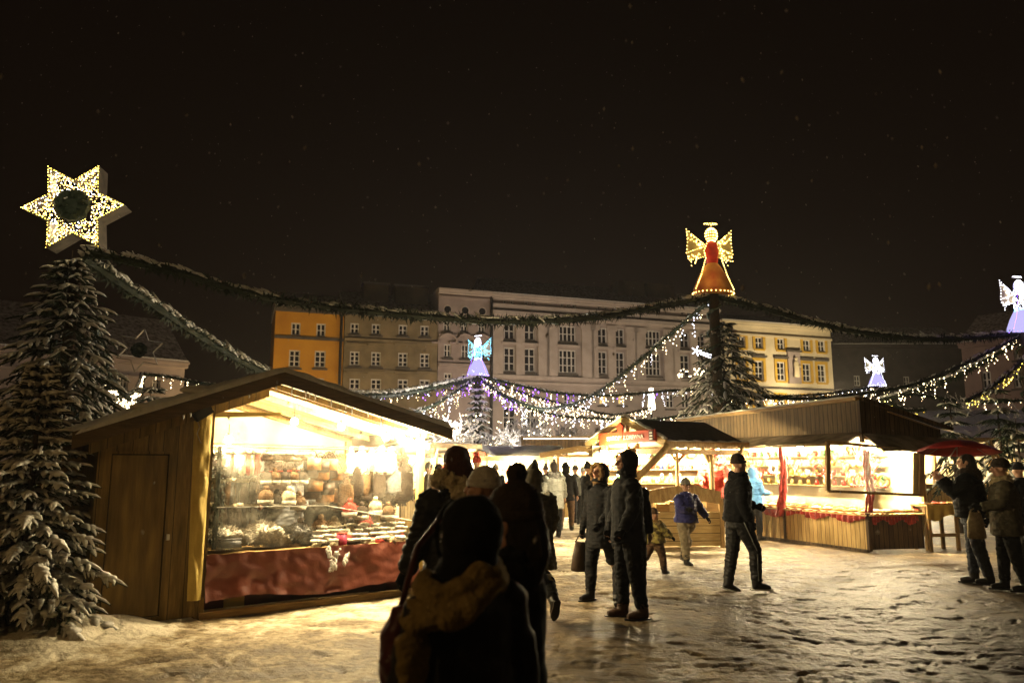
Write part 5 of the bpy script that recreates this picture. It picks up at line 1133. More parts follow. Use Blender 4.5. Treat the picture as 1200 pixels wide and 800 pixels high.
# ------------------------------------------------------------------ snow-laden firs
def fir(name, label, base, height, rad, seed, pole=None, z_low=.4, twig=.26, dens=1.0, group=None, needles=10, lean=(0, 0), snow_amt=.8, skip=None, sprays=1.0, clump=0):
    rg = random.Random(seed); t = thing(name, label, 'fir tree', base, 0, group)
    tr = MB().tube([(0, 0, -.05), (lean[0] * .3, lean[1] * .3, height * .4), (lean[0], lean[1], height)], [height * .014 + .02, height * .009 + .012, .008], 8); tr.build('trunk', 'bark', t, True)
    if pole: MB().tube([(.10, .05, 0), (.10, .05, pole)], [.11, .10], 10).build('pole', 'bark', t, True)
    limbs, fol, snw = MB(), MB(), MB()
    def needle_twig(a, b, w):
        a, b = Vector(a), Vector(b); d = b - a; L = d.length
        if L < .01: return
        d.normalize(); x = d.cross(Vector((0, 0, 1))); x = x.normalized() if x.length > .05 else Vector((1, 0, 0)); up = x.cross(d)
        vs = []; fs = []
        for i in range(needles):
            p = a + d * L * (i + .5) / needles; an = rg.uniform(-.5, math.pi + .5); o = x * math.cos(an) + up * math.sin(an) * .6 - up * .25
            q = p + (o * .8 + d * .6).normalized() * w * rg.uniform(.7, 1.2); s_ = d * w * .22; k = len(vs); vs += [p - s_, p + s_, q]; fs.append((k, k + 1, k + 2))
            q = p + (-o * .8 - up * .15 + d * .6).normalized() * w * rg.uniform(.7, 1.2); k = len(vs); vs += [p - s_, p + s_, q]; fs.append((k, k + 1, k + 2))
        fol.add(vs, fs); fol.tube([a, a.lerp(b, .6), b], [w * .34, w * .26, w * .05], 5, cap=False)
    def snow_finger(a, b, w):
        a, b = Vector(a), Vector(b); o = Vector((0, 0, w * .42)); m_ = a.lerp(b, .5) + o * 1.1
        snw.tube([a + o * .6, a.lerp(b, .2) + o, m_, a.lerp(b, .8) + o * .9, b + o * .1], [w * .2, w * .5 * rg.uniform(.8, 1.2), w * .55 * rg.uniform(.8, 1.25), w * .42, w * .08], 7, .62)
    z = z_low; wi = 0
    while z < height * .985:
        f = (z - z_low) / (height - z_low); r = rad * (1 - f) ** .85 * rg.uniform(.85, 1.1) + .06; n = max(4, int((9 - 4 * f) * dens)); a0_ = rg.uniform(0, 6.28)
        for i in range(n):
            az = a0_ + 2 * math.pi * i / n + rg.uniform(-.3, .3); L = r * rg.uniform(.7, 1.15); droop = (.10 + .28 * (1 - f)) if clump else (.18 + .45 * (1 - f)); rise = .25 * f + (.08 if clump else 0)
            if skip and skip(az, z): continue
            o = Vector((lean[0] * z / height, lean[1] * z / height, z)); dr = Vector((math.cos(az), math.sin(az), 0)); pts = []
            for k in range(6): u = k / 5; pts.append(o + dr * L * u + Vector((0, 0, (rise * u - droop * u * u * 1.1 + .12 * droop * u ** 3) * L)))
            limbs.tube(pts, [.004 + .012 * L * (1 - u / 5.5) for u in range(6)], 5)
            side = dr.cross(Vector((0, 0, 1))); ns = max(4, int(L / (twig * .42) * sprays)); tw = twig * (.75 + .25 * (1 - f))
            for k in range(ns):
                u = .16 + .84 * (k + rg.random() * .6) / ns; u = min(u, 1); fi = u * 5; j = min(int(fi), 4); p_ = pts[j].lerp(pts[j + 1], fi - j); fw = (pts[j + 1] - pts[j]).normalized()
                Lt = tw * (1.25 - .6 * u) * rg.uniform(.75, 1.25); cov = rg.random() < snow_amt * (.45 + .6 * u)
                for sgn in (-1, 1):
                    e = p_ + (fw * rg.uniform(.55, .95) + side * sgn * rg.uniform(.5, .95) + Vector((0, 0, -rg.uniform(.15, .6)))).normalized() * Lt
                    needle_twig(p_, e, tw * .20)
                    if cov and rg.random() < .85: snow_finger(p_, e, tw * .26 * rg.choice([.5, .8, 1.0, 1.3, 1.7] if clump else [.6, .8, 1, 1.2]))
                if cov and (k % 2 == 0 or clump): cs_ = rg.uniform(.5, 1.2) * (1.5 if clump else 1); snw.ell(p_ + Vector((0, 0, tw * .10)), (tw * .24 * cs_, tw * .24 * cs_ * rg.uniform(.7, 1.2), tw * .13 * cs_), 8, 6)
            e = pts[5] + (pts[5] - pts[4]).normalized() * tw * .8; needle_twig(pts[5], e, tw * .2)
            if rg.random() < snow_amt: snow_finger(pts[4], e, tw * .3)
        z += twig * rg.uniform(.55, .8) * (1.05 - .35 * f) * (1.15 if height > 4 else 1) / max(dens, .6); wi += 1
    limbs.build('branches', 'bark', t, True)
    tag(fol.build('foliage', 'needle', t), kind=None); snw.build('snow', 'snow_fir', t, True)
    return t
# the front fir by the near stall
p = G(48, 752); fir('fir_tree', 'young snow laden fir standing in front of the near stall at the left edge', (p.x - .30, p.y + .1, 0), 2.7, .88, 3, z_low=.16, twig=.165, dens=.95, needles=18, snow_amt=.95, clump=1)
# fir with star behind the stall, on its pole
pS = P(82, 295, 16); fir('fir_tree', 'tall snow laden fir carrying the big white star at the left', (pS.x, pS.y + .1, 0), 6.25, 1.95, 5, pole=pS.z - .1, z_low=1.2, twig=.38, dens=1.15, needles=12, snow_amt=.75)
# little firs peeping over the roof ridge at left
p = P(178, 438, 24); fir('fir_tree', 'small fir behind the roof of the near stall beside the light cluster', (p.x, p.y, 0), 4.2, 1.5, 8, z_low=1.5, twig=.4, needles=6, snow_amt=.9)
p = P(125, 420, 20); fir('fir_tree', 'thin dark fir between the star fir and the light cluster', (p.x, p.y, 0), 4.3, 1.0, 9, z_low=1.3, twig=.34, needles=6, snow_amt=.5)
# middle ones
pC = P(836, 345, 23.4); fir('fir_tree', 'big snowy fir tied to the pole under the red and gold angel', (pC.x + .3, pC.y + .25, 0), 6.2, 2.0, 21, z_low=2.5, twig=.36, needles=10, snow_amt=.62, dens=1.1)
pP = P(560, 440, 36); fir('fir_tree', 'slim snowy fir under the purple and turquoise angel', (pP.x, pP.y - .2, 0), 5.2, 1.15, 22, z_low=1.2, twig=.42, needles=6, snow_amt=.8)
for px, py, Y, h, l in ((1112, 462, 19.5, None, 'small fir top rising behind the corner stall, left of two'), (1166, 452, 18.5, None, 'small fir top rising behind the red umbrella, right of two'), (1190, 490, 16, None, 'low dark fir at the right edge behind the two walkers')):
    q = P(px, py, Y); fir('fir_tree', l, (q.x, q.y, 0), q.z, .8, int(px), z_low=1.4, twig=.3, needles=8, snow_amt=.2, dens=.7)

# poles of the garland net: thick, wrapped in fir greenery
mat('pole_wrap', (.05, .035, .02), .9, scale=20, bump=.6)
def garland_pole(pt, label, wrap=(0, 0), r=.17):
    t = thing('garland_pole', label, 'pole', (pt.x, pt.y, 0), 0, None); MB().tube([(0, 0, 0), (0, 0, pt.z)], [r, r * .95], 12).build('post', 'pole_wrap', t, True)
    b = rough(MB().tube([(r * 1.15 * math.cos(a * 1.0), r * 1.15 * math.sin(a), pt.z * .45 + pt.z * .53 * a / 40) for a in np.linspace(0, 40, 160)], .05, 5), .04, 9); b.build('greenery', 'wreath_green', t)
    return t
garland_pole(pC, 'thick dark pole wrapped in greenery under the red and gold angel')
garland_pole(pP, 'pole in the middle distance under the purple and turquoise angel')
pR = P(1197, 390, 27); garland_pole(pR, 'pole at the right edge under the large turquoise angel')
pB = P(1028, 452, 48); garland_pole(pB, 'far pole under the small blue white angel', r=.14)
pT = P(167, 436, 40); garland_pole(pT, 'far pole under the small unlit star', r=.14)
p = pS.copy(); p.x += .05

# ------------------------------------------------------------------ garlands
emis('led_warm', (1, .76, .44), 14, 'NONE'); emis('led_white', (.85, .85, 1), 11, 'NONE'); emis('led_purple', (.30, .10, 1), 8, 'NONE'); emis('led_yellow', (1, .72, .10), 12, 'NONE'); emis('led_cyan', (.15, .7, 1), 10, 'NONE'); emis('led_star', (1, .66, .16), 13, 'NONE')
def smooth(pts, k=8):
    pts = [Vector(p) for p in pts]; out = []; n = len(pts)
    for i in range(n - 1):
        p0, p1, p2, p3 = pts[max(i - 1, 0)], pts[i], pts[i + 1], pts[min(i + 2, n - 1)]
        for j in range(k):
            t = j / k; out.append(.5 * ((2 * p1) + (-p0 + p2) * t + (2 * p0 - 5 * p1 + 4 * p2 - p3) * t * t + (-p0 + 3 * p1 - 3 * p2 + p3) * t ** 3))
    out.append(pts[-1]); return out
def garland(label, pix, d0, d1, seed, lights=None, every=.38, drop=(.15, .6), snow_amt=.6, r=.10, br=.016, dense=1.0, curl=False, inv=True):
    """pix: points of the hanging line in the photograph, depths run from d0 to d1"""
    rg = random.Random(seed); cum = [0]
    for a, b in zip(pix, pix[1:]): cum.append(cum[-1] + math.hypot(b[0] - a[0], b[1] - a[1]))
    pts = []
    for (x, y), c in zip(pix, cum): t = c / cum[-1]; d = 1 / ((1 - t) / d0 + t / d1) if inv else d0 + (d1 - d0) * t; pts.append(P(x, y, d))
    pts = smooth(pts); o = pts[0].copy(); t = thing('garland', label, 'garland', o, 0, 'garlands strung between the poles over the market')
    pts = [p - o for p in pts]; L = [0]
    for a, b in zip(pts, pts[1:]): L.append(L[-1] + (b - a).length)
    tot = L[-1]
    def at(s):
        s = min(max(s, 0), tot - 1e-4)
        i = max(0, min(int(np.searchsorted(L, s)) - 1, len(L) - 2)); return pts[i].lerp(pts[i + 1], (s - L[i]) / max(L[i + 1] - L[i], 1e-6))
    g = MB(); sn = MB(); n = int(tot / .16) + 2
    cp = [at(tot * i / n) for i in range(n + 1)]
    g.tube(cp, [r * (.45 + .25 * rg.random()) for _ in cp], 6)
    vs = []; fs = []
    for i in range(int(tot * 105 * dense)):
        s = rg.random() * tot; p_ = at(s); d = (at(s + .05) - at(s - .05)); d = d.normalized() if d.length > 1e-6 else Vector((1, 0, 0)); a = rg.uniform(0, 6.28)
        u = d.cross(Vector((0, 0, 1))).normalized(); w = u.cross(d); o2 = (u * math.cos(a) + w * math.sin(a)); q = p_ + (o2 + d * rg.uniform(-.9, .9)).normalized() * r * rg.uniform(1.1, 2.0); sd = d * r * .22
        k = len(vs); m_ = p_ + o2 * r * .3; vs += [m_ - sd, m_ + sd, q]; fs.append((k, k + 1, k + 2))
    g.add(vs, fs); g.build('greenery', 'wreath_green', t)
    for i in range(int(tot * 9 * snow_amt)):
        s = rg.random() * tot; p_ = at(s); d = (at(s + .05) - at(s - .05)).normalized(); q = Vector((rg.uniform(-.5, .5) * r, rg.uniform(-.5, .5) * r, r * rg.uniform(.45, .95)))
        l_ = r * rg.uniform(.5, 1.4); e = d * l_ + Vector((0, 0, -abs(rg.gauss(0, .3)) * r)); sn.tube([p_ + q - e, p_ + q + Vector((0, 0, r * .1)), p_ + q + e], [r * .08, r * rg.uniform(.25, .45), r * .06], 6, .6)
    if sn.v: sn.build('snow', 'snow_fir', t, True)
    if lights:
        k = int(tot / every); cnt = 0; rest = MB()
        for i in range(k):
            s = tot * (i + .5 + rg.uniform(-.3, .3)) / k; p_ = at(s); dl = rg.uniform(*drop) * (1 if i % 2 else .6); nb = max(1, int(dl / .085)); b = MB()
            for j in range(nb):
                q = p_ + Vector((rg.uniform(-.07, .07), rg.uniform(-.05, .05), -r * .4 - dl * (j + rg.uniform(0, .8)) / nb)); rr = br * rg.choice([.3, .4, .5, .65, .95])
                b.add([q + Vector(v) * rr for v in ((1, 0, 0), (-1, 0, 0), (0, 1, 0), (0, -1, 0), (0, 0, 1.4), (0, 0, -1.4))], [(0, 2, 4), (2, 1, 4), (1, 3, 4), (3, 0, 4), (2, 0, 5), (1, 2, 5), (3, 1, 5), (0, 3, 5)])
            m_ = lights if isinstance(lights, str) else lights(s / tot, rg)
            if cnt < 100: b.build('light_strand', m_, t); cnt += 1
            else: rest.add(b.v, b.f)
        if rest.v: rest.build('light_strand', lights if isinstance(lights, str) else 'led_warm', t)['kind'] = 'stuff'
    return t
def pw_(u, rg): return 'led_purple' if rg.random() < max(0, .75 - u * 1.6) else ('led_white' if rg.random() < .4 else 'led_warm')
garland('long dark snowy garland from the star fir to the red and gold angel', [(100, 296), (150, 306), (220, 323), (300, 346), (400, 362), (520, 373), (600, 377), (700, 372), (780, 358), (830, 349)], 16, 23.4, 1, snow_amt=1.5, r=.15)
garland('snow covered garland falling from the star fir behind the near stall roof', [(98, 302), (130, 325), (180, 358), (235, 395), (300, 432), (370, 458), (460, 462), (558, 443)], 16, 36, 2, snow_amt=3.2, r=.17)
garland('dark garland hanging steeply from the star fir to the left light cluster', [(112, 385), (121, 410), (126, 436), (140, 456), (152, 468)], 16, 19, 3, snow_amt=.2, r=.10)
garland('short garland with a dense cluster of white lights above the near stall roof', [(124, 438), (134, 452), (148, 463), (160, 455), (167, 438)], 22, 40, 4, 'led_warm', every=.14, drop=(.2, .9), br=.03, snow_amt=.8)
garland('lit garland running right from the small unlit star', [(167, 438), (195, 441), (225, 447), (262, 452), (330, 462)], 40, 42, 5, 'led_warm', every=.4, drop=(.2, .7), br=.035)
garland('lit garland running left from the purple angel, upper one', [(560, 441), (530, 448), (500, 456), (460, 462), (400, 463), (330, 458)], 36, 38, 6, pw_, every=.28, drop=(.2, .8), br=.032, snow_amt=.8)
garland('lit garland running left from the purple angel, lower one', [(560, 442), (535, 458), (505, 476), (470, 486), (430, 486)], 36, 27, 7, pw_, every=.3, drop=(.2, .8), br=.028)
garland('lit garland swinging from the purple angel up to the red and gold angel', [(560, 441), (590, 462), (630, 478), (670, 474), (705, 457), (750, 422), (790, 388), (832, 352)], 36, 23.4, 8, pw_, every=.24, drop=(.2, .75), br=.024, snow_amt=.7)
garland('nearly level lit garland from the purple angel to the blue white angel', [(560, 440), (610, 452), (660, 461), (720, 463), (800, 457), (860, 460), (920, 464), (980, 460), (1026, 453)], 36, 48, 9, pw_, every=.32, drop=(.2, .8), br=.036, snow_amt=.8)
garland('lowest lit garland sagging right of the purple angel', [(560, 442), (600, 470), (650, 486), (700, 490), (760, 492), (812, 484)], 36, 40, 10, pw_, every=.3, drop=(.2, .9), br=.034)
garland('lit garland between the purple angel and the two lit windows', [(562, 441), (620, 463), (680, 478), (720, 486), (763, 478)], 36, 55, 16, 'led_warm', every=.4, drop=(.3, 1.0), br=.042)
garland('dark snowy garland from the red and gold angel to the right edge', [(842, 349), (880, 358), (920, 369), (960, 380), (1010, 390), (1080, 397), (1140, 396), (1196, 391)], 23.4, 27, 11, snow_amt=1.6, r=.15)
garland('lit garland from the right edge down to the cream house, upper one', [(1197, 393), (1150, 417), (1100, 440), (1060, 453), (1000, 463), (940, 467), (880, 464), (850, 457)], 27, 24, 12, 'led_warm', every=.24, drop=(.15, .65), br=.024)
garland('snow covered unlit garland under the upper lit one at the right', [(1199, 396), (1150, 425), (1110, 445), (1070, 458), (1030, 470)], 27, 30, 13, snow_amt=3.0, r=.14)
garland('yellow lit garland dropping steeply at the right edge', [(1212, 408), (1185, 435), (1160, 455), (1132, 470)], 26, 24, 14, 'led_yellow', every=.16, drop=(.1, .45), br=.026)
garland('low lit garland behind the corner stall parapet', [(1040, 468), (1070, 462), (1110, 468), (1150, 471), (1200, 469)], 34, 34, 15, 'led_warm', every=.45, drop=(.1, .5), br=.03)
garland('yellow lit string ending above the corner stall roof', [(1036, 467), (1050, 476), (1064, 481), (1085, 480)], 26, 26, 17, 'led_yellow', every=.16, drop=(.1, .35), br=.024)

# ------------------------------------------------------------------ star and angels
def bulbs_on(pts, r, m, parent, name='light_string', rg=random.Random(1)):
    b = MB()
    for q in pts:
        rr = r * rg.uniform(.75, 1.25); q = Vector(q); b.add([q + Vector(v) * rr for v in ((1, 0, 0), (-1, 0, 0), (0, 1, 0), (0, -1, 0), (0, 0, 1), (0, 0, -1))], [(0, 2, 4), (2, 1, 4), (1, 3, 4), (3, 0, 4), (2, 0, 5), (1, 2, 5), (3, 1, 5), (0, 3, 5)])
    o = b.build(name, m, parent)
    if len(pts) > 40: o['kind'] = 'stuff'
    return o
mat('frame_brown', (.10, .075, .045), .7); mat('star_side', (.15, .12, .08), .7, bump=.2)
def star(label, c, Rr, deep, rz, tilt, lit, name='lit_star'):
    t = thing(name, label, 'star', c, rz); t.rotation_euler = (0, tilt, rz)
    out = []
    for i in range(12): a = math.pi / 2 + math.pi * i / 6; q = Rr if i % 2 == 0 else Rr * .56; out.append((q * math.cos(a), q * math.sin(a)))
    b = MB()
    for i in range(12):
        (x0, z0), (x1, z1) = out[i], out[(i + 1) % 12]; v = [Vector((x0, 0, z0)), Vector((x1, 0, z1)), Vector((x1, deep, z1)), Vector((x0, deep, z0))]; off = Vector((x0 + x1, 0, z0 + z1)).normalized() * .012
        b.add(v + [p + off for p in v], [(0, 1, 2, 3), (7, 6, 5, 4), (0, 4, 5, 1), (3, 2, 6, 7)])
    b.build('side_panels', 'star_side', t)
    if lit:
        b = MB()
        for i in range(12): b.tube([(out[i][0], -.01, out[i][1]), (out[(i + 1) % 12][0], -.01, out[(i + 1) % 12][1])], .012, 5)
        for i in range(0, 12, 2): b.tube([(0, -.005, 0), (out[i][0], -.005, out[i][1])], .01, 5)
        b.build('frame', 'frame_brown', t)
    sn = MB()
    for i in range(12):
        (x0, z0), (x1, z1) = out[i], out[(i + 1) % 12]
        up = -(x1 - x0)                                           # outward normal has a z part
        if up > .05 and (z0 + z1) > -.9 * Rr: 
            n = 8; sn.tube([(x0 + (x1 - x0) * k / n, deep / 2, z0 + (z1 - z0) * k / n + .035) for k in range(n + 1)], [.03] + [deep * .45] * (n - 1) + [.03], 8, .14)
    if sn.v: sn.build('snow', 'snow', t, True)
    rg = random.Random(4); P_ = []
    if lit:
        def ins(x, z):
            c_ = False; j = 11
            for i in range(12):
                if (out[i][1] > z) != (out[j][1] > z) and x < (out[j][0] - out[i][0]) * (z - out[i][1]) / (out[j][1] - out[i][1]) + out[i][0]: c_ = not c_
                j = i
            return c_
        while len(P_) < 900:
            x, z = rg.uniform(-Rr, Rr), rg.uniform(-Rr, Rr)
            if ins(x, z) and math.hypot(x, z) > Rr * .36: P_.append((x, -.02 + rg.uniform(-.02, .02), z))
        for i in range(12):
            for k in range(9): u = k / 9 + rg.uniform(-.03, .03); P_.append((out[i][0] * (1 - u) + out[(i + 1) % 12][0] * u, -.03, out[i][1] * (1 - u) + out[(i + 1) % 12][1] * u))
        k = len(P_); a = bulbs_on(P_[:int(k * .62)], .0105, 'led_star', t); a['kind'] = 'stuff'; a = bulbs_on(P_[int(k * .62):int(k * .85)], .010, 'led_white', t); a['kind'] = 'stuff'; a = bulbs_on(P_[int(k * .85):], .0105, 'led_yellow', t); a['kind'] = 'stuff'
    w_ = rough(MB().tube([(Rr * .24 * math.cos(a), -.06, Rr * .24 * math.sin(a)) for a in np.linspace(0, 2 * math.pi, 25)], .11 * Rr, 7), .06, 12); rough(w_.ell((0, -.05, 0), (Rr * .24, .05, Rr * .24), 12, 8), .03, 14, 3); w_.build('wreath', 'wreath_green', t)
    if lit: rough(MB().ell((0, -.1, Rr * .22), (.16, .05, .05), 10, 6), .03, 12).build('wreath_snow', 'snow_fir', t, True)
    return t
cS = P(86, 242, 16); star('big six pointed star of gold lights with dark wreath above the left fir', cS, 1.04, .46, .12, R(-34), True)
lamp('POINT', cS + Vector((.1, -.9, 0)), 14, (1, .85, .55), .5, 'star_light')
cT = P(163, 410, 40); star('small unlit star edged with snow above the near stall roof', cT, 1.15, .35, .3, R(8), False, 'unlit_star')
# the red and gold angel
mat('angel_red', (.55, .035, .02), .6); mat('angel_gown', (.62, .30, .07), .7, (.42, .11, .03), 2.4); mat('gauze', (.5, .42, .2), .8)  # gown's glow patches are painted into its colour as lighter blotches
gown_lit = emis('gown_glow', (1, .36, .10), .9)
def angel(name, label, c, H, rz, cols, skirt, bodice=None, tilt=0, side=None):
    """c = foot of the skirt; wire angel with wings, halo, gown; lights along every wire"""
    t = thing(name, label, 'lit angel', c, rz); t.rotation_euler = (0, tilt, rz); s = H / 2.0; rg = random.Random(len(label))
    sk = MB().loft([(0, 0, 0, .56 * s, .42 * s), (0, 0, .12 * s, .54 * s, .4 * s), (0, 0, .45 * s, .40 * s, .3 * s), (0, 0, .72 * s, .24 * s, .2 * s), (0, 0, .84 * s, .14 * s, .12 * s)], 22); sk.build('skirt', skirt, t, True)
    if bodice: MB().loft([(0, 0, .8 * s, .15 * s, .13 * s), (0, 0, 1.1 * s, .19 * s, .13 * s), (0, 0, 1.38 * s, .17 * s, .12 * s), (0, 0, 1.45 * s, .06 * s, .06 * s)], 14).build('bodice', bodice, t, True)
    hd = MB().ell((0, 0, 1.62 * s), (.15 * s, .14 * s, .19 * s), 14, 10).build('head', 'wool_ochre' if bodice else skirt, t, True)
    wires = {}
    wing = [(.12, 1.35), (.30, 1.42), (.50, 1.68), (.64, 1.82), (.62, 1.45), (.66, 1.15), (.58, .95), (.40, .98), (.28, 1.02), (.14, 1.05)]
    body = [(.15, 1.42), (.26, 1.15), (.22, .95), (.36, .5), (.55, .05)]
    ringp = [(.17 * math.cos(a), .06 * math.sin(a), 1.93) for a in np.linspace(0, 2 * math.pi, 15)]
    b = MB().tube([(x * s, y * s, z * s) for x, y, z in ringp], .014 * s, 5); b.build('halo', 'frame_brown', t)
    bulbs_on([(x * s, y * s, z * s + .01) for x, y, z in ringp], .020 * s * 1.2, cols[0], t)
    for sg_ in (-1, 1):
        w3 = [Vector((sg_ * x * s, .10 * s + .10 * s * abs(x), z * s)) for x, z in wing]; w3.append(w3[0])
        wb = MB().tube(w3, .012 * s, 5); 
        for k in (2, 3, 5): wb.tube([w3[0], w3[k]], .009 * s, 4)
        wg = wb.build('wing', 'frame_brown', t)
        fm = MB(); fm.add(w3[:-1], [tuple(range(10))]); g2 = fm.build('wing_gauze', 'gauze', wg); g2.modifiers.new('th', 'SOLIDIFY').thickness = .004
        pts = []
        for a, b_ in zip(w3, w3[1:]):
            n = max(2, int((b_ - a).length / (.085 * s))); pts += [a.lerp(b_, k / n) + Vector((0, -.03, 0)) for k in range(n)]
        for k in (2, 5): pts += [w3[0].lerp(w3[k], q / 9) + Vector((0, -.03, 0)) for q in range(9)]
        for _ in range(46): u, v_ = rg.random(), rg.random(); pts.append(w3[0].lerp(w3[rg.choice([2, 3, 5, 6])], .3 + .7 * u) + Vector((0, -.02, -.22 * v_ * s)))
        bulbs_on(pts, .015 * s, cols[1], wg)
    pts = []
    for sg_ in (-1, 1):
        q = [Vector((sg_ * x * s, -.12 * s, z * s)) for x, z in body]
        for a, b_ in zip(q, q[1:]): n = max(3, int((b_ - a).length / (.06 * s))); pts += [a.lerp(b_, k / n) for k in range(n)]
    pts += [Vector((.56 * s * math.cos(a), .42 * s * math.sin(a), -.0)) for a in np.linspace(0, 2 * math.pi, 30)]
    bulbs_on(pts, .017 * s, cols[2], t)
    pts = [Vector((.165 * s * math.cos(a) * math.sin(b_), -.15 * s * abs(math.sin(a)) * math.sin(b_) - .01, 1.62 * s + .2 * s * math.cos(b_))) for a in np.linspace(-math.pi, 0, 9) for b_ in np.linspace(.2, 2.9, 8)]
    bulbs_on(pts, .02 * s, cols[0], t)
    if not bodice or side:
        pts = []
        for _ in range(260): z = rg.random(); r_ = .54 - .38 * z; a = rg.uniform(0, 6.28); pts.append(Vector(((r_ + .01) * math.cos(a) * s, (r_ * .78 + .01) * math.sin(a) * s, z * .85 * s)))
        bulbs_on(pts, .018 * s, cols[3 if len(cols) > 3 else 2], t)
        pts = [Vector((.2 * s * math.cos(a), .14 * s * math.sin(a), (.85 + .6 * rg.random()) * s)) for a in [rg.uniform(0, 6.28) for _ in range(120)]]
        bulbs_on(pts, .018 * s, cols[1], t)
    return t
cC = P(836, 344, 23.3); A1 = angel('lit_angel', 'red and gold angel with light trimmed wings on the tall centre right pole', cC, 2.3, .12, ('led_star', 'led_star', 'led_star'), 'angel_gown', 'angel_red')
# unseen warm lamps in front stand in for the gown's inner light
lamp('POINT', cC + Vector((-.25, -.9, .5)), 9, (1, .6, .25), .2, 'angel_light'); lamp('POINT', cC + Vector((.3, -.7, 1.5)), 7, (1, .8, .4), .2, 'angel_light')
emis('gown_white', (.55, .50, 1), 1.1)
A2 = angel('lit_angel', 'purple white and turquoise angel in the middle in front of the palace', pP + Vector((0, 0, 0)), 1.95, -.5, ('led_white', 'led_cyan', 'led_purple', 'led_white'), 'gown_white')
lamp('POINT', pP + Vector((0, -1.3, .9)), 60, (.42, .18, 1), .5, 'angel_light'); lamp('POINT', pP + Vector((0, -1.0, -.6)), 10, (.42, .2, 1), .5, 'angel_light')
A3 = angel('lit_angel', 'large turquoise and pink angel cut by the right edge', pR + Vector((.05, 0, 0)), 2.1, .3, ('led_white', 'led_white', 'led_purple', 'led_cyan'), 'gown_white')
lamp('POINT', pR + Vector((0, -1.0, .9)), 30, (.5, .25, 1), .5, 'angel_light')
A4 = angel('lit_angel', 'small far blue white angel above the corner stall roof', pB, 1.95, .1, ('led_white', 'led_white', 'led_white', 'led_white'), 'gown_white')
lamp('POINT', pB + Vector((0, -1.2, .9)), 12, (.5, .6, 1), .5, 'angel_light')
# far lit column, and the glint of a lit shooting star in the big fir
q = P(763, 456, 60); t = thing('light_column', 'narrow glowing white column in front of the palace', 'lit column', (q.x, q.y, 0)); MB().tube([(0, 0, 0), (0, 0, P(763, 480, 60).z)], .08, 8).build('post', 'dark_metal', t); MB().tube([(0, 0, P(763, 479.5, 60).z), (0, 0, q.z + .1)], [.30, .16], 10).build('lamp_glass', 'strip_light', t)
q = P(816, 411, 21.6); t = thing('light_ornament', 'small bright comet shaped light hanging in the big fir', 'lit ornament', q); b = MB()
for i in range(5): a = i * 1.2566; b.bar((0, 0, 0), (.14 * math.cos(a), 0, .14 * math.sin(a)), .02, .02)
b.bar((.1, 0, -.03), (.42, 0, -.12), .02, .02).bar((.1, 0, -.08), (.40, 0, -.2), .02, .02); b.build('tube', 'led_white', t)
q = P(808, 436, 21.6); pts_ = sorted([(random.uniform(-.35, .5), random.uniform(-.1, .1), random.uniform(-.14, .10)) for _ in range(26)]); t = thing('light_string', 'x', 'x', q); bulbs_on(pts_, .020, 'led_warm', t, 'bulbs')['kind'] = 'stuff'; MB().tube(pts_, .004, 4).build('wire', 'dark_metal', t); tag(t, 'little warm light string lying on the big fir branches', 'light string')

# ------------------------------------------------------------------ bare trees coated in snow
def bare(name, label, base, h, seed, spread=1.0, m='bark_frost', thick=1.0, curl=.5, lv=4):
    rg = random.Random(seed); t = thing(name, label, 'bare tree', base); tr, cr_ = MB(), MB(); tr.tube([(0, 0, 0), (.05, 0, h * .25), (0, 0, h * .42)], [.10, .08, .07], 8)
    def grow_(p_, d, L, r_, l):
        pts = [p_]; 
        for k in range(4): d = (d + Vector((rg.uniform(-1, 1), rg.uniform(-1, 1), rg.uniform(-.7, .55))) * curl * .55).normalized(); p_ = p_ + d * L / 4; pts.append(p_)
        cr_.tube(pts, [max(r_ * (1 - .13 * k), .016 * thick) for k in range(5)], 4, cap=False)
        if l < lv:
            for k in range(4 if l < 3 else 3): q = pts[rg.choice([1, 2, 3, 4])]; nd = (d + Vector((rg.uniform(-1, 1), rg.uniform(-1, 1), rg.uniform(-.6, .8))) * .95).normalized(); grow_(q, nd, L * rg.uniform(.55, .8), r_ * .68, l + 1)
    for i in range(6): a = i * 1.047 + rg.random(); grow_(Vector((0, 0, h * (.34 + .1 * rg.random()))), Vector((math.cos(a) * spread, math.sin(a) * spread, rg.uniform(.4, 1.1))).normalized(), h * .26, .05 * thick, 0)
    tr.build('trunk', 'bark', t, True); cr_.build('crown', m, t, True); return t
q = P(527, HZ, 33); bare('bare_tree', 'bare tree with curling snow coated twigs left of the slim middle fir', (q.x, q.y, 0), 4.6, 3, 1.0, thick=1.5)
q = P(605, HZ, 34); bare('bare_tree', 'bare tree with bright snow coated twigs just right of the slim middle fir', (q.x, q.y, 0), 4.1, 4, 1.1, thick=1.5)
q = P(632, HZ, 38); bare('bare_tree', 'frosted bare tree behind the long far stall, second right of the middle fir', (q.x, q.y, 0), 4.8, 5, 1.0, thick=1.4)
q = P(702, HZ, 42); bare('bare_tree', 'dim snowy bare tree below the two lit palace windows', (q.x, q.y, 0), 4.8, 6, 1.1, thick=.7)
q = P(790, HZ, 46); bare('bare_tree', 'dim snowy bare tree left of the big fir in front of the palace', (q.x, q.y, 0), 5.4, 7, 1.0, thick=.7)
q = P(1170, HZ, 30); bare('bare_tree', 'dim snowy bare tree in front of the pink house', (q.x, q.y, 0), 5.2, 8, 1.0, thick=.7)
q = P(555, 478, 32); lamp('POINT', (q.x - .9, q.y - 1.0, 3.3), 520, (1, .93, .86), .3, 'tree_light'); lamp('POINT', (q.x + 1.9, q.y - .5, 3.2), 520, (1, .93, .86), .3, 'tree_light')
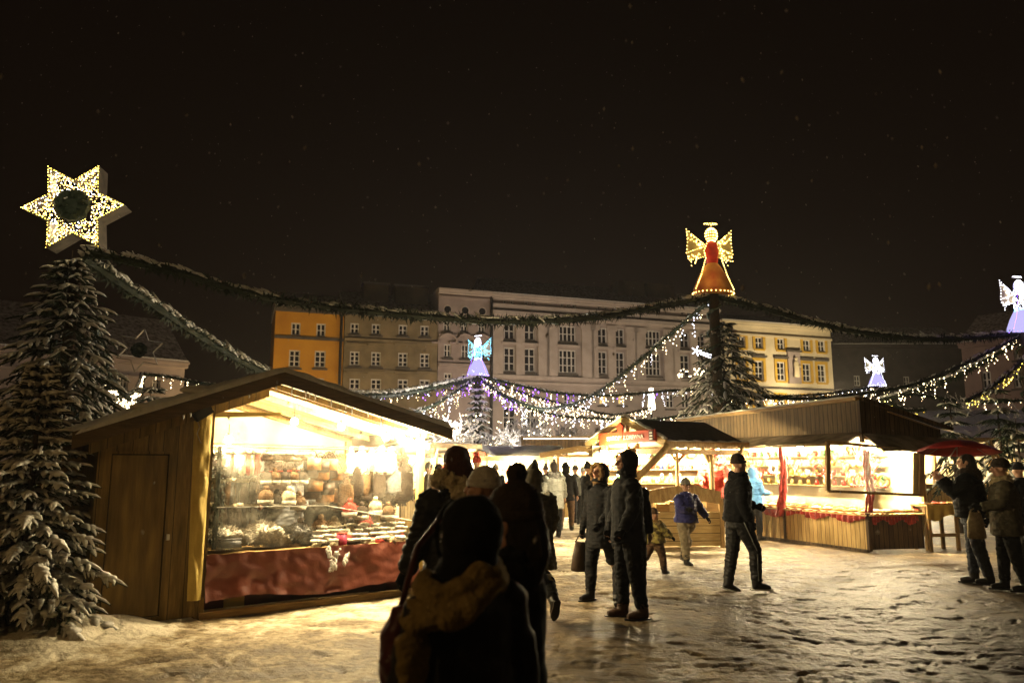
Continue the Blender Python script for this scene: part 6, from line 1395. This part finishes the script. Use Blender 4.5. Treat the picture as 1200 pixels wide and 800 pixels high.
pts_ = sorted([(random.uniform(-2, 4.2), random.uniform(-1, 1), random.uniform(-1.6, .4)) for _ in range(130)]); t = thing('light_string', 'x', 'x', (q.x, q.y, 3.4)); bulbs_on(pts_, .028, 'led_warm', t, 'bulbs')['kind'] = 'stuff'; MB().tube(pts_, .005, 4).build('wire', 'dark_metal', t); tag(t, 'white light string scattered through the frosted bare trees beside the middle fir', 'light string')

# ------------------------------------------------------------------ people
def person(label, pos, H, yaw, legs=((12, 8), (-14, 14)), arms=((10, 12, 15), (-10, 12, 15)), lean=0, head=(0, 0), coat='black_cloth', coat_len=.50, puff=1.0, trousers='black_cloth', boots='boot_black',
           gloves=None, hat=None, hood=None, fur=None, hair=None, scarf=None, kid=0, girth=None, group=None, fine=.012, flare=1.0, foot_pitch=(0, 0), boot_h=.12, backpack=None, stripe=None, twist=0, face=True, coat_tex=.009, headscale=1.0, sole=None, fur_up=0.0, boot_cuff=None, hat_style='beanie', sit=0, skinm='skin', belly=1.0):
    """legs: (hip forward, knee bend) right, left; arms: (forward, out, elbow bend) right, left. The figure faces its own +Y."""
    H -= (.10 if hat_style == 'tall' and hat else .055 if (hood or hat) else .02) * H / 1.75
    k = H / 1.75; t = thing('person', label, 'person', pos, yaw, group); hk = (1.32 if kid == 2 else 1.18 if kid == 1 else 1.0) * headscale
    gm = girth or (1.62 if kid == 2 else 1.38 if kid == 1 else 1.2); puff *= gm; gt = lambda l: [q * gm for q in l]
    V = Vector; ln = R(lean); S_ = lambda x, y, z: V((x, y, z)) * k
    hipz = .93
    def leg(side, hip, knee):
        h = V((side * .098 * gm ** .5, 0, hipz)); a = R(hip); kn = h + V((side * .01, math.sin(a) * .44, -math.cos(a) * .44)); b_ = a - R(knee); an = kn + V((side * .0, math.sin(b_) * .41, -math.cos(b_) * .41)); return h, kn, an, b_
    Ls = [leg(1, *legs[0]), leg(-1, *legs[1])]
    low = min(l[2].z for l in Ls) - .085; dz = -low + sit
    up = V((0, 0, dz))
    Ls = [(a + up, b + up, c + up, d) for a, b, c, d in Ls]
    pel = V((0, 0, hipz)) + up
    T = Matrix.Translation(pel) @ Matrix.Rotation(-ln, 4, 'X') @ Matrix.Rotation(R(twist), 4, 'Z')      # torso frame, origin at the hips
    sh = [T @ V((.185, 0, .50)), T @ V((-.185, 0, .50))]; neck = T @ V((0, 0, .55)); hc = T @ V((0, .02, .72 + (.03 if kid else 0)))
    As = []
    for i, sd in ((0, 1), (1, -1)):
        fw, ou, el = arms[i]; d1 = (T.to_3x3() @ V((sd * math.sin(R(ou)), math.sin(R(fw)) * math.cos(R(ou)), -math.cos(R(fw)) * math.cos(R(ou))))).normalized()
        e = sh[i] + d1 * .28; a2 = R(fw + el); inn = sd * math.sin(R(ou)) * (1 - min(el, 110) / 70)
        d2 = (T.to_3x3() @ V((inn, math.sin(a2), -math.cos(a2)))).normalized(); w = e + d2 * .25; As.append((sh[i], e, w, d2))
    Hm = Matrix.Translation(hc) @ T.to_3x3().to_4x4() @ Matrix.Rotation(R(head[0]), 4, 'Z') @ Matrix.Rotation(-R(head[1]), 4, 'X')
    sc = lambda b: b.xf(Matrix.Scale(k, 4))
    # ---- body: one continuous skin
    b = MB()
    hs = Matrix.Scale(hk, 4); HM = Hm @ hs; vo = fine / k
    b.ell((0, 0, 0), 1, 3, 3) if False else None
    hb = MB().ell((0, -.012, .03), (.074, .092, .088), 16, 12).ell((0, .018, -.035), (.058, .066, .075), 14, 10).ell((0, .055, -.088), (.028, .026, .020), 10, 8)
    hb.tube([(0, .085, .022), (0, .105, -.012), (0, .112, -.03)], [.010, .013, .016], 8).ell((0, .076, .036), (.052, .018, .012), 10, 6).ell((.045, .055, -.015), (.022, .022, .02), 8, 6).ell((-.045, .055, -.015), (.022, .022, .02), 8, 6)
    for sd in (-1, 1): hb.ell((sd * .078, -.01, -.005), (.012, .022, .034), 8, 6)
    hb.ell((0, .083, -.056), (.024, .014, .008), 8, 6)
    b.add([HM @ V(v) for v in hb.v], hb.f)
    b.tube([T @ V((0, -.01, .47)), neck, Hm @ V((0, -.012, -.03))], [.062, .054, .056], 12)
    tor = [(0, 0, -.08, .15, .11), (0, 0, .02, .155, .105), (0, 0, .18, .135, .095), (0, 0, .34, .165, .11), (0, 0, .46, .17, .10), (0, -.005, .53, .10, .07)]
    b.loft(tor, 16, T)
    for h, kn, an, _ in Ls: b.tube([h, h.lerp(kn, .5), kn, kn.lerp(an, .35), an], [.085, .075, .052, .054, .036], 12)
    for h, kn, an, a_ in Ls:
        i = 0 if h.x > 0 else 1; fp = R(foot_pitch[i]); fd = V((0, math.cos(fp), -math.sin(fp))); b.tube([an - fd * .03 + V((0, 0, -.03)), an + fd * .08 + V((0, 0, -.045)), an + fd * .17 + V((0, 0, -.055))], [.036, .034, .024], 8)
    def hand(b, w, d2, sd, extra=0.0):
        xx = d2.cross(V((0, 0, 1))); xx = xx.normalized() if xx.length > .1 else V((1, 0, 0)); 
        pal = T.to_3x3() @ V((sd, 0, 0)); pal = (pal - d2 * pal.dot(d2)).normalized(); lat = d2.cross(pal).normalized() * sd   # lat points across the palm to the thumb side
        if lat.y < 0: lat = -lat
        c = w + d2 * .05
        b.tube([w - d2 * .01, w + d2 * .03, w + d2 * .085], [.024 + extra, .032 + extra, .034 + extra], 10)
        for j, (off, L_) in enumerate(((.030, .070), (.010, .080), (-.010, .074), (-.028, .058))):
            r0 = w + d2 * .075 + lat * off; cu = -pal; p1 = r0 + (d2 * .9 + cu * .25).normalized() * L_ * .45; p2 = p1 + (d2 * .6 + cu * .75).normalized() * L_ * .33; p3 = p2 + (d2 * .2 + cu).normalized() * L_ * .25
            b.tube([r0, p1, p2, p3], [.0105 + extra, .010 + extra, .009 + extra, .008 + extra * .7], 7)
        r0 = w + d2 * .03 + lat * .022; b.tube([r0, r0 + (lat * .8 + d2 * .6 - pal * .3).normalized() * .04, r0 + (lat * .45 + d2 * .9 - pal * .5).normalized() * .07], [.013 + extra, .012 + extra, .009 + extra], 7)
    for i, sd in ((0, 1), (1, -1)):
        s_, e, w, d2 = As[i]; b.tube([s_, s_.lerp(e, .5), e, e.lerp(w, .3), w], [.058, .050, .040, .041, .027], 10); hand(b, w, d2, sd)
    body = remesh(sc(b), 'body', skinm, min(fine, .011) if face else fine, t, 2)
    if face:
        for sd in (-1, 1): e = MB().ell((0, 0, 0), (.014, .008, .008), 8, 6); e.xf(HM @ Matrix.Translation((sd * .031, .0775, .012))); sc(e).build('eye', 'eye', t, True)
        m_ = MB().ell((0, 0, 0), (.024, .008, .006), 8, 6); m_.xf(HM @ Matrix.Translation((0, .094, -.056))); sc(m_).build('mouth', 'lips', t, True)
    # ---- trousers, boots
    b = MB(); b.loft([(0, 0, -.12, .15 * gm, .12 * gm), (0, 0, .0, .165 * gm, .12 * gm), (0, 0, .10, .155 * gm, .115 * gm)], 14, T)
    for h, kn, an, _ in Ls: b.tube([h + V((0, 0, .02)), h.lerp(kn, .4), kn, kn.lerp(an, .4), kn.lerp(an, .93)], gt([.098, .092, .073, .068, .056]), 12)
    tr = remesh(sc(b), 'trousers', trousers, fine, t, 2, disp=.010, dscale=11, seed=H * 10, fold=1.0)
    if stripe:
        for h, kn, an, _ in Ls:
            o = V((.114 if h.x > 0 else -.114, 0, 0)); o2 = V((.086 if h.x > 0 else -.086, 0, 0)); sc(MB().tube([h + o, h.lerp(kn, .5) + o * .93, kn + o2, kn.lerp(an, .9) + o2 * .85], .008, 5)).build('stripe', stripe, tr, True)
    for i, (h, kn, an, a_) in enumerate(Ls):
        fp = R(foot_pitch[i]); fd = V((0, math.cos(fp), -math.sin(fp))); dn = V((0, -math.sin(fp), -math.cos(fp))); b = MB()
        b.tube([an.lerp(kn, boot_h / .41 * 1.6), an, an + dn * .03], gt([.058, .054, .052]), 12)
        b.tube([an - fd * .055 + dn * .045, an + fd * .02 + dn * .035, an + fd * .10 + dn * .045, an + fd * .175 + dn * .055], gt([.034, .048, .045, .030]), 12, .85)
        bo = remesh(sc(b), 'boot', boots, min(fine, .009), t, 2)
        if boot_cuff: b = MB().tube([an.lerp(kn, boot_h / .41 * 1.35), an.lerp(kn, boot_h / .41 * 1.85)], [.066 * gm, .072 * gm], 12); rough(b, .008, 30); sc(b).build('fur_cuff', boot_cuff, bo, True)
        s2 = MB(); ol = [(-.085, .03), (-.06, .042), (.0, .040), (.08, .050), (.15, .045), (.205, .015)]
        vv = [an + fd * y + dn * .070 + V((x, 0, 0)) for y, x in ol] + [an + fd * y + dn * .070 + V((-x, 0, 0)) for y, x in ol[::-1]]; n_ = len(vv); vv += [q + dn * .018 for q in vv]
        s2.add(vv, [tuple(range(n_)), tuple(range(2 * n_ - 1, n_ - 1, -1))] + [(q, (q + 1) % n_, (q + 1) % n_ + n_, q + n_) for q in range(n_)]); sc(s2).build('sole', sole or 'boot_black', bo)
    # ---- coat with sleeves
    p = puff; b = MB(); cl = coat_len; z0 = .53 - cl - .06
    ff = flare
    rings = [(0, -.0, z0, .185 * p * ff, .15 * p * ff), (0, 0, z0 + .06, .185 * p * ff, .15 * p * ff), (0, 0, .02, .175 * p * belly, .140 * p * belly), (0, 0, .16, .165 * p * belly, .135 * p * belly), (0, 0, .33, .190 * p, .140 * p), (0, 0, .46, .195 * p, .125 * p), (0, 0, .53, .12 * p, .09 * p), (0, 0, .57, .075, .07)]
    rings = [r_ for j, r_ in enumerate(rings) if j < 2 or r_[2] > z0 + .09]
    rings = [(r_[0], r_[1], r_[2], r_[3] * (1 / gm ** .35 if r_[2] > .3 else 1), r_[4]) for r_ in rings]
    b.loft(rings, 20, T)
    for i, sd in ((0, 1), (1, -1)):
        s_, e, w, d2 = As[i]; b.tube([s_ - V((sd * .04, 0, .0)), s_.lerp(e, .15), s_.lerp(e, .6), e, e.lerp(w, .5), e.lerp(w, .97)], [.075 * p, .082 * p, .070 * p, .062 * p, .058 * p, .048 * p], 12)
    b.tube([T @ V((0, -.005, .50)), T @ V((0, .0, .60))], [.085, .078], 12)
    co = remesh(sc(b), 'coat', coat, fine, t, 3, disp=coat_tex * (1.3 if p > 1.3 else 1), dscale=8, seed=H * 7 + yaw, fold=1.6 if p > 1.05 else .4)
    for i, sd in ((0, 1), (1, -1)):
        if gloves: b = MB(); s_, e, w, d2 = As[i]; b.tube([w - d2 * .05, w], [.036, .034], 10); hand(b, w, d2, sd, .004); remesh(sc(b), 'glove', gloves, .007, t, 2)
    if hood:
        b = MB().ell((0, -.045, .020), (.112, .118, .135), 18, 12); b.ell((0, -.05, -.07), (.10, .10, .085), 14, 10); b.tube([(0, -.04, -.06), (0, -.03, -.14)], [.10, .12], 12)
        b.xf(HM); remesh(sc(b), 'hood', hood, fine, t, 3, disp=.006, dscale=12, seed=3)
        rim = [(.090 * math.cos(a), .052 + .02 * math.sin(a), -.01 + .118 * math.sin(a)) for a in np.linspace(0, 2 * math.pi, 25)]
        b = MB().tube(rim, .009 if not fur else .030, 8); 
        if fur: rough(b, .02, 30)
        b.xf(HM); sc(b).build('hood_fur' if fur else 'hood_edge', fur or hood, t, True)
    if fur and not hood:
        b = MB(); rim = [(.135 * math.cos(a), -.02 + .10 * math.sin(a), .0 + .035 * math.cos(a) ** 2) for a in np.linspace(0, 2 * math.pi, 31)]; b.tube(rim, [.05 + .012 * math.sin(q * 2.7) for q in range(31)], 12); b.ell((0, -.11, -.05), (.11, .06, .10), 14, 10)
        b.xf(T @ Matrix.Translation((0, 0, .57 + fur_up)) @ Matrix.Scale(1 + fur_up * 3, 4)); remesh(sc(b), 'fur_collar', fur, .009, t, 1, disp=.018, dscale=30)
    if hair:
        b = MB().ell((0, -.025, .035), (.086, .098, .092), 16, 12); b.tube([(0, -.05, .0), (0, -.075, -.10), (0, -.06, -.20)], [.085, .082, .05], 12)
        b.xf(HM); remesh(sc(b), 'hair', hair, fine, t, 2, disp=.006, dscale=26, fold=-.6)
    if hat:
        b = MB()
        if hat_style == 'beanie': b.loft([(0, -.012, .028, .086, .103), (0, -.014, .075, .088, .103), (0, -.018, .115, .074, .086), (0, -.022, .145, .048, .055), (0, -.024, .158, .015, .018)], 18)
        elif hat_style == 'tall': b.loft([(0, -.012, .02, .092, .108), (0, -.014, .08, .092, .105), (0, -.02, .13, .074, .084), (0, -.035, .175, .044, .05), (0, -.045, .205, .012, .014)], 18)
        elif hat_style == 'bobble': b.loft([(0, -.012, .02, .092, .108), (0, -.014, .08, .092, .106), (0, -.018, .13, .07, .08), (0, -.022, .155, .03, .034)], 18); b.ell((0, -.022, .185), .042, 12, 8)
        elif hat_style == 'wide': b.loft([(0, -.012, .045, .125, .14), (0, -.014, .06, .105, .12), (0, -.018, .12, .09, .10), (0, -.022, .15, .04, .05)], 18)
        b.xf(HM); ht = remesh(sc(b), 'hat', hat, .008, t, 2, disp=.003, dscale=50)
        b = MB().loft([(0, -.012, .018, .091, .108), (0, -.012, .022, .097, .114), (0, -.012, .05, .097, .114), (0, -.012, .055, .09, .106)], 18); b.xf(HM); sc(b).build('cuff', hat, ht, True)
    if scarf:
        b = MB(); rim = [(.098 * math.cos(a), -.0 + .09 * math.sin(a), .012 * math.sin(a * 2)) for a in np.linspace(0, 2 * math.pi, 25)]; b.tube(rim, .042, 10); rim = [(.105 * math.cos(a), .0 + .095 * math.sin(a), -.05 + .012 * math.sin(a * 3)) for a in np.linspace(0, 2 * math.pi, 25)]; b.tube(rim, .04, 10)
        b.tube([(.06, .10, -.02), (.07, .14, -.14), (.06, .15, -.30)], [.045, .05, .045], 10, .5)
        b.xf(T @ Matrix.Translation((0, .0, .585))); remesh(sc(b), 'scarf', scarf, .009, t, 1, disp=.012, dscale=22)
    if backpack:
        b = MB().ell((0, -.21, .27), (.15, .10, .24), 14, 10).ell((0, -.29, .18), (.11, .05, .11), 12, 8); b.xf(T); bp_ = remesh(sc(b), 'backpack', backpack, .012, t, 2, disp=.008)
    t['_k'] = k
    hands = [t.matrix_world, [tuple((As[i][2] + As[i][3] * .09) * k) for i in (0, 1)]]
    return t, [Matrix.Translation(V(pos)) @ Matrix.Rotation(yaw, 4, 'Z') @ ((As[i][2] + As[i][3] * .08) * k) for i in (0, 1)]
def Hpx(px, pf, pt): g = G(px, pf); return g, P(px, pt, g.y).z
LEFT, RIGHT, AWAY, TOWARD = R(90), R(-90), 0, R(180)

def tote(hand, drop, w, h, m, label, rz=0, name='handbag'):
    t = thing(name, label, 'bag', (hand.x, hand.y, hand.z), rz)
    b = MB().tube([(-w * .3, 0, -drop), (-w * .18, 0, -drop * .35), (0, 0, 0), (w * .18, 0, -drop * .35), (w * .3, 0, -drop)], .010, 6); b.build('handle', m, t, True)
    b = MB().loft([(0, 0, -drop - h, w * .50, .07), (0, 0, -drop - h * .92, w * .54, .09), (0, 0, -drop - h * .4, w * .44, .08), (0, 0, -drop, w * .30, .025)], 14); rough(b, .02, 9).build('body', m, t, True); return t

# centre pair and the man behind them
g, h = Hpx(738, 724, 526); person('tall man in a black hooded coat and brown boots turned towards the near stall', g, h, R(100), legs=((4, 3), (-5, 5)), arms=((8, 8, 12), (2, 10, 30)), coat='black_cloth', coat_len=.60, hood='black_cloth', boots='boot_brown', gloves='black_cloth', head=(8, -4), coat_tex=.007, boot_h=.16, puff=1.05, fine=.011)
g, h = Hpx(706, 703, 542); t, hd = person('woman in a long black coat with brown fur round her hood, holding a dark bag', g, h + .02, R(128), legs=((10, 6), (-12, 16)), arms=((4, 9, 10), (12, 10, 40)), coat='black_cloth', coat_len=.72, hood='black_cloth', fur='fur_brown', gloves='black_cloth', head=(6, -14), foot_pitch=(0, 12), flare=1.05, fine=.011)
hd = hd[0] if hd[0].x < hd[1].x else hd[1]; tote(hd, .10, .30, .36, 'bag_leather', 'dark tote bag hanging from the hand of the woman with the fur hood', .3)
g, h = Hpx(739, 712, 540); person('man with a dark backpack mostly hidden behind the tall hooded man', g, h, R(-15), arms=((0, 8, 10), (0, 8, 10)), coat='black_cloth', coat_len=.5, hood='brown_cloth', backpack='black_cloth', fine=.015, face=False)
# toddler, boy, blue coat
g, h = Hpx(768, 672, 596); person('toddler in a mottled yellow green snowsuit jacket walking behind the couple', g, h, R(-60), kid=2, legs=((22, 14), (-26, 22)), arms=((35, 25, 10), (-10, 20, 15)), coat='khaki_kid', coat_len=.50, trousers='brown_cloth', hat='brown_cloth', gloves='black_cloth', foot_pitch=(0, 25), boot_h=.10, puff=1.12, fine=.010, flare=1.1, hood=None, scarf='fur_brown')
g, h = Hpx(806, 661, 562); person('boy in a dark blue jacket, grey beanie and beige trousers by the kiosk', g, h, R(205), kid=1, legs=((12, 6), (-16, 12)), arms=((30, 14, 60), (18, 30, 10)), coat='blue_jacket', coat_len=.50, trousers='beige_trouser', hat='beanie_grey', gloves='black_cloth', head=(-40, -8), foot_pitch=(0, 8), puff=1.12, fine=.010, boot_h=.09, scarf='blue_jacket')
g, h = Hpx(886, 632, 546); person('person in a bright blue hooded jacket looking down at the corner stall counter', g, h, R(-65), kid=0, legs=((3, 3), (-3, 3)), arms=((12, 6, 72), (14, 6, 75)), coat='bright_blue', coat_len=.55, hood='bright_blue', trousers='black_cloth', head=(0, -20), puff=1.08, fine=.012)
g2, hd = None, None
# striding man with beanie
g, h = Hpx(868, 692, 530); person('man in a black coat, beanie and striped black track trousers striding right', g + Vector((0, 0, 0)), h, R(-88), legs=((24, 24), (-7, 3)), arms=((-2, 8, 25), (16, 8, 60)), coat='black_cloth', coat_len=.50, trousers='black_gloss', stripe='grey_coat', hat='wool_dark', head=(12, -6), gloves='black_cloth', scarf='black_cloth', foot_pitch=(0, 18), boots='boot_black', sole='sole_white', hat_style='beanie', fine=.011, boot_h=.05, lean=3, puff=1.06)
# umbrella holder
g, h = Hpx(1146, 684, 532); t, hd = person('heavy person in a dark padded coat and jeans standing under the red umbrella', g, h, R(55), legs=((4, 2), (-8, 6)), arms=((45, 14, 95), (40, 14, 100)), coat='black_cloth', coat_len=.50, trousers='denim', hair='hair_dark', head=(10, 0), puff=1.18, belly=1.12, fur='wool_dark', fine=.012, foot_pitch=(0, 0), boot_h=.1)
uc = P(1123, 529, g.y + .25); ut = thing('umbrella', 'open red umbrella held up beside the corner stall', 'umbrella', (uc.x, uc.y, uc.z), R(10)); ut.rotation_euler = (R(-4), R(5), .3)
vs = []; fs = []; nr, na = 7, 8 * 5; Ru = .58
for i in range(nr + 1):
    for j in range(na):
        a = 2 * math.pi * j / na; q = (j % 5) / 5; sag = 1 - .10 * math.sin(q * math.pi) * (i / nr); rr = Ru * i / nr * (sag if i else 0) + (1e-3 if i == 0 else 0); z = .17 * (1 - (i / nr) ** 2) - .012 * math.sin(q * math.pi) * (i / nr); vs.append((rr * math.cos(a), rr * math.sin(a), z))
for i in range(nr):
    for j in range(na): fs.append((i * na + j, (i + 1) * na + j, (i + 1) * na + (j + 1) % na, i * na + (j + 1) % na))
ucn = MB().add(vs, fs).build('canopy', 'umbrella_red', ut, True); ucn.modifiers.new('s', 'SOLIDIFY').thickness = .004
hh = Matrix.LocRotScale(ut.location, ut.rotation_euler, None).inverted() @ ((hd[0] + hd[1]) / 2 + Vector((0, 0, -.05)))
MB().tube([(0, 0, .23), (0, 0, .1), (hh.x, hh.y, hh.z)], .008, 8).build('shaft', 'steel', ut, True); MB().tube([hh + Vector((0, 0, .06)), hh - Vector((0, 0, .08)), hh + Vector((.03, 0, -.12))], .014, 8).build('handle', 'black_box', ut, True)
b = MB()
for i in range(8): a = 2 * math.pi * i / 8; b.tube([(0, 0, .16), (Ru * .5 * math.cos(a), Ru * .5 * math.sin(a), .115), (Ru * .99 * math.cos(a), Ru * .99 * math.sin(a), -.006)], .004, 4)
b.build('ribs', 'steel', ut)
# right edge pair
g, h = Hpx(1187, 692, 536); t, hd = person('woman in an olive coat, dark hat and thick pale scarf at the right edge', g, h, R(70), legs=((6, 4), (-6, 8)), arms=((6, 10, 25), (20, 10, 60)), coat='olive_coat', coat_len=.66, trousers='black_cloth', hat='wool_dark', scarf='scarf_beige', head=(6, -4), gloves='black_cloth', puff=1.12, belly=1.06, fine=.012, hat_style='wide')
tote(hd[1] if hd[1].x < hd[0].x else hd[0], .06, .26, .34, 'scarf_beige', 'pale cloth bag hanging beside the woman with the thick scarf', .2, 'shopping_bag')
g, h = Hpx(1205, 660, 540); person('dark clothed walker half cut off by the right edge behind the scarf woman', g, h, R(20), legs=((16, 8), (-18, 16)), coat='black_cloth', coat_len=.5, hat='black_cloth', fine=.016, face=False, foot_pitch=(0, 16))
# silver coat woman and her neighbours
g, h = Hpx(650, 629, 541); person('woman in a long silver grey hooded coat walking away from the camera', g, h, R(8), legs=((8, 6), (-7, 8)), arms=((10, 12, 10), (-8, 14, 15)), coat='grey_coat', coat_len=.72, hat='hair_dark', hair='hair_dark', hat_style='bobble', fur='fleece_grey', puff=1.12, fine=.013, face=False, boot_h=.13)
g, h = Hpx(664, 622, 541); person('dark clothed person walking close to the right of the silver coat', g, h, R(-12), coat='black_cloth', coat_len=.6, trousers='brown_cloth', hood='black_cloth', arms=((0, 12, 10), (25, 20, 20)), fine=.016, face=False)
for i, (px, pf, pt, yaw, cm, hm, hs_, lb) in enumerate((
    (627, 628, 538, 15, 'black_cloth', 'black_cloth', 'tall', 'person in a black coat and pointed hat left of the silver coat woman'),
    (501, 634, 541, 170, 'brown_cloth', 'beanie_grey', 'beanie', 'person in a brown coat facing the camera beside the near stall corner post'),
    (513, 628, 543, 160, 'black_cloth', 'wool_dark', 'beanie', 'person in black half hidden behind the fur collar woman at the near stall'),
    (558, 640, 534, 10, 'black_cloth', 'red_wool', 'bobble', 'person in black with a red bobble hat in front of the gabled far stall'),
    (690, 628, 540, -60, 'black_cloth', 'black_cloth', 'tall', 'dark figure with a pointed hat left of the fur hood woman'),
    (675, 612, 545, 40, 'dark_blue', 'wool_dark', 'beanie', 'person in dark blue waiting at the sagging canopy stall'),
    (684, 614, 547, -30, 'grey_coat', 'grey_coat', 'beanie', 'person in light grey at the sagging canopy stall'),
    (606, 616, 543, 0, 'dark_blue', 'black_cloth', 'beanie', 'dark figure standing at the far stall counter behind the olive coat walker'),
    (640, 612, 545, 30, 'black_cloth', 'wool_dark', 'bobble', 'smaller dark figure far behind the pointed hat person'),
    (580, 618, 543, -10, 'black_cloth', 'beanie_grey', 'beanie', 'dark figure with grey cap standing under the gabled far stall'))):
    g, h = Hpx(px, pf, pt); person(lb, g, h, R(yaw), legs=((5 + i % 3, 4), (-6, 6)), arms=((5, 10, 20 + 8 * (i % 4)), (8, 10, 30)), coat=cm, coat_len=.5 + .05 * (i % 3), hat=hm, hat_style=hs_, fine=.018, face=yaw > 90, gloves=None)
# sellers
w = KW.w(KW.hit(838, 560, -.9)[0], -1.0, 0); person('seller in a red jacket behind the kiosk counter', (w.x, w.y, 0), P(838, 525, w.y).z, R(170), coat='red_jacket', coat_len=.55, arms=((30, 12, 50), (25, 12, 50)), hat='red_wool', fine=.013, puff=1.1)
w = S1.w(S1.hit(333, 600, -1.3)[0], -1.25, .02); person('seller in a grey quilted jacket inside the near stall behind the goods', (w.x, w.y, 0), 1.78, R(185), coat='grey_puffer', coat_len=.55, arms=((25, 12, 60), (25, 12, 60)), hat='wool_dark', fine=.011, puff=1.2)
# foreground walkers
g, h = Hpx(636, 724, 538); person('walker in a long olive coat and pointed hood striding with one cream topped boot raised', g + Vector((-.10, .0, 0)), 1.74, R(14), legs=((-16, 42), (20, 12)), arms=((12, 16, 40), (0, 12, 30)), coat='olive_coat', coat_len=.80, trousers='black_cloth', hood='olive_coat', hat='olive_coat', hat_style='tall', foot_pitch=(58, 0), boots='boot_black', boot_h=.20, boot_cuff='boot_cream', puff=1.15, flare=1.12, fine=.011, face=False)
q = P(535, 560, 5.6); person('woman with auburn hair and a wide pale fur collar reaching towards the near stall', (q.x, q.y, 0), P(535, 526, 5.6).z, R(35), legs=((4, 4), (-4, 4)), arms=((6, 10, 20), (6, 18, 14)), coat='black_gloss', coat_len=.55, hair='hair_auburn', fur='fur_pale', gloves='black_cloth', puff=1.12, fine=.010, head=(0, 6), coat_tex=.012, headscale=1.1, fur_up=.03)
q = P(567, 570, 4.9); person('shorter person in a pale knitted beanie between the two dark foreground heads', (q.x, q.y, 0), P(567, 545, 4.9).z, R(55), coat='brown_cloth', coat_len=.55, hat='beanie_white', fine=.010, scarf='wool_dark', head=(20, -6), headscale=1.05)
q = P(604, 600, 3.15); person('dark foreground walker in a big dark knitted hat facing left', (q.x, q.y, 0), P(603, 574, 3.15).z, R(62), coat='black_cloth', coat_len=.86, trousers='brown_cloth', hat='beanie_dark' if 'beanie_dark' in M else 'wool_dark', hat_style='bobble', hair='hair_dark', headscale=1.25, legs=((6, 4), (-8, 8)), arms=((6, 8, 20), (6, 8, 20)), puff=.95, girth=1.0, fine=.010, scarf='black_cloth', coat_tex=.006)
q = P(549, 600, 2.62); t, hd = person('nearest walker in a dark hooded coat with a wide mustard scarf over the shoulders', (q.x, q.y, 0), P(549, 577, 2.62).z, R(38), coat='black_gloss', coat_len=.86, hood='black_cloth', fur=None, legs=((8, 6), (-10, 8)), arms=((-4, 14, 15), (6, 14, 25)), puff=.95, belly=1.1, flare=1.15, fine=.009, head=(0, -8), headscale=1.04, coat_tex=.006, girth=1.0)
# mustard shawl lying over the near walker's shoulders
kf = P(549, 577, 2.62).z / 1.75; mt = Matrix.Translation(q * 1) ; mt = Matrix.Translation((q.x, q.y, 0)) @ Matrix.Rotation(R(38), 4, 'Z')
b = MB(); rim = [(-.045 + .135 * math.cos(a), -.02 + .12 * math.sin(a), 1.45 + .03 * math.cos(a) + .015 * math.sin(3 * a)) for a in np.linspace(0, 2 * math.pi, 31)]; b.tube(rim, .045, 10); rim = [(-.075 + .155 * math.cos(a), -.03 + .135 * math.sin(a), 1.40 + .07 * math.cos(a) + .015 * math.sin(4 * a)) for a in np.linspace(0, 2 * math.pi, 31)]; b.tube(rim, .042, 10)
b.tube([(-.22, -.03, 1.40), (-.27, -.08, 1.28), (-.28, -.09, 1.14)], [.06, .075, .05], 10, .5)
b.xf(Matrix.Scale(kf, 4)); sc_ = remesh(b, 'shawl', 'scarf_mustard', .010, t, 2, disp=.012, dscale=13, fold=.5)
# maroon shoulder bag of the near walker
p_ = P(490, 722, 2.62); bt = thing('shoulder_bag', 'crumpled maroon shoulder bag hanging at the left side of the nearest walker', 'bag', (p_.x, p_.y, p_.z), R(25))
b = MB().loft([(0, 0, -.30, .08, .05), (0, 0, -.26, .115, .075), (0, 0, -.05, .13, .08), (0, 0, .04, .09, .04)], 18); b.ell((-.04, -.03, -.12), (.1, .07, .08), 12, 8); remesh(b, 'body', 'maroon_bag', .010, bt, 2, disp=.020, dscale=9)
MB().tube([(-.06, 0, .03), (.0, .02, .22), (.12, .05, .34)], .011, 8).build('strap', 'maroon_bag', bt, True)

# ------------------------------------------------------------------ falling snow
rg = random.Random(99); b = MB()
for _ in range(1700):
    Y = 2.5 + 30 * rg.random() ** 1.3; q = P(rg.uniform(-60, 1260), rg.uniform(-40, 640), Y); r = rg.choice([.002, .003, .004, .0065]) * (1 + Y * .03)
    if q.z < .3: continue
    d = Vector((rg.uniform(-.3, .3), 0, 1)).normalized() * r * rg.uniform(1, 2); s_ = Vector((r, 0, 0)); y_ = Vector((0, r, 0)); b.add([q + d, q - d, q + s_, q - s_, q + y_, q - y_], [(0, 2, 4), (0, 4, 3), (0, 3, 5), (0, 5, 2), (1, 4, 2), (1, 3, 4), (1, 5, 3), (1, 2, 5)])
mat('snow_air', (.42, .40, .38), .8); o = b.build('falling_snow', 'snow_air'); tag(o, 'snowflakes falling through the night air over the market', 'snowfall', None, 'stuff')
for o in list(bpy.data.objects):
    for k_ in ('_k', '_L'):
        if k_ in o: del o[k_]
# thin haze added to give the lamps a soft glow
hz = MB().box(-420, 420, -70, 640, -1.2, 30).build('haze', 'snow'); tag(hz, 'thin haze added to the night air for a glow round the lamps', 'haze', None, 'stuff')
m = bpy.data.materials.new('haze'); m.use_nodes = True; nt = m.node_tree; nt.nodes.clear(); o_ = nt.nodes.new('ShaderNodeOutputMaterial'); v_ = nt.nodes.new('ShaderNodeVolumePrincipled')
v_.inputs['Density'].default_value = .00035; v_.inputs['Color'].default_value = (.95, .93, .9, 1); v_.inputs['Anisotropy'].default_value = .55; nt.links.new(v_.outputs[0], o_.inputs['Volume']); hz.data.materials.clear(); hz.data.materials.append(m)
